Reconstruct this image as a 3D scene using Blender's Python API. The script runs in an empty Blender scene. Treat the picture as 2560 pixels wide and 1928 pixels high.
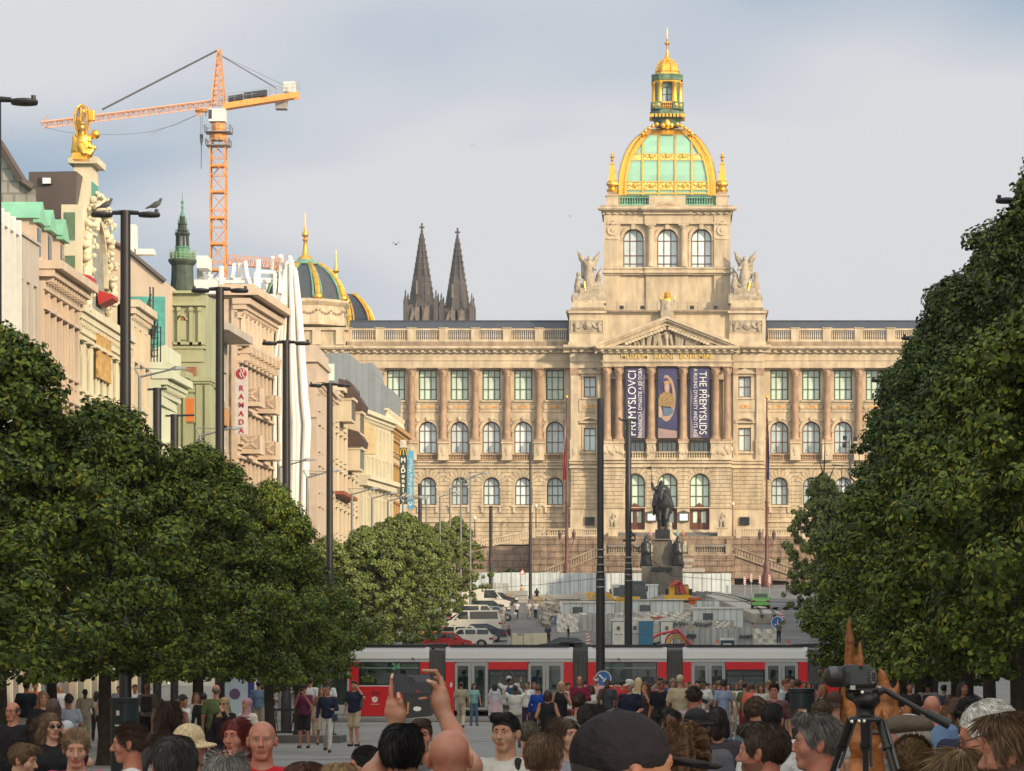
import bpy,math,random,numpy as np
from mathutils import Vector,Matrix
R=math.radians;cos=math.cos;sin=math.sin;PI=math.pi
C=bpy.context.scene.collection
SC=bpy.context.scene
# --- camera
F=10000.0;VX=1668.0;VY=1706.0;H=1.85
cam=bpy.data.objects.new('camera',bpy.data.cameras.new('camera'))
C.objects.link(cam);SC.camera=cam
cam.location=(0,0,H);cam.rotation_euler=(R(90),0,0)
cam.data.sensor_width=36.0;cam.data.lens=36.0*F/2560
cam.data.shift_x=(1280-VX)/2560;cam.data.shift_y=(VY-964)/2560
cam.data.clip_start=1.0;cam.data.clip_end=6000
# --- light
SUN_EL,SUN_AZ=19.0,47.0
sd=Vector((sin(R(SUN_AZ))*cos(R(SUN_EL)),-cos(R(SUN_AZ))*cos(R(SUN_EL)),sin(R(SUN_EL))))
sun=bpy.data.objects.new('sun',bpy.data.lights.new('sun','SUN'))
C.objects.link(sun);sun.rotation_euler=sd.to_track_quat('Z','Y').to_euler();sun.location=(40,-40,60)
sun.data.energy=3.9;sun.data.angle=R(2.2);sun.data.color=(1.0,0.81,0.55)
world=bpy.data.worlds.new('World');SC.world=world;world.use_nodes=True
wn=world.node_tree;wn.nodes.clear()
def wnode(t,**k):
 n=wn.nodes.new(t)
 for a,b in k.items():setattr(n,a,b)
 return n
sky=wnode('ShaderNodeTexSky',sky_type='NISHITA',sun_disc=False)
sky.sun_elevation=R(SUN_EL);sky.sun_rotation=math.atan2(sd.x,sd.y)
sky.air_density=1.0;sky.dust_density=1.5;sky.ozone_density=1.5
bg=wnode('ShaderNodeBackground');bg.inputs[1].default_value=0.11
out=wnode('ShaderNodeOutputWorld');tc=wnode('ShaderNodeTexCoord');L=wn.links.new
mp=wnode('ShaderNodeMapping');mp.inputs['Scale'].default_value=(4.2,4.2,14.0);mp.inputs['Location'].default_value=(0.3,0.0,0.55)
n1=wnode('ShaderNodeTexNoise');n1.inputs['Scale'].default_value=1.0;n1.inputs['Detail'].default_value=3.5;n1.inputs['Roughness'].default_value=0.42
n1.inputs['Distortion'].default_value=0.25
r1=wnode('ShaderNodeValToRGB');r1.color_ramp.elements[0].position=0.41;r1.color_ramp.elements[1].position=0.63
r1.color_ramp.elements[0].color=(0.0,0.0,0.0,1);r1.color_ramp.elements[1].color=(1,1,1,1)
cl=wnode('ShaderNodeMix',data_type='RGBA')
cl.inputs['A'].default_value=(2.9,4.2,5.6,1);cl.inputs['B'].default_value=(7.2,7.2,7.45,1)
mx=wnode('ShaderNodeMix',data_type='RGBA');mx.inputs['Factor'].default_value=0.93
L(tc.outputs['Generated'],mp.inputs['Vector']);L(mp.outputs[0],n1.inputs['Vector']);L(n1.outputs['Fac'],r1.inputs[0])
L(r1.outputs[0],cl.inputs['Factor']);L(sky.outputs[0],mx.inputs['A']);L(cl.outputs['Result'],mx.inputs['B'])
def wmath(op,a,b=None,v=None):
 n=wnode('ShaderNodeVectorMath',operation=op);L(a,n.inputs[0])
 if b is not None:n.inputs[1].default_value=b
 if v is not None:L(v,n.inputs['Scale'])
 return n
def wmap(sock,a,b,c,d):
 n=wnode('ShaderNodeMapRange');L(sock,n.inputs['Value'])
 for i,v in enumerate((a,b,c,d)):n.inputs[i+1].default_value=v
 return n.outputs[0]
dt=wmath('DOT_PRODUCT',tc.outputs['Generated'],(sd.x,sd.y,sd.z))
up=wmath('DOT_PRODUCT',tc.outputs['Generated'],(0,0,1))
wm=wnode('ShaderNodeMix',data_type='RGBA');wm.inputs['A'].default_value=(.88,.88,.88,1);wm.inputs['B'].default_value=(2.75,2.3,1.75,1);L(wmap(dt.outputs['Value'],-.3,.95,0,1),wm.inputs['Factor'])  # unseen sky toward the sun brightened and warmed as added fill
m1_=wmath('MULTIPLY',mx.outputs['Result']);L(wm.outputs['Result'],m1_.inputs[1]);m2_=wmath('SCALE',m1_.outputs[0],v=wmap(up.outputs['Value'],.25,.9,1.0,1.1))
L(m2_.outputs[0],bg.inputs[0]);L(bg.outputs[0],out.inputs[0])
SC.view_settings.view_transform='Standard';SC.view_settings.look='None'
SC.view_settings.exposure=0.12;SC.view_settings.gamma=1.0
SC.render.engine='CYCLES'
try:
 SC.cycles.max_bounces=5;SC.cycles.diffuse_bounces=2;SC.cycles.glossy_bounces=2
 SC.cycles.transmission_bounces=3;SC.cycles.transparent_max_bounces=6
 SC.cycles.use_denoising=True;SC.cycles.caustics_reflective=False;SC.cycles.caustics_refractive=False
except Exception:pass
# --- helpers
ru=random.uniform;random.seed(7);rng=np.random.default_rng(7)
def X(px,Y):return(px-VX)*Y/F
def Z(py,Y):return H+(VY-py)*Y/F
def W(px,py,Y):return Vector((X(px,Y),Y,Z(py,Y)))
def gz(Y):
 return 0.0 if Y<203 else(Y-203)*0.0435 if Y<560 else 357*0.0435
MATS={}
def M(name,col=(.5,.5,.5),rough=.75,metal=0.0,var=.12,scale=2.0,bump=0.0,bscale=30.0,island=0.0,stain=0.0,sscale=(1.2,1.2,.25),spec=.5,emit=0,alpha=1.0,brick=None,streak=None,col2=None,orand=0):
 if name in MATS:return MATS[name]
 m=bpy.data.materials.new(name);MATS[name]=m;m.use_nodes=True;m.diffuse_color=(*col,1)
 nt=m.node_tree;p=nt.nodes['Principled BSDF'];N=nt.nodes.new;K=nt.links.new
 p.inputs['Roughness'].default_value=rough;p.inputs['Metallic'].default_value=metal
 p.inputs['Specular IOR Level'].default_value=spec
 tcn=N('ShaderNodeTexCoord');cur=None
 rgb=N('ShaderNodeRGB');rgb.outputs[0].default_value=(*col,1);cur=rgb.outputs[0]
 def mul(sock,lo,hi,fac):
  mr=N('ShaderNodeMapRange');mr.inputs['To Min'].default_value=lo;mr.inputs['To Max'].default_value=hi
  mr.inputs['From Min'].default_value=sock[1];mr.inputs['From Max'].default_value=sock[2]
  K(sock[0],mr.inputs['Value'])
  v=N('ShaderNodeVectorMath');v.operation='SCALE';K(fac,v.inputs[0]);K(mr.outputs[0],v.inputs['Scale'])
  return v.outputs[0]
 if col2:
  nn=N('ShaderNodeTexNoise');nn.inputs['Scale'].default_value=scale*.6;nn.inputs['Detail'].default_value=3
  K(tcn.outputs['Object'],nn.inputs['Vector'])
  cr=N('ShaderNodeValToRGB');cr.color_ramp.elements[0].position=.42;cr.color_ramp.elements[1].position=.6
  K(nn.outputs['Fac'],cr.inputs[0]);mm=N('ShaderNodeMix');mm.data_type='RGBA';K(cr.outputs[0],mm.inputs['Factor'])
  K(cur,mm.inputs['A']);mm.inputs['B'].default_value=(*col2,1);cur=mm.outputs['Result']
 if var:
  nz=N('ShaderNodeTexNoise');nz.inputs['Scale'].default_value=scale;nz.inputs['Detail'].default_value=5
  K(tcn.outputs['Object'],nz.inputs['Vector']);cur=mul((nz.outputs['Fac'],.3,.7),1-var,1+var,cur)
 if stain:
  ms=N('ShaderNodeMapping');ms.inputs['Scale'].default_value=sscale;K(tcn.outputs['Object'],ms.inputs['Vector'])
  n2=N('ShaderNodeTexNoise');n2.inputs['Scale'].default_value=1.0;n2.inputs['Detail'].default_value=4
  K(ms.outputs[0],n2.inputs['Vector']);cur=mul((n2.outputs['Fac'],.35,.65),1-stain,1+stain*.5,cur)
 if island:
  g=N('ShaderNodeNewGeometry');cur=mul((g.outputs['Random Per Island'],0,1),1-island,1+island,cur)
 if orand:oi=N('ShaderNodeObjectInfo');cur=mul((oi.outputs['Random'],0,1),1-orand,1+orand*.6,cur)
 if streak:
  ms=N('ShaderNodeMapping');ms.inputs['Scale'].default_value=streak[:3];K(tcn.outputs['Object'],ms.inputs['Vector'])
  n2=N('ShaderNodeTexNoise');n2.inputs['Scale'].default_value=1.0;n2.inputs['Detail'].default_value=2
  K(ms.outputs[0],n2.inputs['Vector']);cur=mul((n2.outputs['Fac'],.3,.7),1-streak[3],1+streak[3],cur)
 if brick:
  ms=N('ShaderNodeMapping');K(tcn.outputs['Object'],ms.inputs['Vector']);ms.inputs['Rotation'].default_value=(R(90),0,R(90)if brick[4]else 0)
  bt=N('ShaderNodeTexBrick');bt.inputs['Scale'].default_value=1.0;bt.inputs['Brick Width'].default_value=brick[0];bt.inputs['Row Height'].default_value=brick[1]
  bt.inputs['Mortar Size'].default_value=brick[2];bt.inputs['Color1'].default_value=(1,1,1,1);bt.inputs['Color2'].default_value=(.84,.84,.84,1);bt.inputs['Mortar'].default_value=(brick[3],)*3+(1,)
  K(ms.outputs[0],bt.inputs['Vector']);mm=N('ShaderNodeVectorMath');mm.operation='MULTIPLY';K(cur,mm.inputs[0]);K(bt.outputs['Color'],mm.inputs[1]);cur=mm.outputs[0]
 K(cur,p.inputs['Base Color'])
 if bump:
  nb=N('ShaderNodeTexNoise');nb.inputs['Scale'].default_value=bscale;nb.inputs['Detail'].default_value=4
  K(tcn.outputs['Object'],nb.inputs['Vector']);b=N('ShaderNodeBump');b.inputs['Strength'].default_value=bump;b.inputs['Distance'].default_value=.3/bscale*3
  K(nb.outputs['Fac'],b.inputs['Height']);K(b.outputs[0],p.inputs['Normal'])
 if emit:
  p.inputs['Emission Strength'].default_value=emit;p.inputs['Emission Color'].default_value=(*col,1)
 if alpha<1:p.inputs['Alpha'].default_value=alpha
 return m
def tag(o,label=None,cat=None,group=None,kind=None):
 if label:o['label']=label
 if cat:o['category']=cat
 if group:o['group']=group
 if kind:o['kind']=kind
 return o
def thing(name,label,cat,loc=(0,0,0),rz=0.0,group=None,s=1.0):
 o=bpy.data.objects.new(name,None);C.objects.link(o);o.empty_display_size=.3
 o.location=loc;o.rotation_euler=(0,0,rz);o.scale=(s,s,s)
 return tag(o,label,cat,group)
def LM(name,me,parent=None,loc=(0,0,0),rot=None):
 o=bpy.data.objects.new(name,me);C.objects.link(o)
 if parent is not None:o.parent=parent
 o.location=loc
 if rot:o.rotation_euler=rot
 return o
def wloc(o):
 v=Vector((0,0,0))
 while o is not None:v=v+o.location;o=o.parent
 return v
def copy_tree(o,parent=None):
 c=o.copy();C.objects.link(c);c.parent=parent
 for ch in o.children:copy_tree(ch,c)
 return c
class MB:
 def __init__(s):s.v=[];s.f=[];s.m=[];s.mi=0
 def add(s,vs,fs,mi=None):
  b=len(s.v);s.v+=[tuple(v)for v in vs];s.f+=[tuple(b+i for i in f)for f in fs]
  s.m+=[s.mi if mi is None else mi]*len(fs)
 def box(s,x0,x1,y0,y1,z0,z1,mi=None):
  x0,x1=min(x0,x1),max(x0,x1);y0,y1=min(y0,y1),max(y0,y1);z0,z1=min(z0,z1),max(z0,z1)
  s.add([(x0,y0,z0),(x1,y0,z0),(x1,y1,z0),(x0,y1,z0),(x0,y0,z1),(x1,y0,z1),(x1,y1,z1),(x0,y1,z1)],[(0,3,2,1),(4,5,6,7),(0,1,5,4),(1,2,6,5),(2,3,7,6),(3,0,4,7)],mi)
 def obox(s,c,ax,ay,az,mi=None):
  c,ax,ay,az=Vector(c),Vector(ax),Vector(ay),Vector(az)
  P=[c+ax*i+ay*j+az*k for k in(-1,1)for j in(-1,1)for i in(-1,1)]
  s.add(P,[(0,2,3,1),(4,5,7,6),(0,1,5,4),(1,3,7,5),(3,2,6,7),(2,0,4,6)],mi)
 def tube(s,p0,p1,r0,r1=None,n=8,caps=True,mi=None):
  p0,p1=Vector(p0),Vector(p1);r1=r0 if r1 is None else r1;d=(p1-p0)
  if d.length<1e-9:return
  d.normalize();a=d.orthogonal().normalized();b=d.cross(a);vs=[]
  for p,r in((p0,r0),(p1,r1)):
   for i in range(n):
    t=2*PI*i/n;vs.append(p+a*(cos(t)*r)+b*(sin(t)*r))
  fs=[(i,(i+1)%n,n+(i+1)%n,n+i)for i in range(n)]
  if caps:fs+=[tuple(range(n))[::-1],tuple(range(n,2*n))]
  s.add(vs,fs,mi)
 def path(s,pts,r,n=6,mi=None):
  for k in range(len(pts)-1):
   r0=r[k]if isinstance(r,(list,tuple))else r;r1=r[k+1]if isinstance(r,(list,tuple))else r
   s.tube(pts[k],pts[k+1],r0,r1,n,True,mi)
 def lat(s,prof,c=(0,0),n=16,mi=None,ang0=0.0,sx=1,sy=1):
  vs=[];fs=[]
  for r,z in prof:
   for i in range(n):
    t=ang0+2*PI*i/n;vs.append((c[0]+r*cos(t)*sx,c[1]+r*sin(t)*sy,z))
  for k in range(len(prof)-1):
   for i in range(n):
    fs.append((k*n+i,k*n+(i+1)%n,(k+1)*n+(i+1)%n,(k+1)*n+i))
  fs.append(tuple(range(n))[::-1]);fs.append(tuple((len(prof)-1)*n+i for i in range(n)))
  s.add(vs,fs,mi)
 def prism(s,poly,y0,y1,mi=None):
  n=len(poly);vs=[(x,y0,z)for x,z in poly]+[(x,y1,z)for x,z in poly]
  fs=[tuple(range(n)),tuple(range(n,2*n))[::-1]]+[(i,n+i,n+(i+1)%n,(i+1)%n)for i in range(n)]
  s.add(vs,fs,mi)
 def prismx(s,poly,x0,x1,mi=None):
  n=len(poly);vs=[(x0,y,z)for y,z in poly]+[(x1,y,z)for y,z in poly]
  fs=[tuple(range(n))[::-1],tuple(range(n,2*n))]+[(i,(i+1)%n,n+(i+1)%n,n+i)for i in range(n)]
  s.add(vs,fs,mi)
 def prismz(s,poly,z0,z1,mi=None):
  n=len(poly);vs=[(x,y,z0)for x,y in poly]+[(x,y,z1)for x,y in poly]
  fs=[tuple(range(n))[::-1],tuple(range(n,2*n))]+[(i,(i+1)%n,n+(i+1)%n,n+i)for i in range(n)]
  s.add(vs,fs,mi)
 def ell(s,c,r,n=12,m=8,mi=None):
  pr=[(sin(PI*k/m),-cos(PI*k/m))for k in range(m+1)];vs=[];fs=[]
  for a,z in pr:
   for i in range(n):
    t=2*PI*i/n;vs.append((c[0]+r[0]*a*cos(t),c[1]+r[1]*a*sin(t),c[2]+r[2]*z))
  for k in range(m):
   for i in range(n):fs.append((k*n+i,k*n+(i+1)%n,(k+1)*n+(i+1)%n,(k+1)*n+i))
  s.add(vs,fs,mi)
 def ring(s,cx,cz,r0,r1,y0,y1,a0=0,a1=180,n=14,mi=None):
  vs=[];fs=[]
  for i in range(n+1):
   t=R(a0+(a1-a0)*i/n);c,q=cos(t),sin(t)
   vs+=[(cx+r0*c,y0,cz+r0*q),(cx+r1*c,y0,cz+r1*q),(cx+r1*c,y1,cz+r1*q),(cx+r0*c,y1,cz+r0*q)]
  for i in range(n):
   a,b=4*i,4*i+4
   for k in range(4):fs.append((a+k,a+(k+1)%4,b+(k+1)%4,b+k))
  fs+=[(0,3,2,1),(4*n,4*n+1,4*n+2,4*n+3)]
  s.add(vs,fs,mi)
 def mesh(s,name,mats,smooth=None,off=None):
  me=bpy.data.meshes.new(name);v=s.v
  if off is not None:v=[(a-off[0],b-off[1],c-off[2])for a,b,c in v]
  me.from_pydata(v,[],s.f)
  for m in(mats if isinstance(mats,(list,tuple))else[mats]):me.materials.append(m)
  me.polygons.foreach_set('material_index',s.m)
  if smooth is not None:
   me.polygons.foreach_set('use_smooth',[True]*len(s.f));me.set_sharp_from_angle(angle=R(smooth))
  me.validate(clean_customdata=False)
  return me
 def out(s,name,mats,parent=None,smooth=None,world=True,rot=None):
  off=wloc(parent)if(parent is not None and world)else None
  me=s.mesh(name,mats,smooth,off)
  o=LM(name,me,parent)
  if rot:o.rotation_euler=rot
  return o
def opening_wall(mb,Pt,u0,u1,v0,v1,ops,depth,mi=None):
 """front wall face with holes; Pt(u, v, w) -> world, w = inward depth; ops: (cu, hw, vb, vt, arched)"""
 quads=[]
 def q(a,b,c,d):mb.add([Pt(*a),Pt(*b),Pt(*c),Pt(*d)],[(0,1,2,3)],mi)
 cols=[]
 for o in sorted(ops,key=lambda o:o[0]):
  if cols and abs(cols[-1][0][0]-o[0])<.05:cols[-1].append(o)
  else:cols.append([o])
 cur=u0
 for grp in cols:
  W_=max(o[1]for o in grp)+.03;c0=grp[0][0];A,B=c0-W_,c0+W_
  if A>cur+1e-4:q((cur,v0,0),(A,v0,0),(A,v1,0),(cur,v1,0))
  v=v0
  for(cu,hw,vb,vt,ar)in sorted(grp,key=lambda o:o[2]):
   a,b=cu-hw,cu+hw
   if vb>v+1e-4:q((A,v,0),(B,v,0),(B,vb,0),(A,vb,0))
   spr=vt-hw if ar else vt;top=vt+.02 if ar else vt
   q((A,vb,0),(a,vb,0),(a,top,0),(A,top,0));q((b,vb,0),(B,vb,0),(B,top,0),(b,top,0))
   q((a,vb,0),(a,vb,depth),(a,spr,depth),(a,spr,0));q((b,vb,depth),(b,vb,0),(b,spr,0),(b,spr,depth))
   q((a,vb,depth),(a,vb,0),(b,vb,0),(b,vb,depth))
   if ar:
    n=12
    for i in range(n):
     t0,t1=PI*(1-i/n),PI*(1-(i+1)/n)
     xa,za,xb,zb=cu+hw*cos(t0),spr+hw*sin(t0),cu+hw*cos(t1),spr+hw*sin(t1)
     q((xa,za,0),(xb,zb,0),(xb,top,0),(xa,top,0));q((xa,za,depth),(xb,zb,depth),(xb,zb,0),(xa,za,0))
   else:q((a,vt,0),(a,vt,depth),(b,vt,depth),(b,vt,0))
   v=top
  if v<v1-1e-4:q((A,v,0),(B,v,0),(B,v1,0),(A,v1,0))
  cur=B
 if cur<u1-1e-4:q((cur,v0,0),(u1,v0,0),(u1,v1,0),(cur,v1,0))
def window_mesh(name,hw,h,arched,cols,rows,fm,gm,bar=.07,dep=.12,fw=.1):
 """frame mesh and glass mesh, origin at sill centre, facing -y"""
 fr=MB();gl=MB();spr=h-hw if arched else h
 ins=hw-fw*.6
 if arched:
  fr.ring(0,spr,hw-fw,hw,-dep/2,dep/2);arc=lambda x:spr+math.sqrt(max(0,ins*ins-x*x))
  poly=[(-ins,fw*.5),(ins,fw*.5)]+[(ins*cos(R(a)),spr+ins*sin(R(a)))for a in range(0,181,12)]
 else:
  fr.box(-hw,hw,-dep/2,dep/2,h-fw,h);arc=lambda x:h-fw*.5
  poly=[(-ins,fw*.5),(ins,fw*.5),(ins,h-fw*.5),(-ins,h-fw*.5)]
 fr.box(-hw,-hw+fw,-dep/2,dep/2,fw,spr-(0 if arched else fw));fr.box(hw-fw,hw,-dep/2,dep/2,fw,spr-(0 if arched else fw));fr.box(-hw,hw,-dep/2,dep/2,0,fw)
 for i in range(1,cols):
  x=-hw+2*hw*i/cols;fr.box(x-bar/2,x+bar/2,-dep*.4,dep*.4,fw,arc(x))
 for r in rows:
  z=h*r if r<1.5 else r-10
  w=ins if z<=spr else math.sqrt(max(.01,ins*ins-(z-spr)**2))
  t=bar*(1.5 if arched and abs(z-spr)<.02 else 1)
  fr.box(-w,w,-dep*.45,dep*.45,z-t/2,z+t/2)
 gl.prism(poly,0.0,.02)
 return fr.mesh(name,fm),gl.mesh('pane',gm)
def put_window(mset,parent,loc,name='window',rz=0,world=True):
 o=LM(name,mset[0],parent,Vector(loc)-(parent.location if world else Vector((0,0,0))));
 if rz:o.rotation_euler=(0,0,rz)
 LM('pane',mset[1],o)
 return o
# --- organic shapes: smooth-union distance field -> surface nets
def sd_c(P,a,b,ra,rb):
 a=np.array(a,float);b=np.array(b,float);d=b-a;L2=max((d*d).sum(),1e-12)
 t=np.clip(((P-a)@d)/L2,0,1);return np.linalg.norm(P-a-t[...,None]*d,axis=-1)-(ra+(rb-ra)*t)
def sd_e(P,c,r,rot=None):
 q=P-np.array(c,float)
 if rot is not None:q=q@np.array(rot)
 r=np.array(r,float);k0=np.linalg.norm(q/r,axis=-1);k1=np.linalg.norm(q/(r*r),axis=-1)
 return k0*(k0-1)/np.maximum(k1,1e-9)
def sd_b(P,c,h,rnd=.01,rot=None):
 q=P-np.array(c,float)
 if rot is not None:q=q@np.array(rot)
 q=np.abs(q)-(np.array(h,float)-rnd)
 return np.linalg.norm(np.maximum(q,0),axis=-1)+np.minimum(q.max(axis=-1),0)-rnd
def rotm(ax,ay,az):return np.array(Matrix.Rotation(az,3,'Z')@Matrix.Rotation(ay,3,'Y')@Matrix.Rotation(ax,3,'X'))
def field(P,prims):
 D=None
 for p in prims:
  k=p[-1]if isinstance(p[-1],dict)else{};kk=k.get('k',.02)
  if p[0]=='c':d=sd_c(P,*p[1:5])
  elif p[0]=='e':d=sd_e(P,p[1],p[2],k.get('rot'))
  elif p[0]=='b':d=sd_b(P,p[1],p[2],k.get('rnd',.01),k.get('rot'))
  elif p[0]=='h':d=(P-np.array(p[1],float))@(np.array(p[2],float)/np.linalg.norm(p[2]))
  if D is None:D=d;continue
  op=k.get('op','u')
  if op=='u':
   h=np.clip(.5+.5*(D-d)/kk,0,1);D=D*(1-h)+d*h-kk*h*(1-h)
  elif op=='s':
   h=np.clip(.5-.5*(D+d)/kk,0,1);D=D*(1-h)-d*h+kk*h*(1-h)
  else:
   h=np.clip(.5-.5*(D-d)/kk,0,1);D=D*(1-h)+d*h+kk*h*(1-h)
 return D
def bounds(prims,pad):
 lo=np.full(3,1e9);hi=np.full(3,-1e9)
 for p in prims:
  k=p[-1]if isinstance(p[-1],dict)else{}
  if p[0]=='h' or k.get('op','u')!='u':continue
  if p[0]=='c':pts=[(np.array(p[1]),p[3]),(np.array(p[2]),p[4])]
  else:pts=[(np.array(p[1]),max(p[2])*(1.0 if k.get('rot')is None else 1.1))]
  for c,r in pts:
   rr=np.array(p[2])if(p[0]=='e' and k.get('rot')is None)else r
   lo=np.minimum(lo,c-rr);hi=np.maximum(hi,c+rr)
 return lo-pad,hi+pad
def nets(prims,vox,box=None):
 lo,hi=bounds(prims,vox*2.5)if box is None else(np.array(box[0],float),np.array(box[1],float))
 n=np.maximum(np.ceil((hi-lo)/vox).astype(int)+1,4)
 ax=[lo[i]+np.arange(n[i])*vox for i in range(3)]
 P=np.stack(np.meshgrid(*ax,indexing='ij'),-1);D=field(P,prims)
 D[0],D[-1]=np.maximum(D[0],vox*.3),np.maximum(D[-1],vox*.3);D[:,0]=np.maximum(D[:,0],vox*.3);D[:,-1]=np.maximum(D[:,-1],vox*.3)
 D[:,:,0]=np.maximum(D[:,:,0],vox*.3);D[:,:,-1]=np.maximum(D[:,:,-1],vox*.3)
 S=D<0;acc=np.zeros(tuple(n-1)+(3,));cnt=np.zeros(tuple(n-1));quads=[]
 for a in range(3):
  sl0=[slice(None)]*3;sl1=[slice(None)]*3;sl0[a]=slice(0,-1);sl1[a]=slice(1,None)
  d0,d1=D[tuple(sl0)],D[tuple(sl1)];cr=S[tuple(sl0)]!=S[tuple(sl1)]
  I=np.argwhere(cr)
  if len(I)==0:continue
  t=d0[cr]/(d0[cr]-d1[cr]);pos=lo+I*vox;pos[:,a]+=t*vox
  b,c=(a+1)%3,(a+2)%3;cells=[]
  for db,dc in((0,0),(-1,0),(-1,-1),(0,-1)):
   J=I.copy();J[:,b]+=db;J[:,c]+=dc;cells.append(J)
   ok=np.all((J>=0)&(J<n-1),axis=1);Jk=J[ok]
   np.add.at(acc,(Jk[:,0],Jk[:,1],Jk[:,2]),pos[ok]);np.add.at(cnt,(Jk[:,0],Jk[:,1],Jk[:,2]),1)
  ok=np.ones(len(I),bool)
  for J in cells:ok&=np.all((J>=0)&(J<n-1),axis=1)
  q=np.stack([J[ok]for J in cells],1);flip=~(S[tuple(sl0)][cr][ok])
  q[flip]=q[flip][:,::-1];quads.append(q)
 act=cnt>0;idx=np.full(act.shape,-1);idx[act]=np.arange(act.sum());V=acc[act]/cnt[act][:,None]
 Q=np.concatenate(quads);Fq=idx[Q[...,0],Q[...,1],Q[...,2]]
 return V,Fq
def np_mesh(name,V,Fq,mats,mi=None,smooth=True):
 me=bpy.data.meshes.new(name);k=Fq.shape[1]
 me.vertices.add(len(V));me.vertices.foreach_set('co',np.ascontiguousarray(V,dtype=np.float32).ravel())
 me.loops.add(len(Fq)*k);me.loops.foreach_set('vertex_index',np.ascontiguousarray(Fq,dtype=np.int32).ravel())
 me.polygons.add(len(Fq));me.polygons.foreach_set('loop_start',np.arange(0,len(Fq)*k,k,dtype=np.int32))
 for m in(mats if isinstance(mats,(list,tuple))else[mats]):me.materials.append(m)
 if mi is not None:me.polygons.foreach_set('material_index',np.asarray(mi,dtype=np.int32))
 if smooth:me.polygons.foreach_set('use_smooth',np.ones(len(Fq),bool))
 me.update(calc_edges=True);return me
def blob(name,prims,vox,mats,box=None,mi=None):
 V,Fq=nets(prims,vox,box)
 return np_mesh(name,V,Fq,mats,mi(V[Fq].mean(1))if mi else None)
def text(name,s,size,mat_,parent,loc,rot,ext=.01,align='CENTER',sx=1.0,world=True,bold=0.0):
 cu=bpy.data.curves.new(name,'FONT');cu.body=s;cu.size=size;cu.extrude=ext;cu.align_x=align;cu.align_y='CENTER';cu.offset=bold
 cu.materials.append(mat_);t_=bpy.data.objects.new('t',cu);C.objects.link(t_);me=bpy.data.meshes.new_from_object(t_.evaluated_get(bpy.context.evaluated_depsgraph_get()))
 bpy.data.objects.remove(t_);me.name=name
 o=bpy.data.objects.new(name,me);C.objects.link(o)
 o.parent=parent;o.location=Vector(loc)-(parent.location if world else Vector((0,0,0)));o.rotation_euler=rot;o.scale=(sx,1,1)
 return o
# --- common materials
stone=M('sandstone',(.57,.465,.33),.85,var=.14,scale=.6,stain=.2,bump=.15,bscale=6)
stone_rust=M('rusticated_sandstone',(.57,.46,.32),.85,var=.14,scale=.6,stain=.22,brick=(1.5,50.,.03,.55,0),bump=.15,bscale=6)
stone_d=M('weathered_sandstone',(.33,.255,.185),.9,var=.2,scale=1.2,stain=.25,bump=.3,bscale=5)
stone_base=M('brown_ashlar',(.30,.215,.155),.92,var=.2,scale=.8,stain=.25,brick=(2.1,.93,.05,.45,0),bump=.4,bscale=4)
stone_red=M('red_brown_marble',(.40,.265,.175),.6,var=.22,scale=1.0,stain=.2)
stone_st=M('statue_stone',(.40,.34,.26),.85,var=.22,scale=2.5,stain=.25,bump=.3,bscale=8)
gold=M('gold_leaf',(1.0,.56,.10),.38,1.0,var=.08,scale=3)
gold_dull=M('gilded_relief',(.80,.60,.20),.5,.55,var=.25,scale=4,bump=.8,bscale=2.2)
verdi=M('verdigris_copper',(.17,.40,.30),.6,var=.2,scale=1.5,stain=.25)
verdi_d=M('dark_verdigris',(.13,.22,.14),.65,var=.3,scale=1.5,stain=.3)
dome_glass=M('turquoise_glass',(.33,.60,.45),.25,var=.04,scale=.7,brick=(2.6,.9,.02,.90,0))
slate=M('slate_roof',(.055,.065,.085),.5,var=.15,scale=1.0)
win_frame=M('dark_window_frame',(.10,.085,.065),.6)
win_brown=M('brown_window_frame',(.16,.07,.04),.55)
glass_g=M('greenish_reflection_glass',(.62,.80,.68),.12,var=.08,orand=.22,scale=.5,stain=.1)  # pale base colour stands in for blinds and reflected sky, varied per window
glass_b=M('pale_blue_reflection_glass',(.64,.78,.84),.12,var=.1,orand=.3,scale=.5,stain=.12)  # reflected sky and blinds put into the base colour here too
glass_d=M('dark_window_glass',(.05,.06,.07),.08,var=.2,scale=.5)
black=M('black_painted_steel',(.018,.018,.022),.45,var=.2,scale=2)
iron_red=M('dark_red_cast_iron',(.12,.045,.035),.5,var=.2)
white=M('white_paint',(.72,.72,.70),.5,var=.06)
wood_door=M('mahogany_door',(.13,.045,.028),.5,var=.2,scale=3)
bronze=M('dark_bronze',(.025,.027,.028),.38,.35,var=.35,scale=1.5)
letter_gold=M('gold_lettering',(.85,.58,.16),.4,.3)
letter_white=M('white_lettering',(.78,.78,.75),.6)
# --- ground
def grid_sheet(name,x0,x1,ys,z,mat_,nx=1):
 mb=MB()
 for i in range(len(ys)-1):
  for j in range(nx):
   xa,xb=x0+(x1-x0)*j/nx,x0+(x1-x0)*(j+1)/nx
   mb.add([(xa,ys[i],gz(ys[i])+z),(xb,ys[i],gz(ys[i])+z),(xb,ys[i+1],gz(ys[i+1])+z),(xa,ys[i+1],gz(ys[i+1])+z)],[(0,1,2,3)])
 o=mb.out(name,mat_);o['kind']='structure';return o
asphalt=M('asphalt',(.15,.148,.145),.9,var=.25,scale=.4,bump=.3,bscale=20,stain=.2,sscale=(.3,.05,1))
cobble=M('granite_setts',(.23,.225,.215),.85,var=.18,scale=.5,stain=.15,sscale=(.2,.5,1),bump=.5,bscale=9)
slabs=M('pale_paving',(.30,.29,.275),.85,var=.12,scale=.7,bump=.3,bscale=12)
YS=[-60,203]+list(range(215,561,15))+[560,900,3000]
YS=sorted(set(YS))
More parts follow.
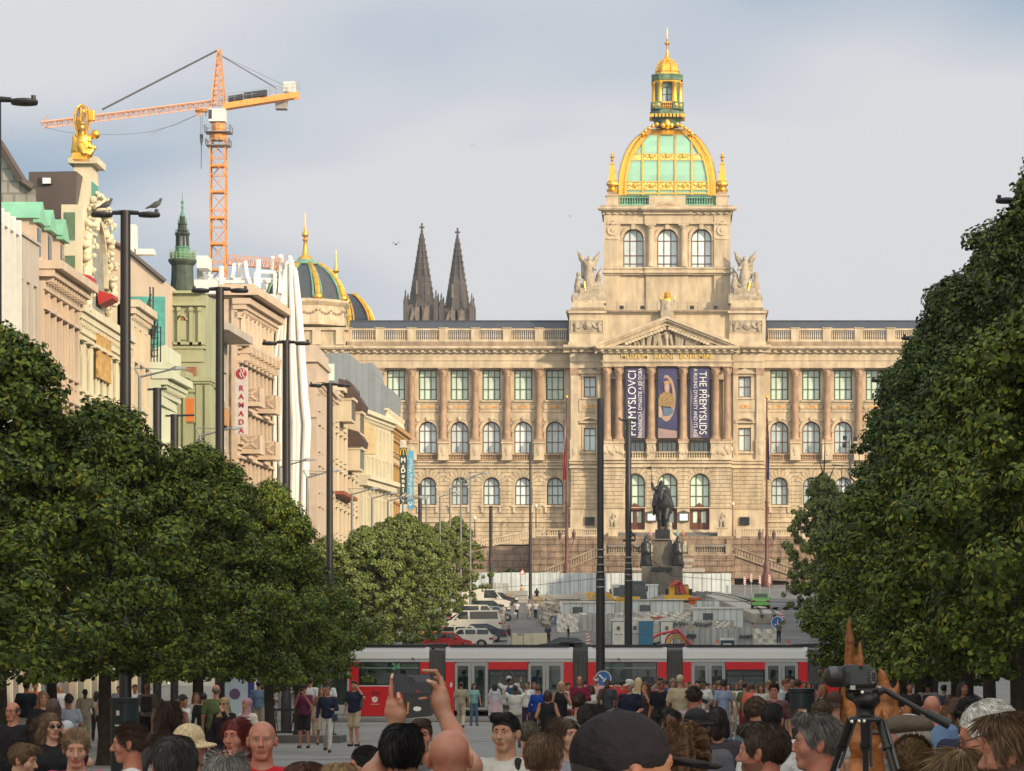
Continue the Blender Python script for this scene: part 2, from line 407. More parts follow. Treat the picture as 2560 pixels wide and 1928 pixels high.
grid_sheet('ground',-1500,1500,YS,-.02,asphalt)
grid_sheet('square_paving',-30,30,[-60,100,186],0,cobble,4)
grid_sheet('tram_bed',-60,60,[191,202.9],-.005,slabs)
grid_sheet('pavement',-30,-21.5,[y for y in YS if 203<=y<=470],.12,slabs)
grid_sheet('pavement',17.5,30,[y for y in YS if 203<=y<=470],.12,slabs)
rail=M('worn_rail_steel',(.20,.19,.18),.35,.8)
mb=MB()
for y in(193.2,194.65,198.6,200.05):mb.box(-60,60,y-.035,y+.035,-.01,.012)
mb.out('tram_rails',rail)['kind']='structure'
mb=MB();dk=M('tarmac_band',(.12,.12,.12),.9)
for(a,b,c,d)in((-30,118,4,128),(-30,140,12,152),(-12,96,16,99),(-30,168,14,176),(-12,80,9,90)):
 p,q=Vector((a,b,.006)),Vector((c,d,.006));n=Vector((0,.22,0));mb.add([p-n,q-n,q+n,p+n],[(0,1,2,3)])
mb.out('drain_bands',dk)['kind']='structure'
line=M('worn_road_paint',(.45,.45,.43),.8,var=.3,scale=6)
mb=MB()
for Y in range(262,300,4):mb.box(-14.6,-14.4,Y,Y+2.2,gz(Y+1.1)+.02,gz(Y+1.1)+.04)
for x in np.arange(-14,-1,2.4):mb.box(x,x+1.2,322,322.8,gz(322.4)+.01,gz(322.4)+.045)
for x in np.arange(9,17,1.1):mb.box(x,x+.6,420,430,gz(425)+.1,gz(425)+.13)
mb.out('road_markings',line)['kind']='structure'
# --- National Museum
YM=580.0
mus=thing('museum','monumental sandstone palace with a gilded glass dome closing the far end of the square','building',(0,YM,gz(YM)))
def mx_(o,Y):return o*Y/F
stones=[stone,stone_rust,stone_d,stone_base,stone_red]
k=YM/F
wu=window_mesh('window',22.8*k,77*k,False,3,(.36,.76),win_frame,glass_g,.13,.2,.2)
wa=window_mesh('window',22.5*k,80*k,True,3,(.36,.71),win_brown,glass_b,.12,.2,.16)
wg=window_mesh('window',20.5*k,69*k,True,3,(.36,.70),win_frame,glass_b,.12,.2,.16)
wb=window_mesh('window',17*k,28*k,False,3,(.6,),win_frame,glass_b,.1,.15,.12)
ws=window_mesh('window',15.3*k,51*k,False,2,(.5,),win_brown,glass_b,.12,.2,.13)
ws2=window_mesh('window',15.5*k,58*k,False,2,(.68,),win_brown,glass_b,.12,.2,.13)
wt=window_mesh('window',26*k,99*k,True,3,(.12,.33,.70),win_brown,glass_b,.13,.2,.17)
wlow=window_mesh('window',23*k,31*k,False,4,(.85,),win_frame,glass_b,.1,.15,.13)
def column(mb,x,y,pyb,pyt,Yp,r,mi=4,base=True):
 zb,zt=Z(pyb,Yp),Z(pyt,Yp);h=zt-zb
 mb.box(x-r*1.45,x+r*1.45,y-r*1.45,y+r*1.45,zb,zb+.35,mi)
 mb.lat([(r*1.35,zb+.35),(r*1.4,zb+.5),(r*1.12,zb+.75),(r*1.08,zb+.9),(r,zb+h*.3),(r*.88,zt-1.25),(r*1.0,zt-1.15),(r*.92,zt-1.0),(r*1.05,zt-.75),(r*1.02,zt-.7),(r*1.22,zt-.35),(r*1.2,zt-.3),(r*1.42,zt-.16)],(x,y),14,mi)
 for a in range(4):
  t=R(45+90*a);mb.ell((x+1.3*r*cos(t),y+1.3*r*sin(t),zt-.28),(.14,.14,.17),6,4,mi)
  t=R(90*a);mb.ell((x+1.02*r*cos(t),y+1.02*r*sin(t),zt-.75),(.16,.16,.3),6,4,mi)
 mb.box(x-r*1.5,x+r*1.5,y-r*1.5,y+r*1.5,zt-.16,zt,mi)
def baluster(mb,x,y,z0,z1,r,mi=0,n=6):
 h=z1-z0;mb.lat([(r*.9,z0),(r*.9,z0+h*.08),(r*.5,z0+h*.14),(r,z0+h*.38),(r*.45,z0+h*.75),(r*.9,z0+h*.92),(r*.9,z1)],(x,y),n,mi)
def balustrade(mb,xa,xb,y,z0,z1,n,mi=0,th=.35):
 h=z1-z0;mb.box(xa,xb,y-th/2,y+th/2,z0,z0+h*.16,mi);mb.box(xa,xb,y-th/2-.04,y+th/2+.04,z1-h*.14,z1,mi)
 for i in range(n):baluster(mb,xa+(xb-xa)*(i+.5)/n,y,z0+h*.16,z1-h*.14,min(.24,(xb-xa)/n*.36),mi)
def rustic(mb,xa,xb,y,z0,z1,holes,row=.56,d=.14,mi=1,vr=1.95):
 nrow=max(1,int(round((z1-z0)/row)));row=(z1-z0)/nrow
 for r_ in range(nrow):
  za,zb=z0+r_*row+.035,z0+(r_+1)*row-.035;segs=[(xa,xb)]
  for(cx,hw,vb,vt)in holes:
   spr=vt-hw;zm=(za+zb)/2
   if zb>vb and zm<spr+hw*vr:
    e=hw+.12 if zm<spr else math.sqrt(max(0,(hw*vr)**2-(zm-spr)**2))
    ns=[]
    for a,b in segs:
     if cx+e<=a or cx-e>=b:ns.append((a,b));continue
     if cx-e>a:ns.append((a,cx-e))
     if cx+e<b:ns.append((cx+e,b))
    segs=ns
  for a,b in segs:
   L_=b-a;nb=max(1,int(round(L_/2.3)));off=(r_%2)*.5
   cuts=[a]+[a+L_*(i+off)/nb for i in range(nb+1)if.15<L_*(i+off)/nb<L_-.15]+[b]
   for p,q_ in zip(cuts[:-1],cuts[1:]):
    dd=d+ru(-.02,.02);mb.box(p+.03,q_-.03,y-dd,y+.01,za,zb,mi)
 for(cx,hw,vb,vt)in holes:
  spr=vt-hw
  for i in range(11):
   a0,a1=180*i/11+.9,180*(i+1)/11-.9
   mb.ring(cx,spr,hw+.1,hw*(vr if i!=5 else vr+.12),y-d-.04,y+.01,a0,a1,2,mi)
def dentils(mb,xa,xb,y,z0,z1,step,w,out_,mi=0):
 n=max(2,int((xb-xa)/step))
 for i in range(n):x=xa+(xb-xa)*(i+.5)/n;mb.box(x-w/2,x+w/2,y-out_,y,z0,z1,mi)
def cornice(mb,xa,xb,y,z,s=1.0,mi=0,ends=0.0):
 mb.box(xa-.9*s*ends,xb+.9*s*ends,y-1.15*s,y+.3,z-.30*s,z,mi)
 mb.box(xa-.75*s*ends,xb+.75*s*ends,y-.98*s,y+.3,z-.45*s,z-.30*s,mi)
 mb.box(xa-.25*s*ends,xb+.25*s*ends,y-.35*s,y+.3,z-.95*s,z-.45*s,mi)
def wing(side):
 Yw=YM;zz=lambda py:Z(py,Yw);xx=lambda o:side*mx_(o,Yw)
 mb=MB();a,b=sorted((xx(240),xx(800)))
 offs=[280.5+79.6*i for i in range(7)]
 ops=[]
 for o in offs:
  c=xx(o);ops+=[(c,22.8*k,zz(1001),zz(924),False),(c,22.5*k,zz(1134),zz(1054),True),(c,20.5*k,zz(1263),zz(1194),True),(c,17*k,zz(1336),zz(1308),False)]
 opening_wall(mb,lambda u,v,w:(u,Yw+w,v),a,b,zz(1362),zz(881),ops,1.0,0)
 mb.box(a,b,Yw+1.0,Yw+1.3,zz(1362),zz(881),2);mb.box(a,b,Yw+14,Yw+15,zz(1362),zz(881),0)
 mb.box(a,b,Yw+1.3,Yw+14,zz(884),zz(883),0)
 w_=mb.out('wall',stones,mus)
 mb=MB();rustic(mb,a,b,Yw,zz(1303),zz(1172),[(xx(o),20.5*k,zz(1263),zz(1194))for o in offs])
 for o in offs:
  c=xx(o);mb.box(c-1.7,c+1.7,Yw-.4,Yw,zz(1268),zz(1263),0);mb.box(c-1.5,c-1.15,Yw-.35,Yw,zz(1282),zz(1268),0);mb.box(c+1.15,c+1.5,Yw-.35,Yw,zz(1282),zz(1268),0)
 rustic(mb,a,b,Yw,zz(1362),zz(1307),[],.58,.12)
 mb.out('rusticated_base',stones,mus)
 mb=MB()
 mb.box(a,b,Yw-.55,Yw,zz(1156.5),zz(1153),0);mb.box(a,b,Yw-.3,Yw,zz(1164),zz(1156.5),0);mb.box(a,b,Yw-.42,Yw,zz(1171),zz(1167),0)
 mb.box(a,b,Yw-.35,Yw,zz(1306),zz(1301),0)
 mb.box(a,b,Yw-.95,Yw+.2,zz(921),zz(911),0);mb.box(a,b,Yw-.85,Yw+.2,zz(911),zz(903),0);mb.box(a,b,Yw-.95,Yw+.2,zz(903),zz(901),0);mb.box(a,b,Yw-.8,Yw+.2,zz(901),zz(885),0)
 cornice(mb,a,b,Yw-.7,zz(868),1.0,0);dentils(mb,a,b,Yw-.95,zz(883),zz(878),1.15,.45,.5)
 for o in offs:
  c=xx(o);mb.ring(c,zz(1054)-22.5*k,22.8*k,28.5*k,Yw-.18,Yw+.01);mb.ring(c,zz(1054)-22.5*k,28.5*k,30*k,Yw-.28,Yw+.01)
  for q in(-1,1):mb.box(c+q*22.8*k,c+q*28*k,Yw-.15,Yw,zz(1153),zz(1078),0);mb.box(c+q*22.6*k,c+q*29.5*k,Yw-.25,Yw,zz(1081),zz(1077),0)
  mb.ell((c,Yw-.25,zz(1048)),(.32,.25,.38),8,5)
  for q in(-1,1):mb.ell((c+q*25.5*k,Yw-.02,zz(1050)),(.33,.16,.33),8,5)
  mb.box(c-24.5*k,c+24.5*k,Yw-.3,Yw,zz(1005),zz(1001),0);mb.box(c-29*k,c+29*k,Yw-.14,Yw,zz(1030),zz(1026),0)
  mb.box(c-28*k,c+28*k,Yw-.12,Yw,zz(1010),zz(1007.5),0)
  for q in(-1,1):mb.ell((c+q*24*k,Yw-.05,zz(1018)),(.4,.14,.42),8,5)
 mb.out('mouldings',stones,mus)
 for o in offs:
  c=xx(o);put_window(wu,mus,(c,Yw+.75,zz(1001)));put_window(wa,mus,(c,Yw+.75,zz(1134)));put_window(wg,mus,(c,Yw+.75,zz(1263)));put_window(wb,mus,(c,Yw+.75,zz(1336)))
  m2=MB();m2.box(c-17*k,c+17*k,Yw-.1,Yw+.02,zz(1023),zz(1013),0);m2.box(c-14*k,c+14*k,Yw-.13,Yw-.1,zz(1021.5),zz(1014.5),1)
  m2.out('inscription_panel',[stone,M('inlaid_orange_panel',(.55,.30,.12),.7,var=.5,scale=3)],mus)
  m2=MB();balustrade(m2,c-24*k,c+24*k,Yw-.3,zz(1152),zz(1136),8,4,.3);m2.out('window_balustrade',stones,mus,40)
 for i in range(7):
  o=319.9+79.6*i
  if o>790:continue
  c=xx(o);m2=MB();m2.box(c-14*k,c+14*k,Yw-1.35,Yw,zz(1152),zz(1149),0);m2.box(c-12.5*k,c+12.5*k,Yw-1.2,Yw,zz(1149),zz(1110),0);m2.box(c-14.5*k,c+14.5*k,Yw-1.4,Yw,zz(1110),zz(1106),0)
  m2.ell((c,Yw-1.2,zz(1126)),(.4,.14,.55),8,5);m2.ell((c,Yw-1.2,zz(1136)),(.22,.12,.3),8,5)
  m2.out('pedestal',stones,mus)
  m2=MB();column(m2,c,Yw-.55,1106,921,Yw,.52);m2.out('column',stones,mus,40)
 for i in range(7):
  c0,c1=xx(319.9+79.6*(i-1)+10.5),xx(319.9+79.6*i-10.5);c0,c1=sorted((c0,c1))
  m2=MB();balustrade(m2,c0,c1,Yw-.2,zz(855),zz(822),11,0,.45);m2.box(*sorted((xx(319.9+79.6*i-10.5),xx(319.9+79.6*i+10.5))),Yw-.55,Yw+.3,zz(855),zz(821),0)
  m2.box(*sorted((xx(319.9+79.6*i-12),xx(319.9+79.6*i+12))),Yw-.65,Yw+.4,zz(822),zz(820),0)
  m2.out('balustrade',stones,mus,40)
 m2=MB();m2.box(a,b,Yw-.6,Yw+.6,zz(868)+.002,zz(855),2);m2.out('attic_plinth',stones,mus)
 m2=MB();za,zb2=zz(853),Z(803,Yw+5);m2.add([(a,Yw+.6,za),(b,Yw+.6,za),(b,Yw+5,zb2),(a,Yw+5,zb2),(b,Yw+13,zb2),(a,Yw+13,zb2),(b,Yw+15,za),(a,Yw+15,za)],[(0,1,2,3),(3,2,4,5),(5,4,6,7)])
 m2.box(a,b,Yw+4.9,Yw+5.2,zb2,zb2+.12);m2.out('roof',[slate],mus)
wing(-1);wing(1)
# --- central block
Yc=YM-3.0;kc=Yc/F
def central():
 zz=lambda py:Z(py,Yc);xx=lambda o:o*kc
 mb=MB()
 ops=[]
 for s_ in(-1,1):
  c=s_*xx(193.5);ops+=[(c,15.3*kc,zz(993),zz(942),False),(c,15.5*kc,zz(1128),zz(1070),False)]
 for o in(-80.5,0,80.5):ops.append((xx(o),24.8*kc,zz(1326),zz(1186.6),True))
 opening_wall(mb,lambda u,v,w:(u,Yc+w,v),xx(-242),xx(-158),zz(1345),zz(873),[o for o in ops if o[0]<xx(-158)],.8,0)
 opening_wall(mb,lambda u,v,w:(u,Yc+w,v),xx(158),xx(242),zz(1345),zz(873),[o for o in ops if o[0]>xx(158)],.8,0)
 opening_wall(mb,lambda u,v,w:(u,Yc-2.4+w,v),xx(-160),xx(160),Z(1345,Yc),Z(1160,Yc),[o for o in ops if abs(o[0])<xx(158)],1.2,0)
 for s_ in(-1,1):
  mb.box(s_*xx(242)-(.01 if s_>0 else 0),s_*xx(242)+(.01 if s_<0 else 0),Yc+.001,YM+3,zz(1345),zz(873),0)
  mb.box(s_*xx(160)-(.01 if s_>0 else 0),s_*xx(160)+(.01 if s_<0 else 0),Yc-2.399,Yc+.2,Z(1345,Yc),Z(1160,Yc),0)
 mb.box(xx(-242),xx(242),Yc+.9,Yc+1.2,zz(1345),zz(873),0)
 mb.box(xx(-160),xx(160),Yc-2.4,Yc+.9,zz(1160),zz(1155),0)
 mb.out('wall',stones,mus)
 mb=MB()
 holes=[(xx(o),24.8*kc,zz(1326),zz(1186.6))for o in(-80.5,0,80.5)]
 rustic(mb,xx(-160),xx(160),Yc-2.4,zz(1270),zz(1172),holes,vr=1.58)
 for s_ in(-1,1):rustic(mb,*sorted((s_*xx(163),s_*xx(241))),Yc,zz(1270),zz(1172),[])
 mb.box(xx(-161),xx(161),Yc-2.75,Yc-2.4,zz(1345),zz(1330),0)
 mb.out('rusticated_base',stones,mus)
 mb=MB()
 for(a,b,y)in((-162,162,Yc-2.4),(-245,-162,Yc),(162,245,Yc)):
  a,b=xx(a),xx(b)
  mb.box(a,b,y-.6,y,zz(1153),zz(1149),0);mb.box(a,b,y-.35,y,zz(1160),zz(1153),0);mb.box(a,b,y-.45,y,zz(1171),zz(1166),0)
  mb.box(a,b,y-.2,y,zz(1272),zz(1270),0)
 for s_ in(-1,1):
  a,b=sorted((s_*xx(163),s_*xx(243)))
  mb.box(a,b,Yc-.45,Yc,zz(921),zz(905),0);mb.box(a,b,Yc-.6,Yc,zz(905),zz(901),0);mb.box(a,b,Yc-.4,Yc,zz(901),zz(884),0)
  cornice(mb,a,b+(0 if s_<0 else.9),Yc-.3,zz(864),1.1,0);
  if s_<0:cornice(mb,a-.9,a,Yc-.3,zz(864),1.1,0)
  dentils(mb,a,b,Yc-.55,zz(882),zz(876),1.15,.5,.55)
  for o in(171,232):
   c=s_*xx(o);hw=xx(9 if o>200 else 6);mb.box(c-hw,c+hw,Yc-.35,Yc,zz(1100),zz(938),0);mb.box(c-hw*1.15,c+hw*1.15,Yc-.45,Yc,zz(938),zz(921),4)
   mb.box(c-hw*1.25,c+hw*1.25,Yc-.5,Yc,zz(1106),zz(1100),0);mb.box(c-hw*1.2,c+hw*1.2,Yc-.45,Yc,zz(1149),zz(1106),0);mb.ell((c,Yc-.45,zz(1128)),(.38,.12,.6),8,5)
  c=s_*xx(193.5)
  mb.prism([(c-xx(26),zz(935)),(c+xx(26),zz(935)),(c+xx(26),zz(933)),(c,zz(921.5)),(c-xx(26),zz(933))],Yc-.55,Yc,0)
  mb.box(c-xx(21),c+xx(21),Yc-.25,Yc,zz(941),zz(936),0)
  mb.ring(c,zz(1056)-xx(24),xx(33),xx(37),Yc-.55,Yc,48,132,10);mb.box(c-xx(26),c+xx(26),Yc-.5,Yc,zz(1058),zz(1055),0)
  for q in(-1,1):mb.box(c+q*xx(15.6),c+q*xx(19),Yc-.15,Yc,zz(997),zz(940),0);mb.box(c+q*xx(15.8),c+q*xx(19),Yc-.15,Yc,zz(1130),zz(1066),0)
  mb.box(c-xx(22),c+xx(22),Yc-.3,Yc,zz(999),zz(995.5),0);mb.box(c-xx(27),c+xx(27),Yc-.12,Yc,zz(1030),zz(1000),0)
  mb.box(c-xx(22),c+xx(22),Yc-.3,Yc,zz(1134),zz(1130),0)
 mb.out('mouldings',stones,mus)
 for s_ in(-1,1):
  c=s_*xx(193.5);put_window(ws,mus,(c,Yc+.6,zz(993)));put_window(ws2,mus,(c,Yc+.6,zz(1128)))
  m2=MB();m2.box(c-17*kc,c+17*kc,Yc-.18,Yc-.12,zz(1022),zz(1011),0);m2.box(c-14*kc,c+14*kc,Yc-.21,Yc-.18,zz(1020),zz(1013),1)
  m2.out('inscription_panel',[stone,MATS['inlaid_orange_panel']],mus)
  m2=MB();m2.box(c-12*kc,c+12*kc,Yc-.3,Yc-.02,zz(1313),zz(1293),0);m2.out('bronze_plaque',[bronze],mus)
 Yp=Yc-3.0;zp=lambda py:Z(py,Yp);xp=lambda o:o*Yp/F
 for o in(-150.5,-121,-40.2,40.2,121,150.5):
  m2=MB();column(m2,xp(o),Yp+.7,1104,915,Yp,.53);m2.out('column',stones,mus,40)
 for(a,b)in((-162,-109),(-51,-29.5),(29.5,51),(109,162)):
  m2=MB();m2.box(xp(a),xp(b),Yp,Yc+.9,zp(1147),zp(1108),0);m2.box(xp(a)-.12,xp(b)+.12,Yp-.14,Yc+.9,zp(1108),zp(1104),0);m2.box(xp(a)-.1,xp(b)+.1,Yp-.12,Yc,zp(1150),zp(1146),0)
  n=3 if b-a>30 else 1
  for i in range(n*3):
   x=xp(a)+(xp(b)-xp(a))*(i+.5)/(n*3);m2.ell((x,Yp-.02,zp(1127)+ru(-.3,.3)),(.3,.14,ru(.4,.7)),7,5)
  m2.out('pedestal',stones,mus,50)
 for(a,b)in((-108,-52),(-28.5,28.5),(52,108)):
  m2=MB();balustrade(m2,xp(a),xp(b),Yp+.5,zp(1147),zp(1129),9,0,.35);m2.out('balustrade',stones,mus,40)
  c=(xp(a)+xp(b))/2;put_window(wlow,mus,(c,Yc+.7,zp(1129)))
  m2=MB();m2.box(c-1.6,c+1.6,Yc+.78,Yc+.88,zp(1092),zp(925));m2.out('window',[glass_d],mus)
 m2=MB()
 for o in(-150.5,-121,-40.2,40.2,121,150.5):m2.box(xp(o)-.55,xp(o)+.55,Yc+.3,Yc+.9,zp(1104),zp(918),0)
 m2.box(xp(-160),xp(160),Yc-.1,Yc+.9,zp(945),zp(918),0);m2.out('loggia_pilasters',stones,mus)
 mb=MB()
 a,b=xp(-161),xp(161)
 mb.box(a,b,Yp,Yc+.9,zp(915),zp(909.5),0);mb.box(a-.1,b+.1,Yp-.1,Yc+.9,zp(909.5),zp(905),0);mb.box(a-.3,b+.3,Yp-.3,Yc+.9,zp(905),zp(902.5),0);mb.box(a,b,Yp+.05,Yc+.9,zp(902.5),zp(881),0)
 cornice(mb,a,b,Yp,zp(866),1.05,0,1.0);dentils(mb,a-.6,b+.6,Yp-.3,zp(879.5),zp(873.5),1.08,.45,.55)
 mb.out('entablature',stones,mus)
 text('lettering','MUSEUM   REGNI   BOHEMIAE',1.0,letter_gold,mus,(0,Yp-.06,zp(891.5)),(R(90),0,0),.04,sx=1.0,bold=.012)
 mb=MB();ap=zp(796);bz=zp(866);hw=xp(178)
 mb.add([(-hw,Yp+.35,bz),(hw,Yp+.35,bz),(0,Yp+.35,ap-.6)],[(0,1,2)],2)
 L_=math.hypot(hw,ap-bz);dx,dz=hw/L_,(ap-bz)/L_
 for s_ in(-1,1):
  for(t0,t1,y0)in((-.1,-.55,-1.1),(-.55,-.85,-.85),(-.85,-1.45,-.35)):
   P=[(-s_*hw*1.015,bz+.38),(0,ap+.4)];nrm=(-dz*-s_*-1,dx)
   mb.prism([(P[0][0],P[0][1]+t0),(P[1][0],P[1][1]+t0),(P[1][0],P[1][1]+t1),(P[0][0],P[0][1]+t1)],Yp+y0,Yp+1.2,0)
  for i in range(22):
   f=(i+.7)/22.5;x=-s_*hw*(1-f);z=bz+(ap-bz)*f-1.15;
   if z-.45>bz:mb.box(x-.24,x+.24,Yp-.75,Yp+.4,z-.42,z,0)
 mb.prism([(-hw,bz),(hw,bz),(0,ap)],Yp+1.2,Yc+6,0)
 mb.out('pediment',stones,mus)
 pr=[];rs=random.Random(3)
 for i in range(34):
  t=(i-16.5)/16.5+rs.uniform(-.03,.03);x=t*hw*.72;hh=((1-abs(t))*2.5+.55)*rs.uniform(.7,1.12);base=bz+.12
  lean=rs.uniform(-.7,.7)+t*.7
  pr+=[('c',(x,Yp+.15,base),(x+lean*.5,Yp+.05,base+hh*.62),.2,.27,{'k':.08}),('e',(x+lean*.7,Yp,base+hh*.85),(.17,.17,.22),{'k':.06}),('c',(x+lean*.4,Yp,base+hh*.6),(x+lean+rs.uniform(-.7,.7),Yp-.05,base+hh*rs.uniform(.3,.8)),.1,.08,{'k':.06})]
 LM('relief',blob('relief',pr,.09,stone_st),mus,-mus.location)
 nav=M('dark_blue_banner',(.050,.050,.135),.8,var=.25,scale=.35);tan_=M('tan_banner_print',(.42,.28,.20),.8,var=.2,scale=1.5)
 for i,o in enumerate((-79.7,0.8,81.2)):
  x=xp(o);hwb=xp(23.5);zt,zb=zp(920),zp(1095);Yb=Yp+.35
  ban=thing('banner',['dark blue banner with upward-reading white title between the left portico columns','blue banner with a crowned ruler in a pale crescent in the middle of the portico','dark blue banner with downward-reading white title between the right portico columns'][i],'banner',(x,Yb,zb),group='banners hung in the museum portico')
  m2=MB();N_=24
  for j in range(N_):
   za,zc=zb+(zt-zb)*j/N_,zb+(zt-zb)*(j+1)/N_;ya,yc=Yb+.06*sin(j*.9),Yb+.06*sin(j*.9+.9)
   m2.add([(x-hwb,ya,za),(x+hwb,ya,za),(x+hwb,yc,zc),(x-hwb,yc,zc)],[(0,1,2,3)],0)
  m2.out('fabric',[nav],ban)
  m2=MB();m2.tube((x-hwb-.1,Yb,zt),(x+hwb+.1,Yb,zt),.06);m2.out('rod',[black],ban)
  def patch(poly,mat_,dy,nm):
   q=MB();q.add([(x+px_*hwb,Yb-.07-dy,zb+(zt-zb)*pz)for px_,pz in poly],[tuple(range(len(poly)))]);return q.out(nm,[mat_],ban)
  lt=M('pale_banner_wash',(.36,.25,.24),.8,var=.2,scale=.5)
  if i==0:
   patch([(1,.0),(1,.92),(.85,.9),(.75,.7),(.95,.6),(.95,.45),(.6,.3),(.5,.12),(.1,.0)],M('mauve_banner_wash',(.19,.14,.20),.8),0,'printed_field')
   text('lettering','PŘEMYSLOVCI',1.62,letter_white,ban,(x-.42,Yb-.12,zb+(zt-zb)*.5),(R(90),R(-90),0),.01,sx=.92)
   text('lettering','PANOVNICKÁ DYNASTIE A JEJÍ DOBA',.76,letter_white,ban,(x+.72,Yb-.12,zb+(zt-zb)*.5),(R(90),R(-90),0),.01,sx=.78)
  elif i==2:
   patch([(-1,.0),(-1,.72),(-.9,.68),(-.75,.58),(-.9,.48),(-.9,.3),(-.6,.12),(.3,.0)],M('mauve_banner_wash',(.19,.14,.20),.8),0,'printed_field')
   text('lettering','THE PŘEMYSLIDS',1.5,letter_white,ban,(x+.42,Yb-.12,zb+(zt-zb)*.5),(R(90),R(90),0),.01,sx=.80)
   text('lettering','A RULING DYNASTY AND ITS AGE',.76,letter_white,ban,(x-.62,Yb-.12,zb+(zt-zb)*.5),(R(90),R(90),0),.01,sx=.84)
  else:
   asp=(zt-zb)/hwb
   outer=[(cos(R(a))*.93*1.05-.12,.57+.33*sin(R(a)))for a in range(-120,121,10)];inner=[(cos(R(a))*.75-.2,.59+.27*sin(R(a)))for a in range(110,-111,-10)]
   outer=[(max(-1,a),b)for a,b in outer];inner=[(max(-1,a),b)for a,b in inner]
   q=MB();n_=min(len(outer),len(inner));inner2=inner[::-1]
   for j in range(n_-1):
    q.add([(x+u*hwb,Yb-.075,zb+(zt-zb)*w)for u,w in(outer[j],outer[j+1],inner2[min(j+1,len(inner2)-1)],inner2[min(j,len(inner2)-1)])],[(0,1,2,3)])
   q.out('printed_crescent',[tan_],ban)
   patch([(-1,0),(1,0),(1,.1),(-1,.14)],lt,0,'printed_field')
   skin_b=M('printed_face',(.50,.34,.28),.8)
   patch([(-.28,.66),(.2,.66),(.26,.72),(.2,.79),(-.3,.79),(-.36,.72)],M('printed_hair',(.38,.20,.12),.8),.02,'printed_hair')
   patch([(-.18,.66),(.08,.66),(.13,.72),(.1,.77),(-.2,.77),(-.23,.72)],skin_b,.03,'printed_face')
   patch([(-.35,.78),(.25,.78),(.36,.82),(.2,.80),(.05,.83),(-.05,.80),(-.15,.83),(-.28,.80),(-.42,.82)],M('printed_gold',(.48,.30,.10),.8),.04,'printed_crown')
   patch([(-.95,.46),(.6,.44),(.8,.54),(.55,.62),(.1,.66),(-.3,.66),(-.8,.62),(-.98,.55)],M('printed_ochre_cloak',(.30,.20,.08),.8,var=.4,scale=6),.03,'printed_cloak')
   patch([(-.5,.44),(.6,.42),(.6,.36),(.2,.32),(-.4,.31)],M('printed_blue_robe',(.10,.17,.25),.8),.02,'printed_robe')
   patch([(-.95,.3),(-.6,.29),(-.5,.36),(-.7,.45),(-.95,.46)],skin_b,.025,'printed_hand')
 for o in(-80.5,0,80.5):
  c=xx(o);Yd=Yc-2.4+.9
  f=window_mesh('window',24.6*kc,84*kc,True,3,(.33,.66),win_frame,glass_g,.14,.2,.16)
  put_window(f,mus,(c,Yd,zz(1270)))
  m2=MB();hw=24.6*kc
  m2.box(c-hw,c+hw,Yd-.25,Yd+.1,zz(1276),zz(1268),0);m2.box(c-hw,c-hw+.3,Yd-.12,Yd+.1,zz(1326),zz(1276),0);m2.box(c+hw-.3,c+hw,Yd-.12,Yd+.1,zz(1326),zz(1276),0)
  m2.prism([(c-.8,zz(1268)),(c+.8,zz(1268)),(c+.3,zz(1263)),(c,zz(1258)),(c-.3,zz(1263))],Yd-.25,Yd-.05,0)
  m2.box(c-.12,c+.12,Yd-.1,Yd+.1,zz(1326),zz(1276),0)
  for q in(-1,1):
   m2.box(c+q*.12,c+q*(hw-.3),Yd,Yd+.1,zz(1326),zz(1308),0);m2.box(c+q*.12,c+q*.3,Yd,Yd+.1,zz(1308),zz(1276),0);m2.box(c+q*(hw-.5),c+q*(hw-.3),Yd,Yd+.1,zz(1308),zz(1276),0);m2.box(c+q*.3,c+q*(hw-.5),Yd,Yd+.1,zz(1280),zz(1276),0)
  d=m2.out('door',[wood_door],mus)
  m2=MB()
  for q in(-1,1):m2.box(c+q*.3,c+q*(hw-.5),Yd+.05,Yd+.08,zz(1308),zz(1280),0)
  m2.out('pane',[glass_g],d)
 for o in(-39,41):
  c=xx(o);m2=MB();y=Yc-2.4
  m2.box(c-.8,c+.8,y-.35,y-.05,zz(1306),zz(1284),0);m2.prism([(c-1.0,zz(1284)),(c+1.0,zz(1284)),(c+.3,zz(1280)),(c,zz(1277)),(c-.3,zz(1280))],y-.4,y-.05,0);m2.prism([(c-.7,zz(1306)),(c+.7,zz(1306)),(c,zz(1309))],y-.3,y-.05,0)
  nb=m2.out('notice_case',[win_frame],mus)
  m2=MB();m2.box(c-.55,c+.55,y-.38,y-.352,zz(1303),zz(1287),0);m2.out('lit_poster',[M('lit_poster',(.75,.78,.8),.6,emit=.45)],nb)
 Ya=Yc-.2;za_=lambda py:Z(py,Ya);xa_=lambda o:o*Ya/F
 mb=MB();mb.box(xa_(-246),xa_(246),Ya,Ya+22,za_(866),za_(784),0)
 mb.box(xa_(-250),xa_(250),Ya-.4,Ya+22.4,za_(784),za_(780.5),0);mb.box(xa_(-253),xa_(253),Ya-.75,Ya+22.7,za_(780.5),za_(776),2)
 for s_ in(-1,1):
  a,b=sorted((s_*xa_(155),s_*xa_(244)));mb.box(a,b,Ya-.6,Ya,za_(866),za_(784),0);mb.box(a-.2,b+.2,Ya-1.0,Ya,za_(784.5),za_(779),0);mb.box(a-.15,b+.15,Ya-.85,Ya,za_(866),za_(856),0)
  a,b=sorted((s_*xa_(157),s_*xa_(240)))
  mb.box(a,b,Ya-.8,Ya+10,za_(776),za_(770),2);mb.box(a+.1,b-.1,Ya-.6,Ya+10,za_(770),za_(758),0)
 mb.out('attic',stones,mus)
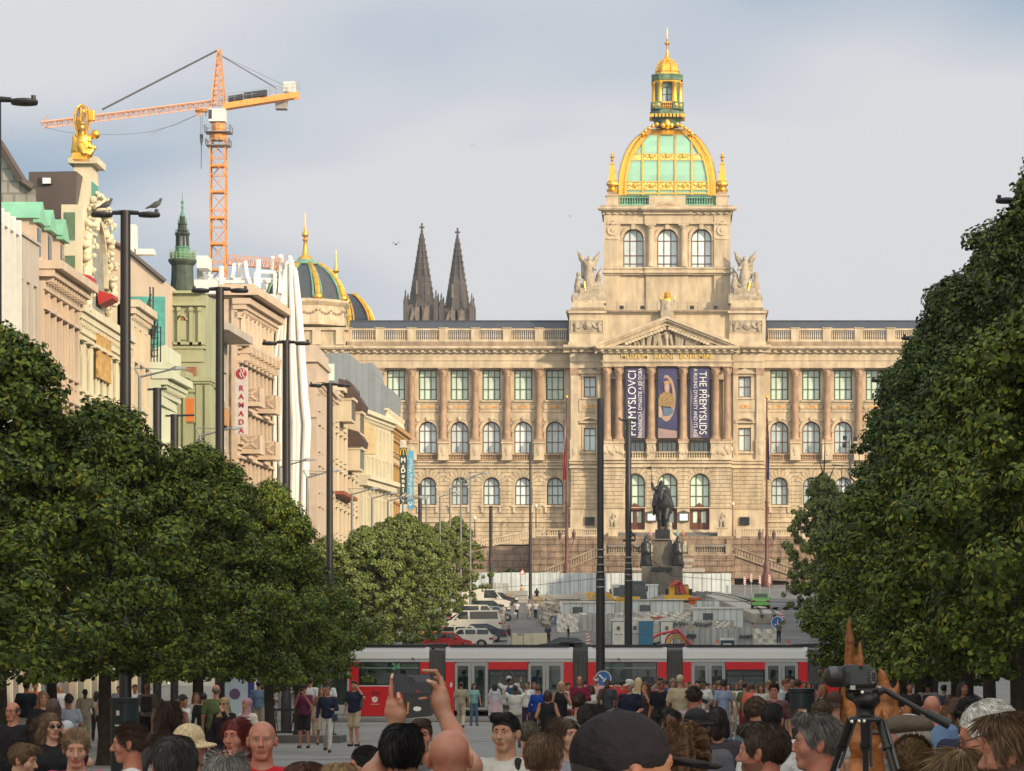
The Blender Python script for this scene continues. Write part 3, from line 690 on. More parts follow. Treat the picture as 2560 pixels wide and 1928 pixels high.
 for s_ in(-1,1):
  c=s_*xa_(199);pr=[('b',(c,Ya-.55,za_(816)),(2.1,.12,.85),{'k':.05})];rs=random.Random(5)
  pr+=[('e',(c,Ya-.75,za_(815)),(.62,.25,.62),{'k':.1}),('e',(c,Ya-.85,za_(815)),(.35,.3,.35),{'k':.05})]
  for q in(-1,1):
   for j in range(7):t=j/6;pr.append(('e',(c+q*(.7+1.2*t),Ya-.75,za_(815)-.55*sin(t*3.1)+.25),(.2,.18,.2),{'k':.06}))
   pr+=[('c',(c+q*1.75,Ya-.8,za_(828)),(c+q*1.6,Ya-.8,za_(814)),.16,.2,{'k':.06}),('e',(c+q*1.6,Ya-.85,za_(809)),(.17,.17,.2),{'k':.05})]
  LM('relief',blob('relief',pr,.08,stone_st),mus,-mus.location)
  m2=MB()
  for(x0,x1,z0,z1)in((-2.35,2.35,803,801),(-2.35,2.35,833,831),(-2.35,-2.2,831,803),(2.2,2.35,831,803)):m2.box(c+x0,c+x1,Ya-.75,Ya-.6,za_(z0),za_(z1),0)
  m2.out('relief_frame',stones,mus)
 Yt=Yc+6;zt_=lambda py:Z(py,Yt);xt=lambda o:o*Yt/F;D2=xt(155)*2
 mb=MB();ops=[(xt(o),25.5*k,zt_(671),zt_(572),True)for o in(-84.5,.5,85.5)]
 opening_wall(mb,lambda u,v,w:(u,Yt+w,v),xt(-155),xt(155),zt_(776),zt_(530),ops,.9,0)
 for s_ in(-1,1):mb.box(s_*xt(155)-(.02 if s_>0 else 0),s_*xt(155)+(.02 if s_<0 else 0),Yt+.001,Yt+D2,zt_(776),zt_(530),0)
 mb.box(xt(-155),xt(155),Yt+D2,Yt+D2+.3,zt_(776),zt_(530),0);mb.box(xt(-154),xt(154),Yt+1.4,Yt+1.6,zt_(776),zt_(530),2)
 mb.out('tower_wall',stones,mus)
 for o in(-84.5,.5,85.5):put_window(wt,mus,(xt(o),Yt+.65,zt_(671)))
 mb=MB()
 for s_ in(-1,1):
  a,b=sorted((s_*xt(117),s_*xt(158)));mb.box(a,b,Yt-.5,Yt-.001,zt_(668),zt_(530),0);mb.box(a,b,Yt-.35,Yt,zt_(776),zt_(688),0)
  if s_<0:mb.box(a,a+.3,Yt,Yt+D2-.1,zt_(668),zt_(530),0)
  else:mb.box(b-.3,b,Yt,Yt+D2-.1,zt_(668),zt_(530),0)
  c=s_*xt(137);mb.ring(c,zt_(577),.35,.75,Yt-.7,Yt-.5,0,360,12);mb.ell((c,Yt-.6,zt_(577)),(.35,.2,.4),8,5);mb.ring(c,zt_(563),.5,.8,Yt-.65,Yt-.5,0,180,8);mb.box(c-.9,c+.9,Yt-.62,Yt-.5,zt_(600),zt_(596),0)
  mb.ell((c,Yt-.6,zt_(560)),(.5,.2,.25),8,5)
 a,b=xt(-53),xt(53);mb.box(a,b,Yt-.3,Yt-.001,zt_(776),zt_(688),0)
 for o in(-41,41):
  mb.box(xt(o-11),xt(o+11),Yt-.35,Yt-.001,zt_(668),zt_(568),0)
  mb.lat([(.52,zt_(668)),(.5,zt_(664)),(.44,zt_(575)),(.6,zt_(569)),(.6,zt_(566))],(xt(o),Yt-.55),12,0);mb.box(xt(o)-.75,xt(o)+.75,Yt-1.15,Yt,zt_(566),zt_(562),0)
 for o in(-84.5,.5,85.5):
  c=xt(o);sp=zt_(572)-25.5*k;mb.ring(c,sp,25.8*k,31*k,Yt-.3,Yt-.001);mb.ring(c,sp,31*k,32.5*k,Yt-.4,Yt-.001)
  for q in(-1,1):mb.box(c+q*25.8*k,c+q*32.5*k,Yt-.25,Yt-.001,zt_(671),zt_(601),0);mb.box(c+q*25.6*k,c+q*34*k,Yt-.38,Yt-.001,zt_(602),zt_(598.5),0)
  mb.box(c-.3,c+.3,Yt-.55,Yt,zt_(574),zt_(562),0)
 for(y0,y1,pr_)in((688,684,.5),(684,681,.8),(681,673,.35),(673,669,.55),(561,557,.45),(557,536,.3)):
  mb.box(xt(-156)-pr_*.5,xt(156)+pr_*.5,Yt-pr_-.1,Yt-.001,zt_(y0),zt_(y1),0);mb.box(a-.2,b+.2,Yt-pr_-.35,Yt-.1,zt_(y0),zt_(y1),0)
 cornice(mb,xt(-157),xt(157),Yt-.2,zt_(519),1.15,0,.9);cornice(mb,a-.3,b+.3,Yt-.7,zt_(521),1.0,0,.5);dentils(mb,xt(-157),xt(157),Yt-.4,zt_(536.5),zt_(533),1.0,.4,.5)
 mb.box(xt(-166),xt(166),Yt-1.3,Yt+D2+1,zt_(519),zt_(516.5),2)
 mb.prism([(xt(-57),zt_(521)),(xt(57),zt_(521)),(xt(57),zt_(518)),(0,zt_(503)),(xt(-57),zt_(518))],Yt-1.5,Yt-.35,0)
 mb.prism([(xt(-42),zt_(520.5)),(xt(42),zt_(520.5)),(0,zt_(510))],Yt-1.52,Yt-1.45,4)
 mb.out('tower_mouldings',stones,mus)
 mb=MB();mb.box(xt(-46),xt(46),Yt-.3,Yt+.6,zt_(516.5),zt_(490),0)
 for s_ in(-1,1):
  a,b=sorted((s_*xt(122),s_*xt(152)));mb.box(a,b,Yt-.5,Yt+1.3,zt_(516.5),zt_(489),0);mb.box(a-.15,b+.15,Yt-.65,Yt+1.4,zt_(491),zt_(488),0)
  a,b=sorted((s_*xt(46),s_*xt(122)));balustrade(mb,a,b,Yt,zt_(514),zt_(492),12,5,.3);mb.box(a,b,Yt-.25,Yt+.25,zt_(516.5),zt_(514),0)
 mb.out('tower_parapet',stones+[verdi],mus,40)
 for s_ in(-1,1):
  for yy in(Yt+.4,Yt+D2-.6):
   c=s_*xt(137.5);m2=MB();h0=zt_(488);s4=R(45)
   m2.box(c-.62,c+.62,yy-.62,yy+.62,h0,zt_(480),1)
   m2.lat([(.75,zt_(480)),(.85,zt_(474)),(.55,zt_(470)),(.62,zt_(466)),(.9,zt_(461)),(.85,zt_(457)),(.62,zt_(452))],(c,yy),8,0)
   m2.lat([(.82,zt_(452)),(.78,zt_(449)),(.42,zt_(412)),(.5,zt_(411)),(.12,zt_(404))],(c,yy),4,0,s4)
   m2.lat([(.1,zt_(404)),(.22,zt_(399)),(.1,zt_(396)),(.38,zt_(392)),(.1,zt_(388)),(.16,zt_(386)),(.03,zt_(378))],(c,yy),10,0)
   for q in(-1,1):m2.add([(c+q*.12,yy-.56,zt_(450)),(c+q*.42,yy-.56,zt_(450)),(c+q*.24,yy-.36,zt_(414)),(c+q*.1,yy-.36,zt_(414))],[(0,1,2,3)],0)
   m2.out('gilded_obelisk',[gold,stone_red],mus,30)
 prof=[(489,122.5),(470,122.2),(452,121.5),(437,120),(420,116.5),(403,112.3),(386,106.3),(370,99),(354,89.5),(340,79.5),(328,66),(318,51),(311,36),(306,16)]
 Yd=Yt+.6;hm=122.5*k;cy=Yd+hm;zt2=lambda py:Z(py,Yd)
 ph=[(zt2(p),w*k)for p,w in prof]
 def face_pt(h_,z,x,rot,outw=0.0):
  p=Vector((x,-(h_+outw),z));p=Matrix.Rotation(R(90*rot),3,'Z')@p;return(p.x,p.y+cy,p.z)
 glassb=MB();goldb=MB();frz=MB()
 def wid(z):
  for(z0,h0),(z1,h1)in zip(ph[:-1],ph[1:]):
   if z0<=z<=z1:return h0+(h1-h0)*(z-z0)/(z1-z0)
  return ph[-1][1]
 zs=np.linspace(ph[0][0],ph[-1][0]-.01,46)
 bt=20.5*k
 for rot in range(4):
  for z0,z1 in zip(zs[:-1],zs[1:]):
   h0,h1=wid(z0),wid(z1)
   xs0=[-h0,-max(h0-bt*(1 if z0<zt2(380)else 1.25),0)];xs1=[-h1,-max(h1-bt*(1 if z1<zt2(380)else 1.25),0)]
   if z1>zt2(327):xs0[1]=xs1[1]=0.0
   for q in(-1,1):
    for(f0,f1,ow)in((0,.35,.25),(.35,.75,.05),(.75,1.0,.3)):
     a0,a1=xs0[0]+(xs0[1]-xs0[0])*f0,xs0[0]+(xs0[1]-xs0[0])*f1;b0,b1=xs1[0]+(xs1[1]-xs1[0])*f0,xs1[0]+(xs1[1]-xs1[0])*f1
     goldb.add([face_pt(h0,z0,q*a0,rot,ow),face_pt(h0,z0,q*a1,rot,ow),face_pt(h1,z1,q*b1,rot,ow),face_pt(h1,z1,q*b0,rot,ow)],[(0,1,2,3)if q<0 else(3,2,1,0)])
   if xs0[1]<-.01:
    glassb.add([face_pt(h0,z0,xs0[1],rot),face_pt(h0,z0,-xs0[1],rot),face_pt(h1,z1,-xs1[1],rot),face_pt(h1,z1,xs1[1],rot)],[(0,1,2,3)])
    for c in(-62,-20.7,20.7,62):
     cx=c*k
     if abs(cx)<-xs0[1]+.1 and z1<zt2(325):goldb.add([face_pt(h0,z0,cx-.12,rot,.22),face_pt(h0,z0,cx+.12,rot,.22),face_pt(h1,z1,cx+.12,rot,.22),face_pt(h1,z1,cx-.12,rot,.22)],[(0,1,2,3)])
  for(pa,pb)in((486,482.5),(476,474),(455.5,453.5),(400,398.5),(384,382.5)):
   z0,z1=zt2(pa),zt2(pb);h=wid((z0+z1)/2);w=h-bt
   goldb.add([face_pt(h,z0,-w,rot,.25),face_pt(h,z0,w,rot,.25),face_pt(h,z1,w,rot,.25),face_pt(h,z1,-w,rot,.25)],[(0,1,2,3)])
  rs=random.Random(rot)
  for(pa,pb)in((474,455.5),(398.5,384)):
   z0,z1=zt2(pa),zt2(pb);h0,h1=wid(z0),wid(z1)
   frz.add([face_pt(h0,z0,-(h0-bt),rot,.08),face_pt(h0,z0,h0-bt,rot,.08),face_pt(h1,z1,h1-bt,rot,.08),face_pt(h1,z1,-(h1-bt),rot,.08)],[(0,1,2,3)],1)
   for c in(-82,-41.4,0,41.4,82):
    cx=c*k
    if abs(cx)>h1-bt-.3:continue
    zc=(z0+z1)/2;hh=(h0+h1)/2
    def lump(dx,dz,rx,rz):
     x_,y_,z_=face_pt(hh,zc+dz,cx+dx,rot,.12);frz.ell((x_,y_,z_),(rx,rx*.7,rz)if rot%2==0 else(rx*.7,rx,rz),7,5,0)
    lump(0,.1,.24,.3)
    for j in range(6):
     t=(j+.5)/6*2-1;lump(t*.85,.16-.42*(1-abs(t))*(1 if pa>450 else sin(j*2.1)),.13,.14)
 g_=glassb.out('dome_glass',[dome_glass],mus);goldb.out('dome_gilding',[gold],mus);frz.out('gilded_frieze',[gold,gold_dull],mus)
 m2=MB()
 for rot in range(4):
  for i in range(40):
   z=ph[0][0]+(ph[-1][0]-ph[0][0])*i/40;h=wid(z)
   for q in(-1,1):
    p=face_pt(h,z,q*(h-.75),rot,.12);m2.ell(p,(.09,.09,.12),6,4)
 pr=[]
 for q in(-1,1):
  for(o,p_)in((26,306),(36,310),(46,315),(55,321),(62,328)):m2.ell((q*o*k,Yd+1.5+o*.02,zt2(p_)),(.32,.32,.3),8,6)
 m2.ell((0,Yd+4.3,zt2(300)),(.5,.4,.75),8,6);m2.ell((-.6,Yd+4.3,zt2(303)),(.4,.3,.4),8,6);m2.ell((.6,Yd+4.3,zt2(303)),(.4,.3,.4),8,6)
 m2.out('gilded_crest',[gold],mus,60)
 zl=lambda py:Z(py,cy);kl=cy/F;lan=MB();e8=R(22.5);rt=1/cos(e8)
 def oct_(mb_,prof_,mi):mb_.lat([(r_*kl*rt,zl(p))for r_,p in prof_],(0,cy),8,mi,e8)
 oct_(lan,[(30,318),(34,302),(36,300),(38,298),(42,292),(43.5,289),(43.5,283),(38,281),(36,278)],1)
 def csq(mb_,prof_,mi,ch=.55):
  vs=[];fs=[]
  for h_,p in prof_:
   h_*=kl;c_=h_*ch
   vs+=[(x,y+cy,zl(p))for x,y in((c_,-h_),(h_,-c_),(h_,c_),(c_,h_),(-c_,h_),(-h_,c_),(-h_,-c_),(-c_,-h_))]
  for j in range(len(prof_)-1):
   for i in range(8):fs.append((j*8+i,j*8+(i+1)%8,j*8+8+(i+1)%8,j*8+8+i))
  fs+=[tuple(range(8))[::-1],tuple(range(len(prof_)*8-8,len(prof_)*8))];mb_.add(vs,fs,mi)
 oct_=csq
 for i in range(9):
  x=(-36+9*i)*kl
  for q in(-1,1):lan.box(x-.17,x+.17,cy+q*40*kl-.25,cy+q*40*kl+.25,zl(298),zl(290),0);lan.box(q*40*kl-.25,q*40*kl+.25,cy+x-.17,cy+x+.17,zl(298),zl(290),0)
 oct_(lan,[(33,278),(33,275)],1);oct_(lan,[(36,262),(36,259)],0);oct_(lan,[(25,275),(25,262)],1)
 for i in range(7):
  x=(-15+5*i)*kl
  for q in(-1,1):baluster(lan,x,cy+q*34*kl,zl(275),zl(262),.13,0);baluster(lan,q*34*kl,cy+x,zl(275),zl(262),.13,0)
 for sx_ in(-1,1):
  for sy_ in(-1,1):
   for(u_,v_)in((18,33),(32,20)):
    x,y=sx_*u_*kl,cy+sy_*v_*kl;lan.lat([(.46,zl(259)),(.40,zl(256)),(.36,zl(216)),(.5,zl(212)),(.5,zl(210))],(x,y),10,0)
    x,y=sx_*min(u_+4,33)*kl,cy+sy_*min(v_+1,33)*kl;lan.box(x-.5,x+.5,y-.4,y+.4,zl(277),zl(259.1),1);lan.ell((x,y-.4,zl(268)),(.25,.12,.35),6,4,0)
   x,y=sx_*22*kl,cy+sy_*22*kl;lan.box(x-.42,x+.42,y-.42,y+.42,zl(262),zl(210),1)
 oct_(lan,[(30,211),(34,208),(34,204)],0);oct_(lan,[(37,203.9),(38,195),(39.5,191),(37,189)],1);oct_(lan,[(28,189),(27,182),(30,181)],0)
 for i in range(4):
  p=[(-18*kl,204),(18*kl,204),(0,191)];q=MB();q.prism([(a,zl(b))for a,b in p],-39*kl,-34*kl,0)
  rm=Matrix.Rotation(R(90*i),3,'Z');vs=[rm@Vector(v)for v in q.v];lan.add([(v.x,v.y+cy,v.z)for v in vs],q.f,1)
 ln=lan.out('lantern',[gold,verdi_d],mus,35)
 m2=MB();m2.box(-13*kl,13*kl,cy-21*kl,cy+21*kl,zl(262),zl(211));m2.out('pane',[glass_b],ln)
 m2=MB()
 for i in range(4):
  q=MB();q.ring(0,zl(231),11*kl,14.5*kl,-27*kl,-24*kl);q.box(-14.5*kl,-11*kl,-27*kl,-24*kl,zl(259),zl(231));q.box(11*kl,14.5*kl,-27*kl,-24*kl,zl(259),zl(231));q.box(-.09,.09,-22.6*kl,-21.6*kl,zl(259),zl(218));q.box(-12*kl,12*kl,-22.6*kl,-21.6*kl,zl(240),zl(238.5));q.box(-22*kl,-14.5*kl,-24*kl,-22*kl,zl(259),zl(210));q.box(14.5*kl,22*kl,-24*kl,-22*kl,zl(259),zl(210));q.box(-14.5*kl,14.5*kl,-25*kl,-23*kl,zl(217),zl(210))
  rm=Matrix.Rotation(R(90*i),3,'Z');m2.add([(v.x,v.y+cy,v.z)for v in(rm@Vector(p)for p in q.v)],q.f)
 m2.out('arched_frame',[verdi_d],ln)
 m2=MB();oct_(m2,[(26,182),(25.5,178),(24.5,170),(21.5,163),(17,157),(11,152),(8,150)],0)
 for i in range(8):
  t=R(45*i+22.5)
  for(r_,p)in((26,181),(25.5,175),(24,168),(20.5,161),(15,155),(9,151)):m2.ell((r_*rt*kl*cos(t),cy+r_*rt*kl*sin(t),zl(p)),(.2,.2,.28),6,4)
 m2.lat([(8*kl,zl(150)),(8.5*kl,zl(147)),(5*kl,zl(143)),(3.4*kl,zl(134)),(2.0*kl,zl(122)),(3*kl,zl(119)),(1.4*kl,zl(116)),(5.5*kl,zl(111)),(7.5*kl,zl(109)),(5.5*kl,zl(106)),(1.5*kl,zl(102)),(2.6*kl,zl(99)),(1.4*kl,zl(96)),(.5*kl,zl(70))],(0,cy),12,0)
 m2.out('finial',[gold],mus,40)
 m2=MB();y=Ya-.3;z0=za_(776)
 for j in range(4):m2.box(xa_(-152),xa_(152),y-.02,y+.02,z0+.35+j*.27,z0+.38+j*.27)
 for j in range(13):x=xa_(-152)+(xa_(152)-xa_(-152))*j/12;m2.box(x-.03,x+.03,y-.03,y+.03,z0,z0+1.2)
 m2.out('roof_railing',[M('grey_railing_steel',(.2,.2,.2),.5,.3)],mus)
 for o in(-114,-62,62,121):m2=MB();m2.box(xa_(o)-.3,xa_(o)+.3,y-.4,y-.1,z0+.1,z0+.6);m2.out('floodlight',[black],mus)
central()
# --- terrace, stairs, retaining walls
def terrace():
 Yr=566.0;zr=lambda py:Z(py,Yr);xr=lambda o:(o-VX)*Yr/F
 T=thing('terrace_ramp','rusticated brown stone terrace wall with balustraded ramps below the museum','retaining wall',(0,566,gz(560)))
 mb=MB();za=zr(1352)
 mb.box(xr(1330),xr(2010),Yr,YM+2,zr(1480),zr(1341),0);mb.box(xr(900),xr(1330),Yr+6,YM+2,zr(1480),zr(1362),0);mb.box(xr(2010),xr(2500),Yr+6,YM+2,zr(1480),zr(1362),0)
 rustic(mb,xr(1330),xr(1520),Yr,zr(1445),zr(1345),[],.95,.25,0);rustic(mb,xr(1815),xr(2010),Yr,zr(1445),zr(1345),[],.95,.25,0)
 mb.out('retaining_wall',[stone_base],T)
 mb=MB();Y2=562.5
 mb.box(X(1500,Y2),X(1836,Y2),Y2,Yr,zr(1480),Z(1384,Y2),0);rustic(mb,X(1500,Y2),X(1836,Y2),Y2,Z(1446,Y2),Z(1388,Y2),[],.9,.25,0)
 for s_ in(-1,1):
  xa,xb=(X(1500,Y2),X(1360,Y2))if s_<0 else(X(1836,Y2),X(2005,Y2));z0,z1=Z(1388,Y2),Z(1446,Y2)
  mb.prism([(xa,z1),(xb,z1-.5),(xb,z1),(xa,z0)],Y2,Y2+3,0)
 mb.out('ramp_wall',[stone_base],T)
 mb=MB()
 balustrade(mb,X(1520,Y2),X(1602,Y2),Y2+.2,Z(1384,Y2),Z(1364,Y2),14,1,.4);balustrade(mb,X(1735,Y2),X(1812,Y2),Y2+.2,Z(1384,Y2),Z(1364,Y2),13,1,.4)
 for px in(1508,1609,1728,1822):mb.box(X(px-8,Y2),X(px+8,Y2),Y2-.3,Y2+.7,Z(1386,Y2),Z(1360,Y2),1)
 mb.box(X(1500,Y2),X(1836,Y2),Y2-.35,Y2+.5,Z(1390,Y2),Z(1385,Y2),1)
 for s_ in(-1,1):
  (pa,pb)=((1500,1360)if s_<0 else(1836,2000));n=22
  A,B=W(pa,1386,Y2),W(pb,1444,Y2);up=Vector((0,0,1.15))
  for q,h in((0,.2),(1,.2)):
   P,Q=A+up*q,B+up*q;mb.add([P+Vector((0,-.25,-h)),Q+Vector((0,-.25,-h)),Q+Vector((0,.25,-h)),P+Vector((0,.25,-h)),P+Vector((0,-.25,0)),Q+Vector((0,-.25,0)),Q+Vector((0,.25,0)),P+Vector((0,.25,0))],[(0,3,2,1),(4,5,6,7),(0,1,5,4),(1,2,6,5),(2,3,7,6),(3,0,4,7)],1)
  for i in range(n):P=A.lerp(B,(i+.5)/n);baluster(mb,P.x,P.y,P.z,P.z+1.0,.2,1)
 mb.out('ramp_balustrade',[stone_base,stone_d],T,40)
 mb=MB()
 for(a,b,n)in((1338,1418,14),(1424,1500,13),(1848,1910,11),(1918,2005,14)):
  balustrade(mb,xr(a),xr(b),Yr+.2,zr(1341),zr(1322),n,0,.4)
 for px in(1334,1421,1503,1845,1914,2010):mb.box(xr(px-5),xr(px+5),Yr-.15,Yr+.55,zr(1345),zr(1320),0)
 Ys=Yr+6.2
 for(a,b)in((1200,1330),(2012,2160)):
  A,B=(W(a,1368,Ys),W(b,1342,Ys))if a<1500 else(W(b,1368,Ys),W(a,1342,Ys))
  for h in(0,1.0):mb.add([A+Vector((0,-.2,h-.2)),B+Vector((0,-.2,h-.2)),B+Vector((0,.2,h-.2)),A+Vector((0,.2,h-.2)),A+Vector((0,-.2,h)),B+Vector((0,-.2,h)),B+Vector((0,.2,h)),A+Vector((0,.2,h))],[(0,3,2,1),(4,5,6,7),(0,1,5,4),(1,2,6,5),(2,3,7,6),(3,0,4,7)],0)
  for i in range(20):P=A.lerp(B,(i+.5)/20);baluster(mb,P.x,P.y,P.z,P.z+.9,.18,0)
 mb.out('terrace_balustrade',[stone,stone_d],T,40)
 st=MB();n=12;y0=563.3;y1=Yc-2.8;z0,z1=Z(1370,563),Z(1332,Yc-2.6);x0,x1=X(1519,Yr),X(1817,Yr)
 for i in range(n):st.box(x0,x1,y0+(y1-y0)*i/n,y1+.1,z0+(z1-z0)*i/n-(2 if i==0 else 0),z0+(z1-z0)*(i+1)/n)
 st.out('stairs',[M('grey_granite_steps',(.16,.155,.15),.85,var=.15)],T)
terrace()
# --- museum: corner pavilions with dark ribbed domes
def pavilion(side):
 Yp=YM-1.5;zz=lambda py:Z(py,Yp);k_=Yp/F;c=side*905*k_;hw=105*k_
 mb=MB();mb.box(c-hw,c+hw,Yp,Yp+24,zz(1480),zz(868),0)
 mb.box(c-hw-.6,c+hw+.6,Yp-.7,Yp+24.6,zz(921),zz(905),0);cornice(mb,c-hw,c+hw,Yp-.4,zz(866),1.1,0,1);dentils(mb,c-hw,c+hw,Yp-.7,zz(881),zz(876),1.15,.45,.5)
 mb.box(c-hw+.3,c+hw-.3,Yp-.1,Yp+20,zz(868),zz(826),0);mb.box(c-hw-.2,c+hw+.2,Yp-.5,Yp+20,zz(826),zz(819),0)
 for q in(-1,-.33,.33,1):mb.box(c+q*(hw-1)-.6,c+q*(hw-1)+.6,Yp-.5,Yp,zz(862),zz(826),0)
 for q in(-1,1):mb.box(*sorted((c+q*(hw-1.6),c+q*hw)),Yp-.6,Yp,zz(1362),zz(868),0)
 mb.out('pavilion_wall',stones,mus)
 Yd=Yp+11;zd=lambda py:Z(py,Yd);kd=Yd/F;r=103*kd;rt=1/cos(R(22.5));cx=side*905*kd
 m2=MB();m2.lat([(r*rt,zd(819)),(r*rt,zd(812)),(r*.985*rt,zd(810)),(r*.96*rt,zd(772)),(r*rt,zd(768)),(r*1.05*rt,zd(762)),(r*1.05*rt,zd(757)),(r*.94*rt,zd(754))],(cx,Yd),8,0,R(22.5))
 for a in range(8):
  t=R(45*a)
  for j in range(11):
   u=(j-5)/5*r*.36;zz_=zd(783)-.5*(1-((abs(j-5)%5)/2.5-1)**2)-.05
   m2.ell((cx+r*.97*cos(t)-u*sin(t),Yd+r*.97*sin(t)+u*cos(t),zz_),(.22,.22,.22),6,4,2)
 m2.out('dome_drum',stones,mus)
 pr=[(754,96),(740,93),(722,88),(705,79),(690,68),(677,55),(668,42),(664,33)]
 m2=MB();m2.lat([(w*kd*rt,zd(p))for p,w in pr],(cx,Yd),8,0,R(22.5));m2.out('slate_dome',[slate],mus)
 m2=MB()
 for a in range(8):
  for da,wd,mi in((0,.42,0),(-6,.16,1),(6,.16,1)):
   t=R(22.5+45*a+da);pts=[(cx+(w*kd*(rt if da==0 else rt*.975)+.12)*cos(t),Yd+(w*kd*(rt if da==0 else rt*.975)+.12)*sin(t),zd(p))for p,w in pr]
   m2.path(pts,wd,6,mi)
  t=R(22.5+45*a);m2.ell((cx+99*kd*rt*cos(t),Yd+99*kd*rt*sin(t),zd(751)),(.7,.7,.6),8,6)
 m2.lat([(33*kd,zd(664)),(37*kd,zd(662)),(37*kd,zd(657)),(24*kd,zd(655)),(20*kd,zd(650))],(cx,Yd),14,1)
 m2.lat([(20*kd,zd(650)),(17*kd,zd(645)),(8*kd,zd(638)),(6*kd,zd(622)),(4*kd,zd(606)),(7*kd,zd(600)),(3*kd,zd(595)),(8.5*kd,zd(589)),(8.5*kd,zd(585)),(3*kd,zd(578)),(3.5*kd,zd(572)),(1.6*kd,zd(566)),(.7*kd,zd(532))],(cx,Yd),12,0)
 m2.out('dome_ribs',[gold,verdi],mus,50)
pavilion(-1);pavilion(1)
m2=MB();c=X(840,600);zq=lambda p:Z(p,600)
m2.lat([(.5,zq(790)),(.45,zq(745)),(.3,zq(722)),(.55,zq(715)),(.25,zq(708)),(.3,zq(690)),(.18,zq(684)),(.5,zq(678)),(.25,zq(671)),(.2,zq(662)),(.05,zq(625))],(c,600),10)
m2.out('gilded_pinnacle',[gold],mus,40)
Yb=640;kb=Yb/F;cxb=X(845,Yb);m2=MB();prb=[(870,92),(800,90),(782,84),(766,74),(752,62),(742,50),(737,40)]
m2.lat([(w*kb,Z(p,Yb))for p,w in prb],(cxb,Yb),8,0,R(22.5));m2.out('slate_dome',[slate],mus)
m2=MB()
for a in range(8):
 for da in(0,-7,7):
  t=R(22.5+45*a+da);m2.path([(cxb+(w*kb+.1)*cos(t),Yb+(w*kb+.1)*sin(t),Z(p,Yb))for p,w in prb],.38 if da==0 else.14,6)
m2.out('dome_ribs',[gold],mus,50)
def angel_group(px,Y,mirror):
 s=-1 if mirror else 1;zz=lambda p:Z(p,Y);k_=Y/F;cx=X(px,Y)
 P=lambda dx,py,dy=0:(cx+s*dx*k_,Y+dy,zz(py))
 pr=[('b',P(0,752),(38*k_,1.3,.5),{'k':.2}),('b',P(2,736),(23*k_,1.1,.7),{'k':.3})]
 pr+=[('c',P(0,728),P(0,690),.85,.62,{'k':.3}),('c',P(0,692),P(0,660),.62,.42,{'k':.25}),('c',P(-7,662),P(7,662),.32,.32,{'k':.2}),('e',P(0,648),(.32,.34,.42),{'k':.12}),('c',P(-7,662),P(-14,652,-.4),.2,.15,{'k':.1}),('c',P(7,664),P(17,676,-.6),.2,.14,{'k':.1}),('c',P(-5,668,.5),P(-20,644,.6),.45,.32,{'k':.2}),('c',P(-20,644,.6),P(-29,626,.6),.32,.06,{'k':.15}),('c',P(5,668,.5),P(17,646,.6),.45,.30,{'k':.2}),('c',P(17,646,.6),P(26,627,.6),.3,.06,{'k':.15}),('c',P(-13,690,.7),P(-15,662,.7),.35,.3,{'k':.2})]
 for(dx,top,w)in((-27,687,1),(25,690,1)):
  pr+=[('c',P(dx,744),P(dx*.95,716),.6,.5,{'k':.25}),('c',P(dx,716),P(dx,700),.5,.38,{'k':.2}),('e',P(dx,top),(.3,.32,.38),{'k':.1}),('c',P(dx*.9,704),P(dx*.55,716,-.6),.2,.15,{'k':.12}),('c',P(dx,730),P(dx*1.3,748,-.5),.35,.25,{'k':.2})]
 pr+=[('c',P(20,712,.8),P(24,685,.8),.4,.3,{'k':.2}),('c',P(24,688,.8),P(31,664,.8),.3,.05,{'k':.15})]
 for dx in(-34,-22,-9,9,22,33):pr.append(('e',P(dx,748,-.8),(.55,.4,.75),{'k':.15}))
 pr=[p[:3]+(p[3]*1.22,p[4]*1.2)+p[5:]if p[0]=='c' else(p[0],p[1],tuple(v*1.12 for v in p[2]))+p[3:]for p in pr];V,Fq=nets(pr,.10);me=np_mesh('figures',V,Fq,[stone_st])
 T=thing('sculpture_group','winged stone figures with raised wings crowning the %s shoulder of the museum roof'%('right' if mirror else 'left'),'statue',(cx,Y,zz(757)),group='winged sculpture groups on the museum roof')
 LM('figures',me,T,-T.location)
 m2=MB();m2.box(cx-39*k_,cx+39*k_,Y-1.5,Y+1.6,zz(760)-.02,zz(754));m2.out('plinth',[stone],T)
 m2=MB();A=Vector(P(-12,706,-1.0));B=Vector(P(-9,728,-1.1));m2.tube(A,B,.1,.16);m2.out('gilded_staff',[gold],T)
angel_group(1473,YM+.5,False);angel_group(1862,YM+.5,True)
T=thing('heraldic_crest','small gilded crown and winged shield on the pediment apex','statue',(0,576,Z(795,576)))
P=lambda dx,py,dy=0:(dx*.0576,576+dy,Z(py,576))
pr=[('b',P(0,786),(.95,.6,.55),{'k':.1}),('b',P(0,765),(.75,.35,.95),{'k':.2}),('e',P(0,757),(.65,.5,.9),{'k':.2}),('e',P(0,772,-.3),(.5,.3,.8),{'k':.1}),('e',P(0,747),(.42,.4,.35),{'k':.1})]
for q in(-1,1):pr+=[('c',P(q*9,762),P(q*18,744),.4,.12,{'k':.15}),('c',P(q*14,755),P(q*22,738),.22,.06,{'k':.1}),('e',P(q*12,768),(.3,.3,.6),{'k':.15})]
V,Fq=nets(pr,.08);cz=V[Fq].mean(1);g_=((cz[:,2]>Z(748,576))&(np.abs(cz[:,0])>.75))|((np.abs(cz[:,0])<.45)&(cz[:,2]>Z(752,576)))
LM('shield',np_mesh('shield',V,Fq,[stone_st,gold],g_.astype(int)),T,-T.location)
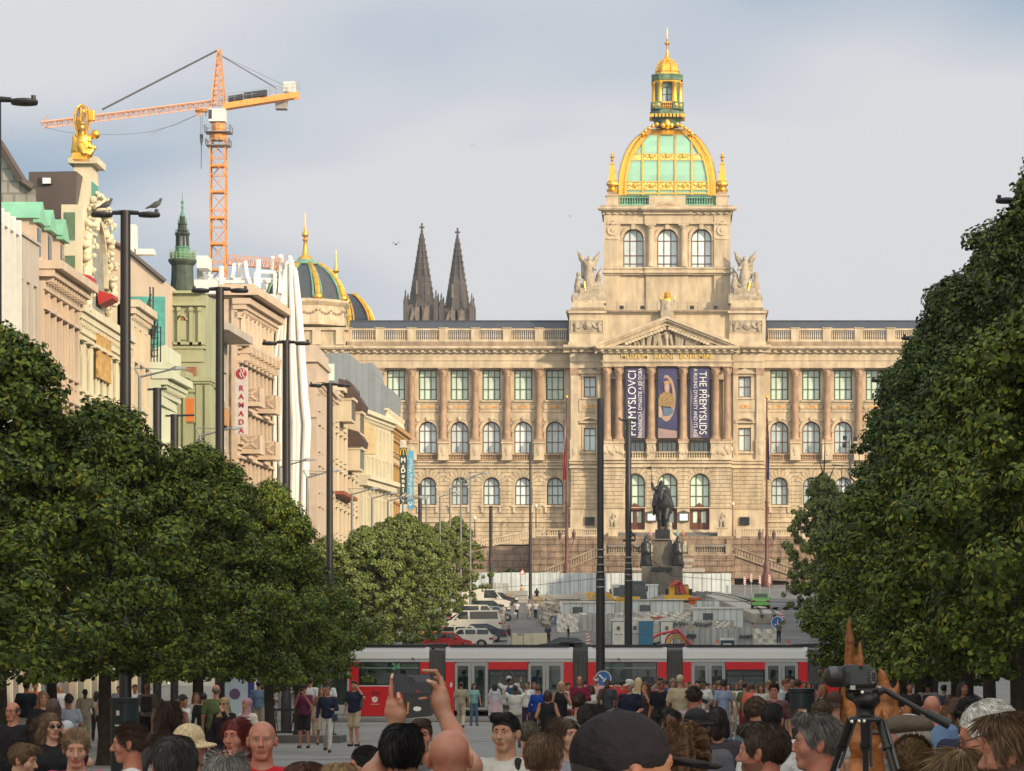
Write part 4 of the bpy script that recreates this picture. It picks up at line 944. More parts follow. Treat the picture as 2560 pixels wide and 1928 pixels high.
m2=MB();zc=lambda p:Z(p,576);m2.lat([(.5,zc(745)),(.55,zc(741)),(.35,zc(738)),(.5,zc(735)),(.3,zc(731)),(.08,zc(729)),(.12,zc(727))],(0,576),10);m2.out('crown',[gold],T,50)
for px,q in((1533,0),(1806,1)):
 Y=571.0;zz=lambda p:Z(p,Y);cx=X(px,Y);T=thing('seated_statue','pale seated stone figure on a block %s of the museum doors'%('left' if q==0 else 'right'),'statue',(cx,Y,zz(1346)),group='seated statues by the museum entrance')
 m2=MB();m2.box(cx-.68,cx+.68,Y-.8,Y+.8,zz(1346),zz(1322));m2.box(cx-.78,cx+.78,Y-.9,Y+.9,zz(1322),zz(1319));m2.out('plinth',[stone],T)
 P=lambda dx,py,dy=0:(cx+dx,Y+dy,zz(py))
 LM('figure',blob('figure',[('b',P(0,1312),(.5,.45,.38),{'k':.1}),('c',P(0,1306),P(0,1293),.42,.34,{'k':.15}),('e',P(0,1286),(.2,.22,.26),{'k':.08}),('c',P(-.2,1304),P(-.25,1305,-.6),.26,.22,{'k':.12}),('c',P(.2,1304),P(.28,1305,-.6),.26,.22,{'k':.12}),('c',P(-.25,1305,-.6),P(-.25,1318,-.65),.22,.16,{'k':.1}),('c',P(.28,1305,-.6),P(.3,1318,-.65),.22,.16,{'k':.1}),('c',P(-.35,1295),P(-.5,1302,-.3),.15,.12,{'k':.08}),('c',P(.35,1295),P(.3,1289,-.35),.15,.1,{'k':.08})],.07,stone_st),T,-T.location)
T=thing('fountain_group','stone allegorical figures above the stair fountain behind the horseman monument','statue',(0,563,Z(1384,563)))
P=lambda px,py,dy=0:(X(px,563),563+dy,Z(py,563))
pr=[('b',P(1668,1372),(3.2,.6,.55),{'k':.2})]
for(px,h)in((1623,1358),(1640,1362),(1672,1330),(1697,1352),(1712,1358),(1728,1364)):pr+=[('c',P(px,1376),P(px,h+10),.5,.35,{'k':.25}),('e',P(px,h),(.24,.25,.28),{'k':.1}),('c',P(px,h+14),P(px+14,h+20,-.3),.25,.18,{'k':.15})]
pr+=[('c',P(1672,1375),P(1674,1322),.75,.4,{'k':.3}),('e',P(1675,1312),(.32,.34,.38),{'k':.12}),('c',P(1672,1335),P(1690,1345),.3,.2,{'k':.2})]
LM('figures',blob('figures',pr,.1,stone_st),T,-T.location)
# --- equestrian monument
YS_=476.0;ks=YS_/F;cxm=X(1656,YS_);zs_=lambda p:Z(p,YS_)
T=thing('equestrian_monument','black bronze horseman holding a pennant lance on a stepped granite pedestal with robed saints','monument',(cxm,YS_,gz(YS_)))
gran=M('grey_brown_granite',(.155,.14,.115),.85,var=.25,scale=.8,stain=.3,bump=.2,bscale=6)
P=lambda px,py,dy=0:(X(px,YS_),YS_+dy,zs_(py))
mb=MB()
def pbox(pa,pb,ya,yb,ta,tb,mi=0):mb.box(X(pa,YS_),X(pb,YS_),YS_+ya,YS_+yb,zs_(tb),zs_(ta),mi)
pbox(1604,1706,-4.2,4.2,1418,1500);pbox(1590,1720,-5.5,5.5,1464,1500.5);pbox(1632,1681,-2.2,2.6,1352,1418);pbox(1636,1677,-2.5,2.9,1349,1352);pbox(1629,1684,-2.5,2.9,1412,1418.5)
pbox(1570,1745,-7.5,7.5,1484,1530)
mb.out('pedestal',[gran],T)
mb=MB();pbox(1638,1675,-2.2,2.5,1326,1349.2);mb.out('bronze_base',[bronze],T);mb=MB();pbox(1630,1680,-4.35,-4.1,1421,1431);mb.out('inscription_plate',[bronze],T)
hr=[('e',P(1658,1262,.8),(1.05,1.9,1.15),{'k':.3}),('e',P(1657,1258,-.6),(.9,.8,1.15),{'k':.4}),('c',P(1656,1248,-.9),P(1653,1232,-1.7),.55,.36,{'k':.3}),('c',P(1653,1231,-1.7),P(1652,1250,-2.3),.3,.17,{'k':.15}),('e',P(1649,1228,-1.6),(.08,.1,.22),{'k':.05}),('e',P(1657,1228,-1.6),(.08,.1,.22),{'k':.05}),('c',P(1648,1276,-.7),P(1649,1300,-.9),.42,.22,{'k':.2}),('c',P(1649,1300,-.9),P(1650,1322,-.8),.21,.15,{'k':.1}),('e',P(1650,1324,-.85),(.24,.28,.16),{'k':.06}),('c',P(1667,1276,-.7),P(1664,1298,-1.3),.42,.22,{'k':.2}),('c',P(1664,1298,-1.3),P(1664,1322,-1.1),.21,.15,{'k':.1}),('e',P(1664,1324,-1.15),(.24,.28,.16),{'k':.06}),('c',P(1645,1272,2.2),P(1647,1300,2.5),.5,.22,{'k':.2}),('c',P(1647,1300,2.5),P(1648,1324,2.2),.2,.16,{'k':.1}),('c',P(1669,1272,2.2),P(1667,1300,2.5),.5,.22,{'k':.2}),('c',P(1667,1300,2.5),P(1668,1324,2.2),.2,.16,{'k':.1}),('c',P(1658,1256,2.6),P(1658,1310,3.1),.3,.25,{'k':.15})]
LM('horse',blob('horse',hr,.09,bronze),T,-T.location)
rd=[('c',P(1654,1246,.4),P(1654,1224,.4),.72,.62,{'k':.2}),('c',P(1645,1221,.4),P(1663,1221,.4),.36,.36,{'k':.25}),('c',P(1654,1220,.4),P(1653,1214,.3),.25,.22,{'k':.08}),('e',P(1653,1209,.3),(.3,.34,.36),{'k':.06}),('c',P(1653,1206,.3),P(1653,1201,.3),.3,.08,{'k':.08}),('c',P(1643,1223,.3),P(1633,1222,-.1),.27,.22,{'k':.15}),('c',P(1633,1222,-.1),P(1630,1208,-.3),.21,.14,{'k':.08}),('c',P(1663,1224,.3),P(1667,1240,-.5),.28,.2,{'k':.15}),('c',P(1664,1225,.9),P(1673,1266,1.2),.5,.6,{'k':.4}),('c',P(1646,1226,.9),P(1640,1262,1.2),.45,.55,{'k':.4}),('c',P(1655,1226,1.1),P(1656,1264,1.6),.6,.8,{'k':.4}),('c',P(1646,1247,0),P(1637,1264,-.4),.42,.3,{'k':.2}),('c',P(1637,1264,-.4),P(1635,1284,-.1),.26,.18,{'k':.1}),('e',P(1634,1287,-.3),(.16,.34,.14),{'k':.06}),('c',P(1664,1247,0),P(1673,1264,-.4),.42,.3,{'k':.2}),('c',P(1673,1264,-.4),P(1676,1280,-.1),.26,.18,{'k':.1}),('e',P(1678,1282,-.3),(.16,.34,.14),{'k':.06})]
LM('rider',blob('rider',rd,.08,bronze),T,-T.location)
m2=MB();m2.tube(P(1637,1272,-.3),P(1630,1208,-.35),.05);m2.tube(P(1630,1208,-.35),P(1627,1150,-.4),.05,.02)
m2.prism([(P(1628,1166)[0],P(0,1166)[2]),(P(1616,1168)[0],P(0,1169)[2]),(P(1617,1172)[0],P(0,1173)[2]),(P(1621,1174)[0],P(0,1174)[2]),(P(1629,1175)[0],P(0,1175)[2])],YS_-.42,YS_-.36)
m2.out('lance',[bronze],T)
for(px,top)in((1615,1343),(1694,1343)):
 pr=[('c',P(px,1415,-3),P(px,1378,-3),.62,.55,{'k':.2}),('c',P(px,1380,-3),P(px,1364,-3),.6,.48,{'k':.2}),('c',P(px-6,1364,-3),P(px+6,1364,-3),.28,.28,{'k':.2}),('e',P(px,1354,-3),(.26,.28,.32),{'k':.06}),('c',P(px,1350,-3),P(px,1342,-3),.24,.04,{'k':.06}),('c',P(px-9,1366,-3),P(px-8,1384,-3.4),.22,.18,{'k':.12}),('c',P(px+9,1366,-3),P(px+7,1384,-3.4),.22,.18,{'k':.12})]
 for j in range(6):x=px-10+j*4;pr.append(('c',P(x,1416,-3.35),P(px+(x-px)*.6,1380,-3.3),.14,.1,{'k':.08}))
 for dx in(-9,-3,4,10):pr.append(('c',P(px+dx,1417,-3),P(px+dx*.7,1385,-3),.3,.2,{'k':.15}))
 LM('saint_statue',blob('saint_statue',pr,.075,bronze),T,-T.location)
T=thing('curved_bench_wall','pale curved stone bench wall behind the horseman pedestal','wall',(cxm,YS_+12,gz(YS_+12)))
for(pa,pb,a,b)in((1575,1612,1420,1426),(1700,1762,1421,1430),(1700,1730,1413,1419),(1700,1735,1396,1405)):
 m2=MB();Yq=YS_+10;m2.box(X(pa,Yq),X(pb,Yq),Yq,Yq+1.2,Z(b,Yq),Z(a,Yq));m2.out('ledge',[M('pale_limestone',(.42,.38,.34),.8,stain=.1)],T)
# --- twin church spires far behind
soot=M('sooty_gothic_stone',(.088,.078,.075),.9,var=.3,scale=.25,stain=.4,sscale=(.3,.3,.08),bump=.4,bscale=1.2)
soot_l=M('cleaned_gothic_stone',(.19,.155,.13),.9,var=.25,scale=.5)
Yg=1150.0;T=thing('twin_spired_church','dark twin gothic church spires rising behind the museum roof','church',(X(1100,Yg),Yg,20))
mb=MB();mb.box(X(1010,Yg),X(1185,Yg),Yg,Yg+40,15,Z(812,Yg));mb.out('nave',[soot],T)
for(px,top,base,hwp)in((1052,553,762,30),(1141.5,565,771,29)):
 c=X(px,Yg);kk=Yg/F;rt=1/cos(R(22.5));zz=lambda p:Z(p,Yg)
 m2=MB();m2.lat([(hwp*kk*rt,zz(base)),(hwp*kk*rt*.72,zz(base-68)),(hwp*kk*.6,zz(base-78)),(3.2*kk,zz(top+26)),(2.2*kk,zz(top+20))],(c,Yg+5),8,0,R(22.5))
 for a in range(8):
  t=R(22.5+45*a);m2.tube((c+hwp*kk*rt*cos(t),Yg+5+hwp*kk*rt*sin(t),zz(base)),(c+3*kk*cos(t),Yg+5+3*kk*sin(t),zz(top+26)),.35,.2,5)
  for j in range(12):
   f=j/12;r_=(hwp*rt*(1-f)+3*f)*kk;m2.ell((c+r_*1.02*cos(t),Yg+5+r_*1.02*sin(t),zz(base)+(zz(top+26)-zz(base))*f),(.45,.45,.35),5,4)
 m2.box(c-.25,c+.25,Yg+4.75,Yg+5.25,zz(top+22),zz(top));m2.box(c-6.5*kk,c+6.5*kk,Yg+4.7,Yg+5.3,zz(top+13),zz(top+9));m2.ell((c,Yg+5,zz(top+21)),(4*kk,4*kk,.4),8,4)
 m2.out('spire',[soot],T)
 m2=MB();m2.box(c-31*kk,c+31*kk,Yg,Yg+10,zz(812),zz(base));
 for q in(-1,1):m2.box(c+q*31*kk-.3,c+q*31*kk+.3,Yg-.3,Yg,zz(812),zz(base),0);m2.box(c+q*8*kk-1.3,c+q*8*kk+1.3,Yg-.4,Yg,zz(806),zz(base+6),1)
 m2.out('belfry',[soot,soot_l],T)
 for q in(-1,1):
  for yy in(Yg-.5,Yg+10.5):
   m2=MB();x=c+q*38*kk;m2.box(x-5.5*kk,x+5.5*kk,yy-.6,yy+.6,zz(812),zz(base-5));m2.lat([(6.5*kk,zz(base-5)),(5.5*kk,zz(base-8)),(1.5*kk,zz(base-26)),(2.5*kk,zz(base-29)),(.5*kk,zz(base-38))],(x,yy),6);m2.out('pinnacle',[soot],T)
 for(dx,h)in((-11,22),(12,16),(-20,10)):
  m2=MB();x=c+dx*kk;m2.prism([(x-9*kk,zz(808)),(x+9*kk,zz(808)),(x,zz(base-h+18))],Yg-.9,Yg-.3);m2.out('gable',[soot_l],T)
 m2=MB();m2.box(c-13*kk,c-9*kk,Yg+1.2,Yg+2.2,zz(base-28),zz(base-62));m2.box(c+16*kk,c+18.5*kk,Yg+2.5,Yg+3.2,zz(base-26),zz(base-42));m2.out('lancet',[soot_l],T)
# --- tower crane and a distant jib
orange=M('orange_crane_paint',(.72,.30,.07),.5,var=.12,scale=.6);orange_f=M('faded_salmon_crane_paint',(.66,.33,.20),.6,var=.1,scale=.5)
steel=M('galvanised_steel',(.34,.35,.36),.5,.5,var=.2);crane_w=M('white_crane_panel',(.72,.72,.70),.5,var=.05)
def lattice(mb,A,B,wa,wb,n,r,side=None,mi=0,tri=False):
 A,B=Vector(A),Vector(B);d=(B-A).normalized();s_=Vector(side).normalized();t_=d.cross(s_)
 cs=[(-1,-1),(1,-1),(1,1),(-1,1)]if not tri else[(-1,-.6),(1,-.6),(0,1)]
 def p(i,f):w=wa+(wb-wa)*f;return A.lerp(B,f)+s_*(cs[i][0]*w)+t_*(cs[i][1]*w)
 m_=len(cs)
 for i in range(m_):mb.tube(p(i,0),p(i,1),r*1.5,None,4,False,mi)
 for j in range(n):
  f0,f1=j/n,(j+1)/n
  for i in range(m_):
   i2=(i+1)%m_;mb.tube(p(i,f0),p(i2,f0),r,None,4,False,mi)
   if(j+i)%2:mb.tube(p(i,f0),p(i2,f1),r,None,4,False,mi)
   else:mb.tube(p(i2,f0),p(i,f1),r,None,4,False,mi)
Yk=520.0;kk=Yk/F;cxk=X(546,Yk);zk=lambda p:Z(p,Yk)
T=thing('tower_crane','orange tower crane with a long jib reaching left above the old roofs','crane',(cxk,Yk,gz(Yk)))
mb=MB();lattice(mb,(cxk,Yk,gz(Yk)),(cxk,Yk,zk(352)),19*kk,19*kk,26,.075,(1,0,0))
for p in range(416,1400,65):mb.obox((cxk,Yk,zk(p)),(20.5*kk,0,0),(0,20.5*kk,0),(0,0,.14))
mb.out('mast',[orange],T)
mb=MB();mb.lat([(20*kk,zk(352)),(22*kk,zk(345)),(22*kk,zk(336)),(16*kk,zk(331)),(17*kk,zk(308))],(cxk,Yk),10);mb.out('slewing_ring',[orange],T)
mb=MB()
for(p0,p1,w)in((365,350,29),(332,316,32)):
 for q in(-1,1):
  for f in np.linspace(-1,1,5):mb.tube((cxk+w*kk*f,Yk+q*w*kk,zk(p0)),(cxk+w*kk*f,Yk+q*w*kk,zk(p1)),.04,None,4);mb.tube((cxk+q*w*kk,Yk+w*kk*f,zk(p0)),(cxk+q*w*kk,Yk+w*kk*f,zk(p1)),.04,None,4)
  for p in(p0,p1):mb.tube((cxk-w*kk,Yk+q*w*kk,zk(p)),(cxk+w*kk,Yk+q*w*kk,zk(p)),.05,None,4);mb.tube((cxk+q*w*kk,Yk-w*kk,zk(p)),(cxk+q*w*kk,Yk+w*kk,zk(p)),.05,None,4)
 mb.box(cxk-w*kk,cxk+w*kk,Yk-w*kk,Yk+w*kk,zk(p0)-.06,zk(p0))
mb.out('platform',[steel],T)
mb=MB();mb.box(cxk-22*kk,cxk+19*kk,Yk-1.1,Yk+1.0,zk(306),zk(274));cb=mb.out('cab',[crane_w],T)
mb=MB();mb.box(cxk-22.5*kk,cxk-14*kk,Yk-1.15,Yk-.2,zk(300),zk(277));mb.out('cab_window',[glass_d],cb)
J0,J1=Vector((cxk-14*kk,Yk,zk(258))),W(104,312,505)
mb=MB();lattice(mb,J0,J1,12.5*kk,11*kk,34,.055,(0,1,0),0,True);mb.tube(J1,J1+Vector((.8,0,1.2)),.08);mb.out('jib',[orange_f],T)
mb=MB();lattice(mb,(cxk,Yk,zk(262)),(cxk+.1,Yk,zk(124)),16*kk,4*kk,11,.06,(1,0,0));mb.out('tower_head',[orange],T)
CJ=W(748,238,530);A=Vector((cxk+12*kk,Yk,zk(268)));mb=MB()
d=(CJ-A);s_=Vector((0,1,0));mb.obox((A+CJ)/2+s_*.8,d/2,Vector((0,.12,0)),Vector((0,0,.38)));mb.obox((A+CJ)/2-s_*.8,d/2,Vector((0,.12,0)),Vector((0,0,.38)))
for j in range(11):mb.obox(A+d*((j+.5)/11),Vector((.1,0,0)),Vector((0,.9,0)),Vector((0,0,.15)))
mb.out('counter_jib',[orange],T)
mb=MB()
for q in(-1,1):
 for h in(.6,1.1):mb.tube(A+Vector((0,q*.9,.4+h)),CJ+Vector((0,q*.9,.4+h)),.03,None,4)
 for j in range(14):p=A.lerp(CJ,j/13)+Vector((0,q*.9,.3));mb.tube(p,p+Vector((0,0,1.2)),.03,None,4)
mb.out('railing',[steel],T)
mb=MB();mb.obox(A+d*.16+Vector((0,0,.9)),(.95,0,.15),(0,.6,0),(0,0,.32));mb.obox(A+d*.42+Vector((0,0,1.0)),(1.5,0,.2),(0,.6,0),(0,0,.36));mb.out('winch',[M('dark_winch_housing',(.035,.04,.055),.6)],T)
mb=MB();mb.box(CJ.x-2.0,CJ.x-.5,CJ.y-.8,CJ.y+.8,CJ.z+.3,CJ.z+1.7);mb.out('power_pack',[crane_w],T)
mb=MB();mb.box(X(690,530),X(718,530),529,531,Z(274,530),Z(251,530));mb.out('counterweight',[M('grey_ballast',(.35,.35,.34),.8)],T)
mb=MB();pk=Vector((cxk-.2,Yk,zk(127)));mb.tube(pk,W(256,274,512),.13,.13,6)
for q in(-.5,.5):mb.tube(pk+Vector((.3,q,-.5)),W(690,220,528)+Vector((0,q,0)),.035,None,4)
mb.tube(pk+Vector((.3,0,-.5)),W(712,214,528),.025,None,4);mb.tube(W(500,284,Yk),W(380,334,515),.025,None,4)
pts=[W(500,284,Yk),W(440,312,517),W(370,331,513),W(300,337,511),W(230,336,509),W(160,330,507),W(112,318,505)]
mb.path(pts,.03,4);mb.out('stay_cable',[M('dark_cable',(.06,.07,.08),.6)],T)
mb=MB();mb.box(X(489,Yk),X(517,Yk),Yk-.8,Yk+.8,zk(280),zk(272))
for px in(492,498,504,510,516):mb.box(X(px,Yk)-.06,X(px,Yk)+.06,Yk-.7,Yk-.6,zk(292),zk(280))
mb.out('trolley',[orange],T)
mb=MB();mb.tube(W(500.5,290,Yk),W(501.5,336,Yk),.03,None,4);mb.tube(W(506,290,Yk),W(505,336,Yk),.03,None,4);mb.box(X(500,Yk),X(507.5,Yk),Yk-.2,Yk+.2,zk(354),zk(336));mb.tube(W(503.5,354,Yk),W(503.5,362,Yk),.12);mb.tube(W(503.5,362,Yk),W(503,422,Yk),.05)
mb.out('hook_block',[M('dark_hook_steel',(.10,.12,.11),.6)],T)
T=thing('distant_crane_jib','faded salmon crane jib low behind the white rooftop pipes','crane',(X(700,640),640,15))
mb=MB();lattice(mb,W(560,652,640),W(708,664,640),.95,.95,16,.07,(0,1,0),0,True);lattice(mb,W(705,1000,640),W(705,640,640),1.0,1.0,26,.07,(1,0,0));mb.out('jib',[orange_f],T)
# --- left side of the square
cream=M('cream_plaster',(.62,.53,.40),.85,var=.08,scale=.5,stain=.08);cream2=M('warm_ivory_plaster',(.66,.60,.45),.85,var=.06,scale=.5,stain=.08)
pinkp=M('pale_pink_plaster',(.58,.46,.36),.85,var=.08,scale=.4,stain=.1);greenp=M('olive_green_plaster',(.36,.38,.24),.85,var=.1,scale=.5,stain=.12)
mint=M('pale_mint_plaster',(.60,.63,.48),.85,var=.05,scale=.4,stain=.06);conc=M('pale_grey_concrete',(.46,.41,.36),.85,var=.08,scale=.5,stain=.1)
ochre=M('ochre_orange_panel',(.50,.25,.09),.7,var=.15,scale=2);whitep=M('white_steel_pipe',(.80,.79,.76),.45,var=.04)
zinc=M('standing_seam_zinc',(.25,.28,.31),.5,var=.08,scale=.8,brick=(50.,.7,.03,.7,1));redc=M('red_canopy',(.45,.03,.03),.5);tealm=M('turquoise_metal',(.08,.34,.30),.5,var=.2,stain=.2)
brown_roof=M('brown_metal_roof',(.085,.065,.06),.5,var=.15,scale=.5);tile_g=M('grey_diamond_slates',(.32,.31,.29),.7,brick=(.6,.6,.06,.6,0));goldc=M('golden_ochre_cornice',(.45,.27,.10),.6,var=.15)
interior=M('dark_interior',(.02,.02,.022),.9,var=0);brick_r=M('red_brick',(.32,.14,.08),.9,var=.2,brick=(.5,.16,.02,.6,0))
wf_white=M('white_window_frame',(.68,.66,.60),.5)
WC={}
def wset(hw,h,arched=False,fm=None,gm=None,cols=2,rows=(.65,)):
 key=(round(hw,2),round(h,2),arched,(fm or wf_white).name,(gm or glass_d).name,cols)
 if key not in WC:WC[key]=window_mesh('window',hw,h,arched,cols,rows,fm or wf_white,gm or M('street_window_glass',(.10,.12,.13),.08,var=.3,scale=.6),.07,.1,.09)
 return WC[key]
def building(label,A,B,zt,depth,wm,floors,ncol,name='building',roof=None,roof_h=3.0,corn=1.0,cm=None,pil=0.0,hood=True,skip=(),group=None,extra_z=0,endm=None,fm=None,whw=.62):
 """facade from A to B (x, y); floors: (sill z, height, arched) above the pavement; local x along the facade, -y towards the street"""
 A=Vector((A[0],A[1],gz(A[1])));B=Vector((B[0],B[1],A.z));d=B-A;L_=d.length;rz=math.atan2(d.y,d.x)
 T=thing(name,label,'building',A,rz,group);z1=zt-A.z;mb=MB();ops=[]
 side=-1 if rz>0 else 1
 for(zs0,h,ar)in floors:
  for i in range(ncol):ops.append((L_*(i+.5)/ncol,whw,zs0,zs0+h,ar))
 opening_wall(mb,lambda u,v,w:(u,w,v),0,L_,4.2,z1,ops,.35,0)
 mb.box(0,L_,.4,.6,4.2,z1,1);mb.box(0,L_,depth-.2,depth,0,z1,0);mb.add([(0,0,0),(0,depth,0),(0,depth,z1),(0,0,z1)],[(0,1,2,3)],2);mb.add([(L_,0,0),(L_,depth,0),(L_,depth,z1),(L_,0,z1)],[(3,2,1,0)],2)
 mb.add([(0,0,z1),(L_,0,z1),(L_,depth,z1),(0,depth,z1)],[(0,1,2,3)],0)
 LM('wall',mb.mesh('wall',[wm,interior,endm or wm]),T)
 mb=MB();np_=max(2,int(L_/4.5))
 for i in range(np_+1):x=L_*i/np_;mb.box(max(0,x-.35),min(L_,x+.35),-.05,.4,0,4.2,0)
 mb.box(0,L_,-.12,.4,3.6,4.2,0);mb.box(0,L_,.25,.3,.0,3.6,1);mb.box(0,L_,-.02,.25,0,.4,0)
 LM('shopfront',mb.mesh('shopfront',[cm or wm,glass_d]),T)
 mb=MB()
 if corn:
  mb.box(-.2,L_+.2,-.95*corn,.3,z1-.35,z1+.05,0);mb.box(-.1,L_+.1,-.65*corn,.3,z1-.7,z1-.35,0);mb.box(0,L_,-.25*corn,.2,z1-1.3,z1-.9,0)
  n=int(L_/.8)
  for i in range(n):x=L_*(i+.5)/n;mb.box(x-.15,x+.15,-.55*corn,0,z1-.95,z1-.7,0)
 mb.box(0,L_,-.3,.02,4.2,4.6,0)
 for(zs0,h,ar)in floors[1:]:mb.box(0,L_,-.14,.02,zs0-.55,zs0-.35,0)
 if pil:
  for i in range(ncol+1):x=min(max(L_*i/ncol,.25),L_-.25);mb.box(x-.25,x+.25,-pil,.02,4.6,z1-1.3,0)
 if hood:
  for(zs0,h,ar)in floors:
   for i in range(ncol):
    x=L_*(i+.5)/ncol;mb.box(x-whw-.2,x+whw+.2,-.28,.02,zs0-.18,zs0,0);mb.box(x-whw-.25,x+whw+.25,-.34,.02,zs0+h+.15,zs0+h+.32,0)
    for q in(-1,1):mb.box(x+q*whw,x+q*(whw+.18),-.1,.02,zs0,zs0+h+.15,0)
 LM('cornice',mb.mesh('cornice',[cm or wm]),T)
 for j,(zs0,h,ar)in enumerate(floors):
  for i in range(ncol):
   if(i,j)in skip:continue
   put_window(wset(whw,h,ar,fm),T,(L_*(i+.5)/ncol,.2,zs0),world=False)
 if roof:
  mb=MB();mb.add([(0,.2,z1),(L_,.2,z1),(L_,3.2,z1+roof_h),(0,3.2,z1+roof_h),(L_,depth-3.2,z1+roof_h),(0,depth-3.2,z1+roof_h),(L_,depth,z1),(0,depth,z1)],[(0,1,2,3),(3,2,4,5),(5,4,6,7),(0,3,5,7),(1,6,4,2)])
  LM('roof',mb.mesh('roof',[roof]),T)
 return T,L_,z1
FL=lambda n,z0=5.2,st=3.6,h=2.1,ar=False:[(z0+st*i,h,ar)for i in range(n)]
def zy(py,Y):return Z(py,Y)
T,L_,z1=building('white modern block with thin vertical fins at the far left edge',(-30,168),(-30,182.6),22.7,12,conc,FL(5,5.2,3.5,2.4),9,corn=0,hood=False,whw=.55,fm=white)
m2=MB()
for i in range(10):x=.2+i*(L_-.4)/9;m2.box(x-.12,x+.12,-.55,.02,4.6,z1+.2)
m2.box(0,L_,-.5,.05,z1-.5,z1+.05);LM('fin_screen',m2.mesh('fin_screen',[white]),T)
m2=MB();m2.box(0,L_,1.0,1.05,z1,z1+1.3);LM('glass_parapet',m2.mesh('glass_parapet',[M('clear_parapet_glass',(.5,.56,.55),.05,alpha=.45)]),T)
T,L_,z1=building('plain beige block with three tall narrow windows on each upper floor',(-30,182.8),(-29.9,190.4),22.6,11,conc,[(5.2,2.6,0),(9.0,2.8,0),(13.0,2.6,0),(17.0,3.6,0)],4,corn=0,hood=False,whw=.5)
m2=MB();m2.box(0,L_,-.1,.3,z1,z1+.12);LM('coping',m2.mesh('coping',[conc]),T)
T,L_,z1=building('pink stuccoed house with copper green dormers and a slate mansard roof',(-29.95,190.6),(-29.95,202.4),21.9,12,pinkp,FL(4,5.4,3.9,2.4),6,corn=1.2,pil=.22,roof=tile_g,roof_h=4.2)
m2=MB()
for i,x in enumerate((1.3,4.6,8.6)):
 m2.box(x-.9,x+.9,.2,3,z1,z1+2.1,1);m2.prism([(x-1.2,z1+2.1),(x+1.2,z1+2.1),(x,z1+3.0)],.0,3.4,0);m2.box(x-1.1,x+1.1,-.05,.3,z1+1.9,z1+2.12,0);m2.box(x-.45,x+.45,.15,.22,z1+.4,z1+1.7,2)
LM('dormer',m2.mesh('dormer',[M('patina_copper',(.22,.50,.34),.6,var=.15,scale=1),pinkp,glass_d]),T)
m2=MB();m2.prismx([(2.8,z1+3.0),(3.6,z1+5.0),(3.8,z1+5.0),(3.2,z1+2.6)],5.2,10.5);m2.box(0,6.5,3.4,9,z1+2.5,z1+4.6);LM('roof_gable',m2.mesh('roof_gable',[MATS['patina_copper']]),T)
T=thing('rear_house','tall house behind with a brown metal roof and small white skylight','building',(-40,196,0));m2=MB()
a,b=W(72,430,205),W(186,428,205);m2.prism([(a.x,20),(b.x,20),(b.x+.1,b.z),(a.x,a.z)],205,212,0);LM('roof',m2.mesh('roof',[brown_roof],None,T.location),T)
m2=MB();a=W(100,452,204.6);m2.box(a.x,X(128,204.6),204.8,205,Z(459,204.6),Z(440,204.6));m2.box(X(104,204.4),X(124,204.4),204.7,204.8,Z(457,204.4),Z(443,204.4),1);LM('skylight',m2.mesh('skylight',[brown_roof,M('bright_skylight_glass',(.8,.82,.85),.2)],None,T.location),T)
T=thing('rear_house','house with a steep slate gable roof at the upper left edge','building',(-38,188,0));m2=MB()
m2.prism([(X(-90,196),18),(X(82,196),18),(X(82,196),Z(470,196)),(X(55,196),Z(452,196)),(X(0,196),Z(362,196)),(X(-60,196),Z(300,196)),(X(-90,196),Z(300,196))],196,197,0)
m2.path([W(-20,340,195.8),W(0,362,195.8),W(55,452,195.8),W(82,470,195.8)],.22,5,1);LM('roof',m2.mesh('roof',[tile_g,brown_roof],None,T.location),T)
T,L_,z1=building('cream art nouveau hotel with a tall ornate gable, green balconies and red canopies',(-29.95,202.6),(-29.95,222),21.0,13,cream2,FL(4,5.4,3.8,2.3,True),8,corn=.5,cm=cream2,roof=brown_roof,roof_h=2.0,fm=tealm)
hot=T;hx=lambda Y:Y-202.6
m2=MB();g0,g1=hx(203.6),hx(213.5);gm_=(g0+g1)/2;zb=z1-.3;zg=Z(402,206)-T.location.z
prof_=[(g0,zb),(g1,zb),(g1,zb+3.2),(g1-.9,zb+4.6),(g1-2.2,zb+5.8),(gm_+1.4,zg-.8),(gm_+1.2,zg),(gm_-1.2,zg),(gm_-1.4,zg-.8),(g0+2.2,zb+5.8),(g0+.9,zb+4.6),(g0,zb+3.2)]
m2.prism(prof_,-.1,.8,0);m2.ring(gm_,zb+2.0,3.2,3.8,-.35,0,0,180,16,0);m2.ring(gm_,zb+2.0,0.1,3.15,-.14,-.1,0,180,16,1);m2.box(gm_-3.15,gm_+3.15,-.14,-.1,zb,zb+2.0,1)
m2.box(gm_-1.6,gm_+1.6,-.45,1.05,zg,zg+.35,0);m2.box(gm_-1.2,gm_+1.2,-.14,.83,zg-1.9,zg-.9,2)
for s_ in(-1,1):m2.box(gm_+s_*4.2-.3,gm_+s_*4.2+.3,-.4,.6,zb,zb+4.2,0)
LM('gable',m2.mesh('gable',[cream2,M('grey_mosaic',(.27,.28,.25),.6,var=.3,scale=4),tealm]),T)
rs=random.Random(11);pr=[]
for i in range(190):
 t=rs.random();a=R(205-230*t);q_=.9+rs.uniform(-.13,.13);pr.append(('e',(gm_+4.2*cos(a)*q_,-.35+rs.uniform(-.35,.2),zb+2.4+4.1*sin(a)*q_),(rs.uniform(.08,.22),rs.uniform(.1,.2),rs.uniform(.08,.22)),{'k':.04}))
for i in range(30):pr.append(('e',(gm_-4.4+rs.uniform(-.45,.45),-.35,zb+.2+i*.13),(.22,.25,.2),{'k':.06}))
LM('floral_ornament',blob('floral_ornament',pr,.07,cream2),T)
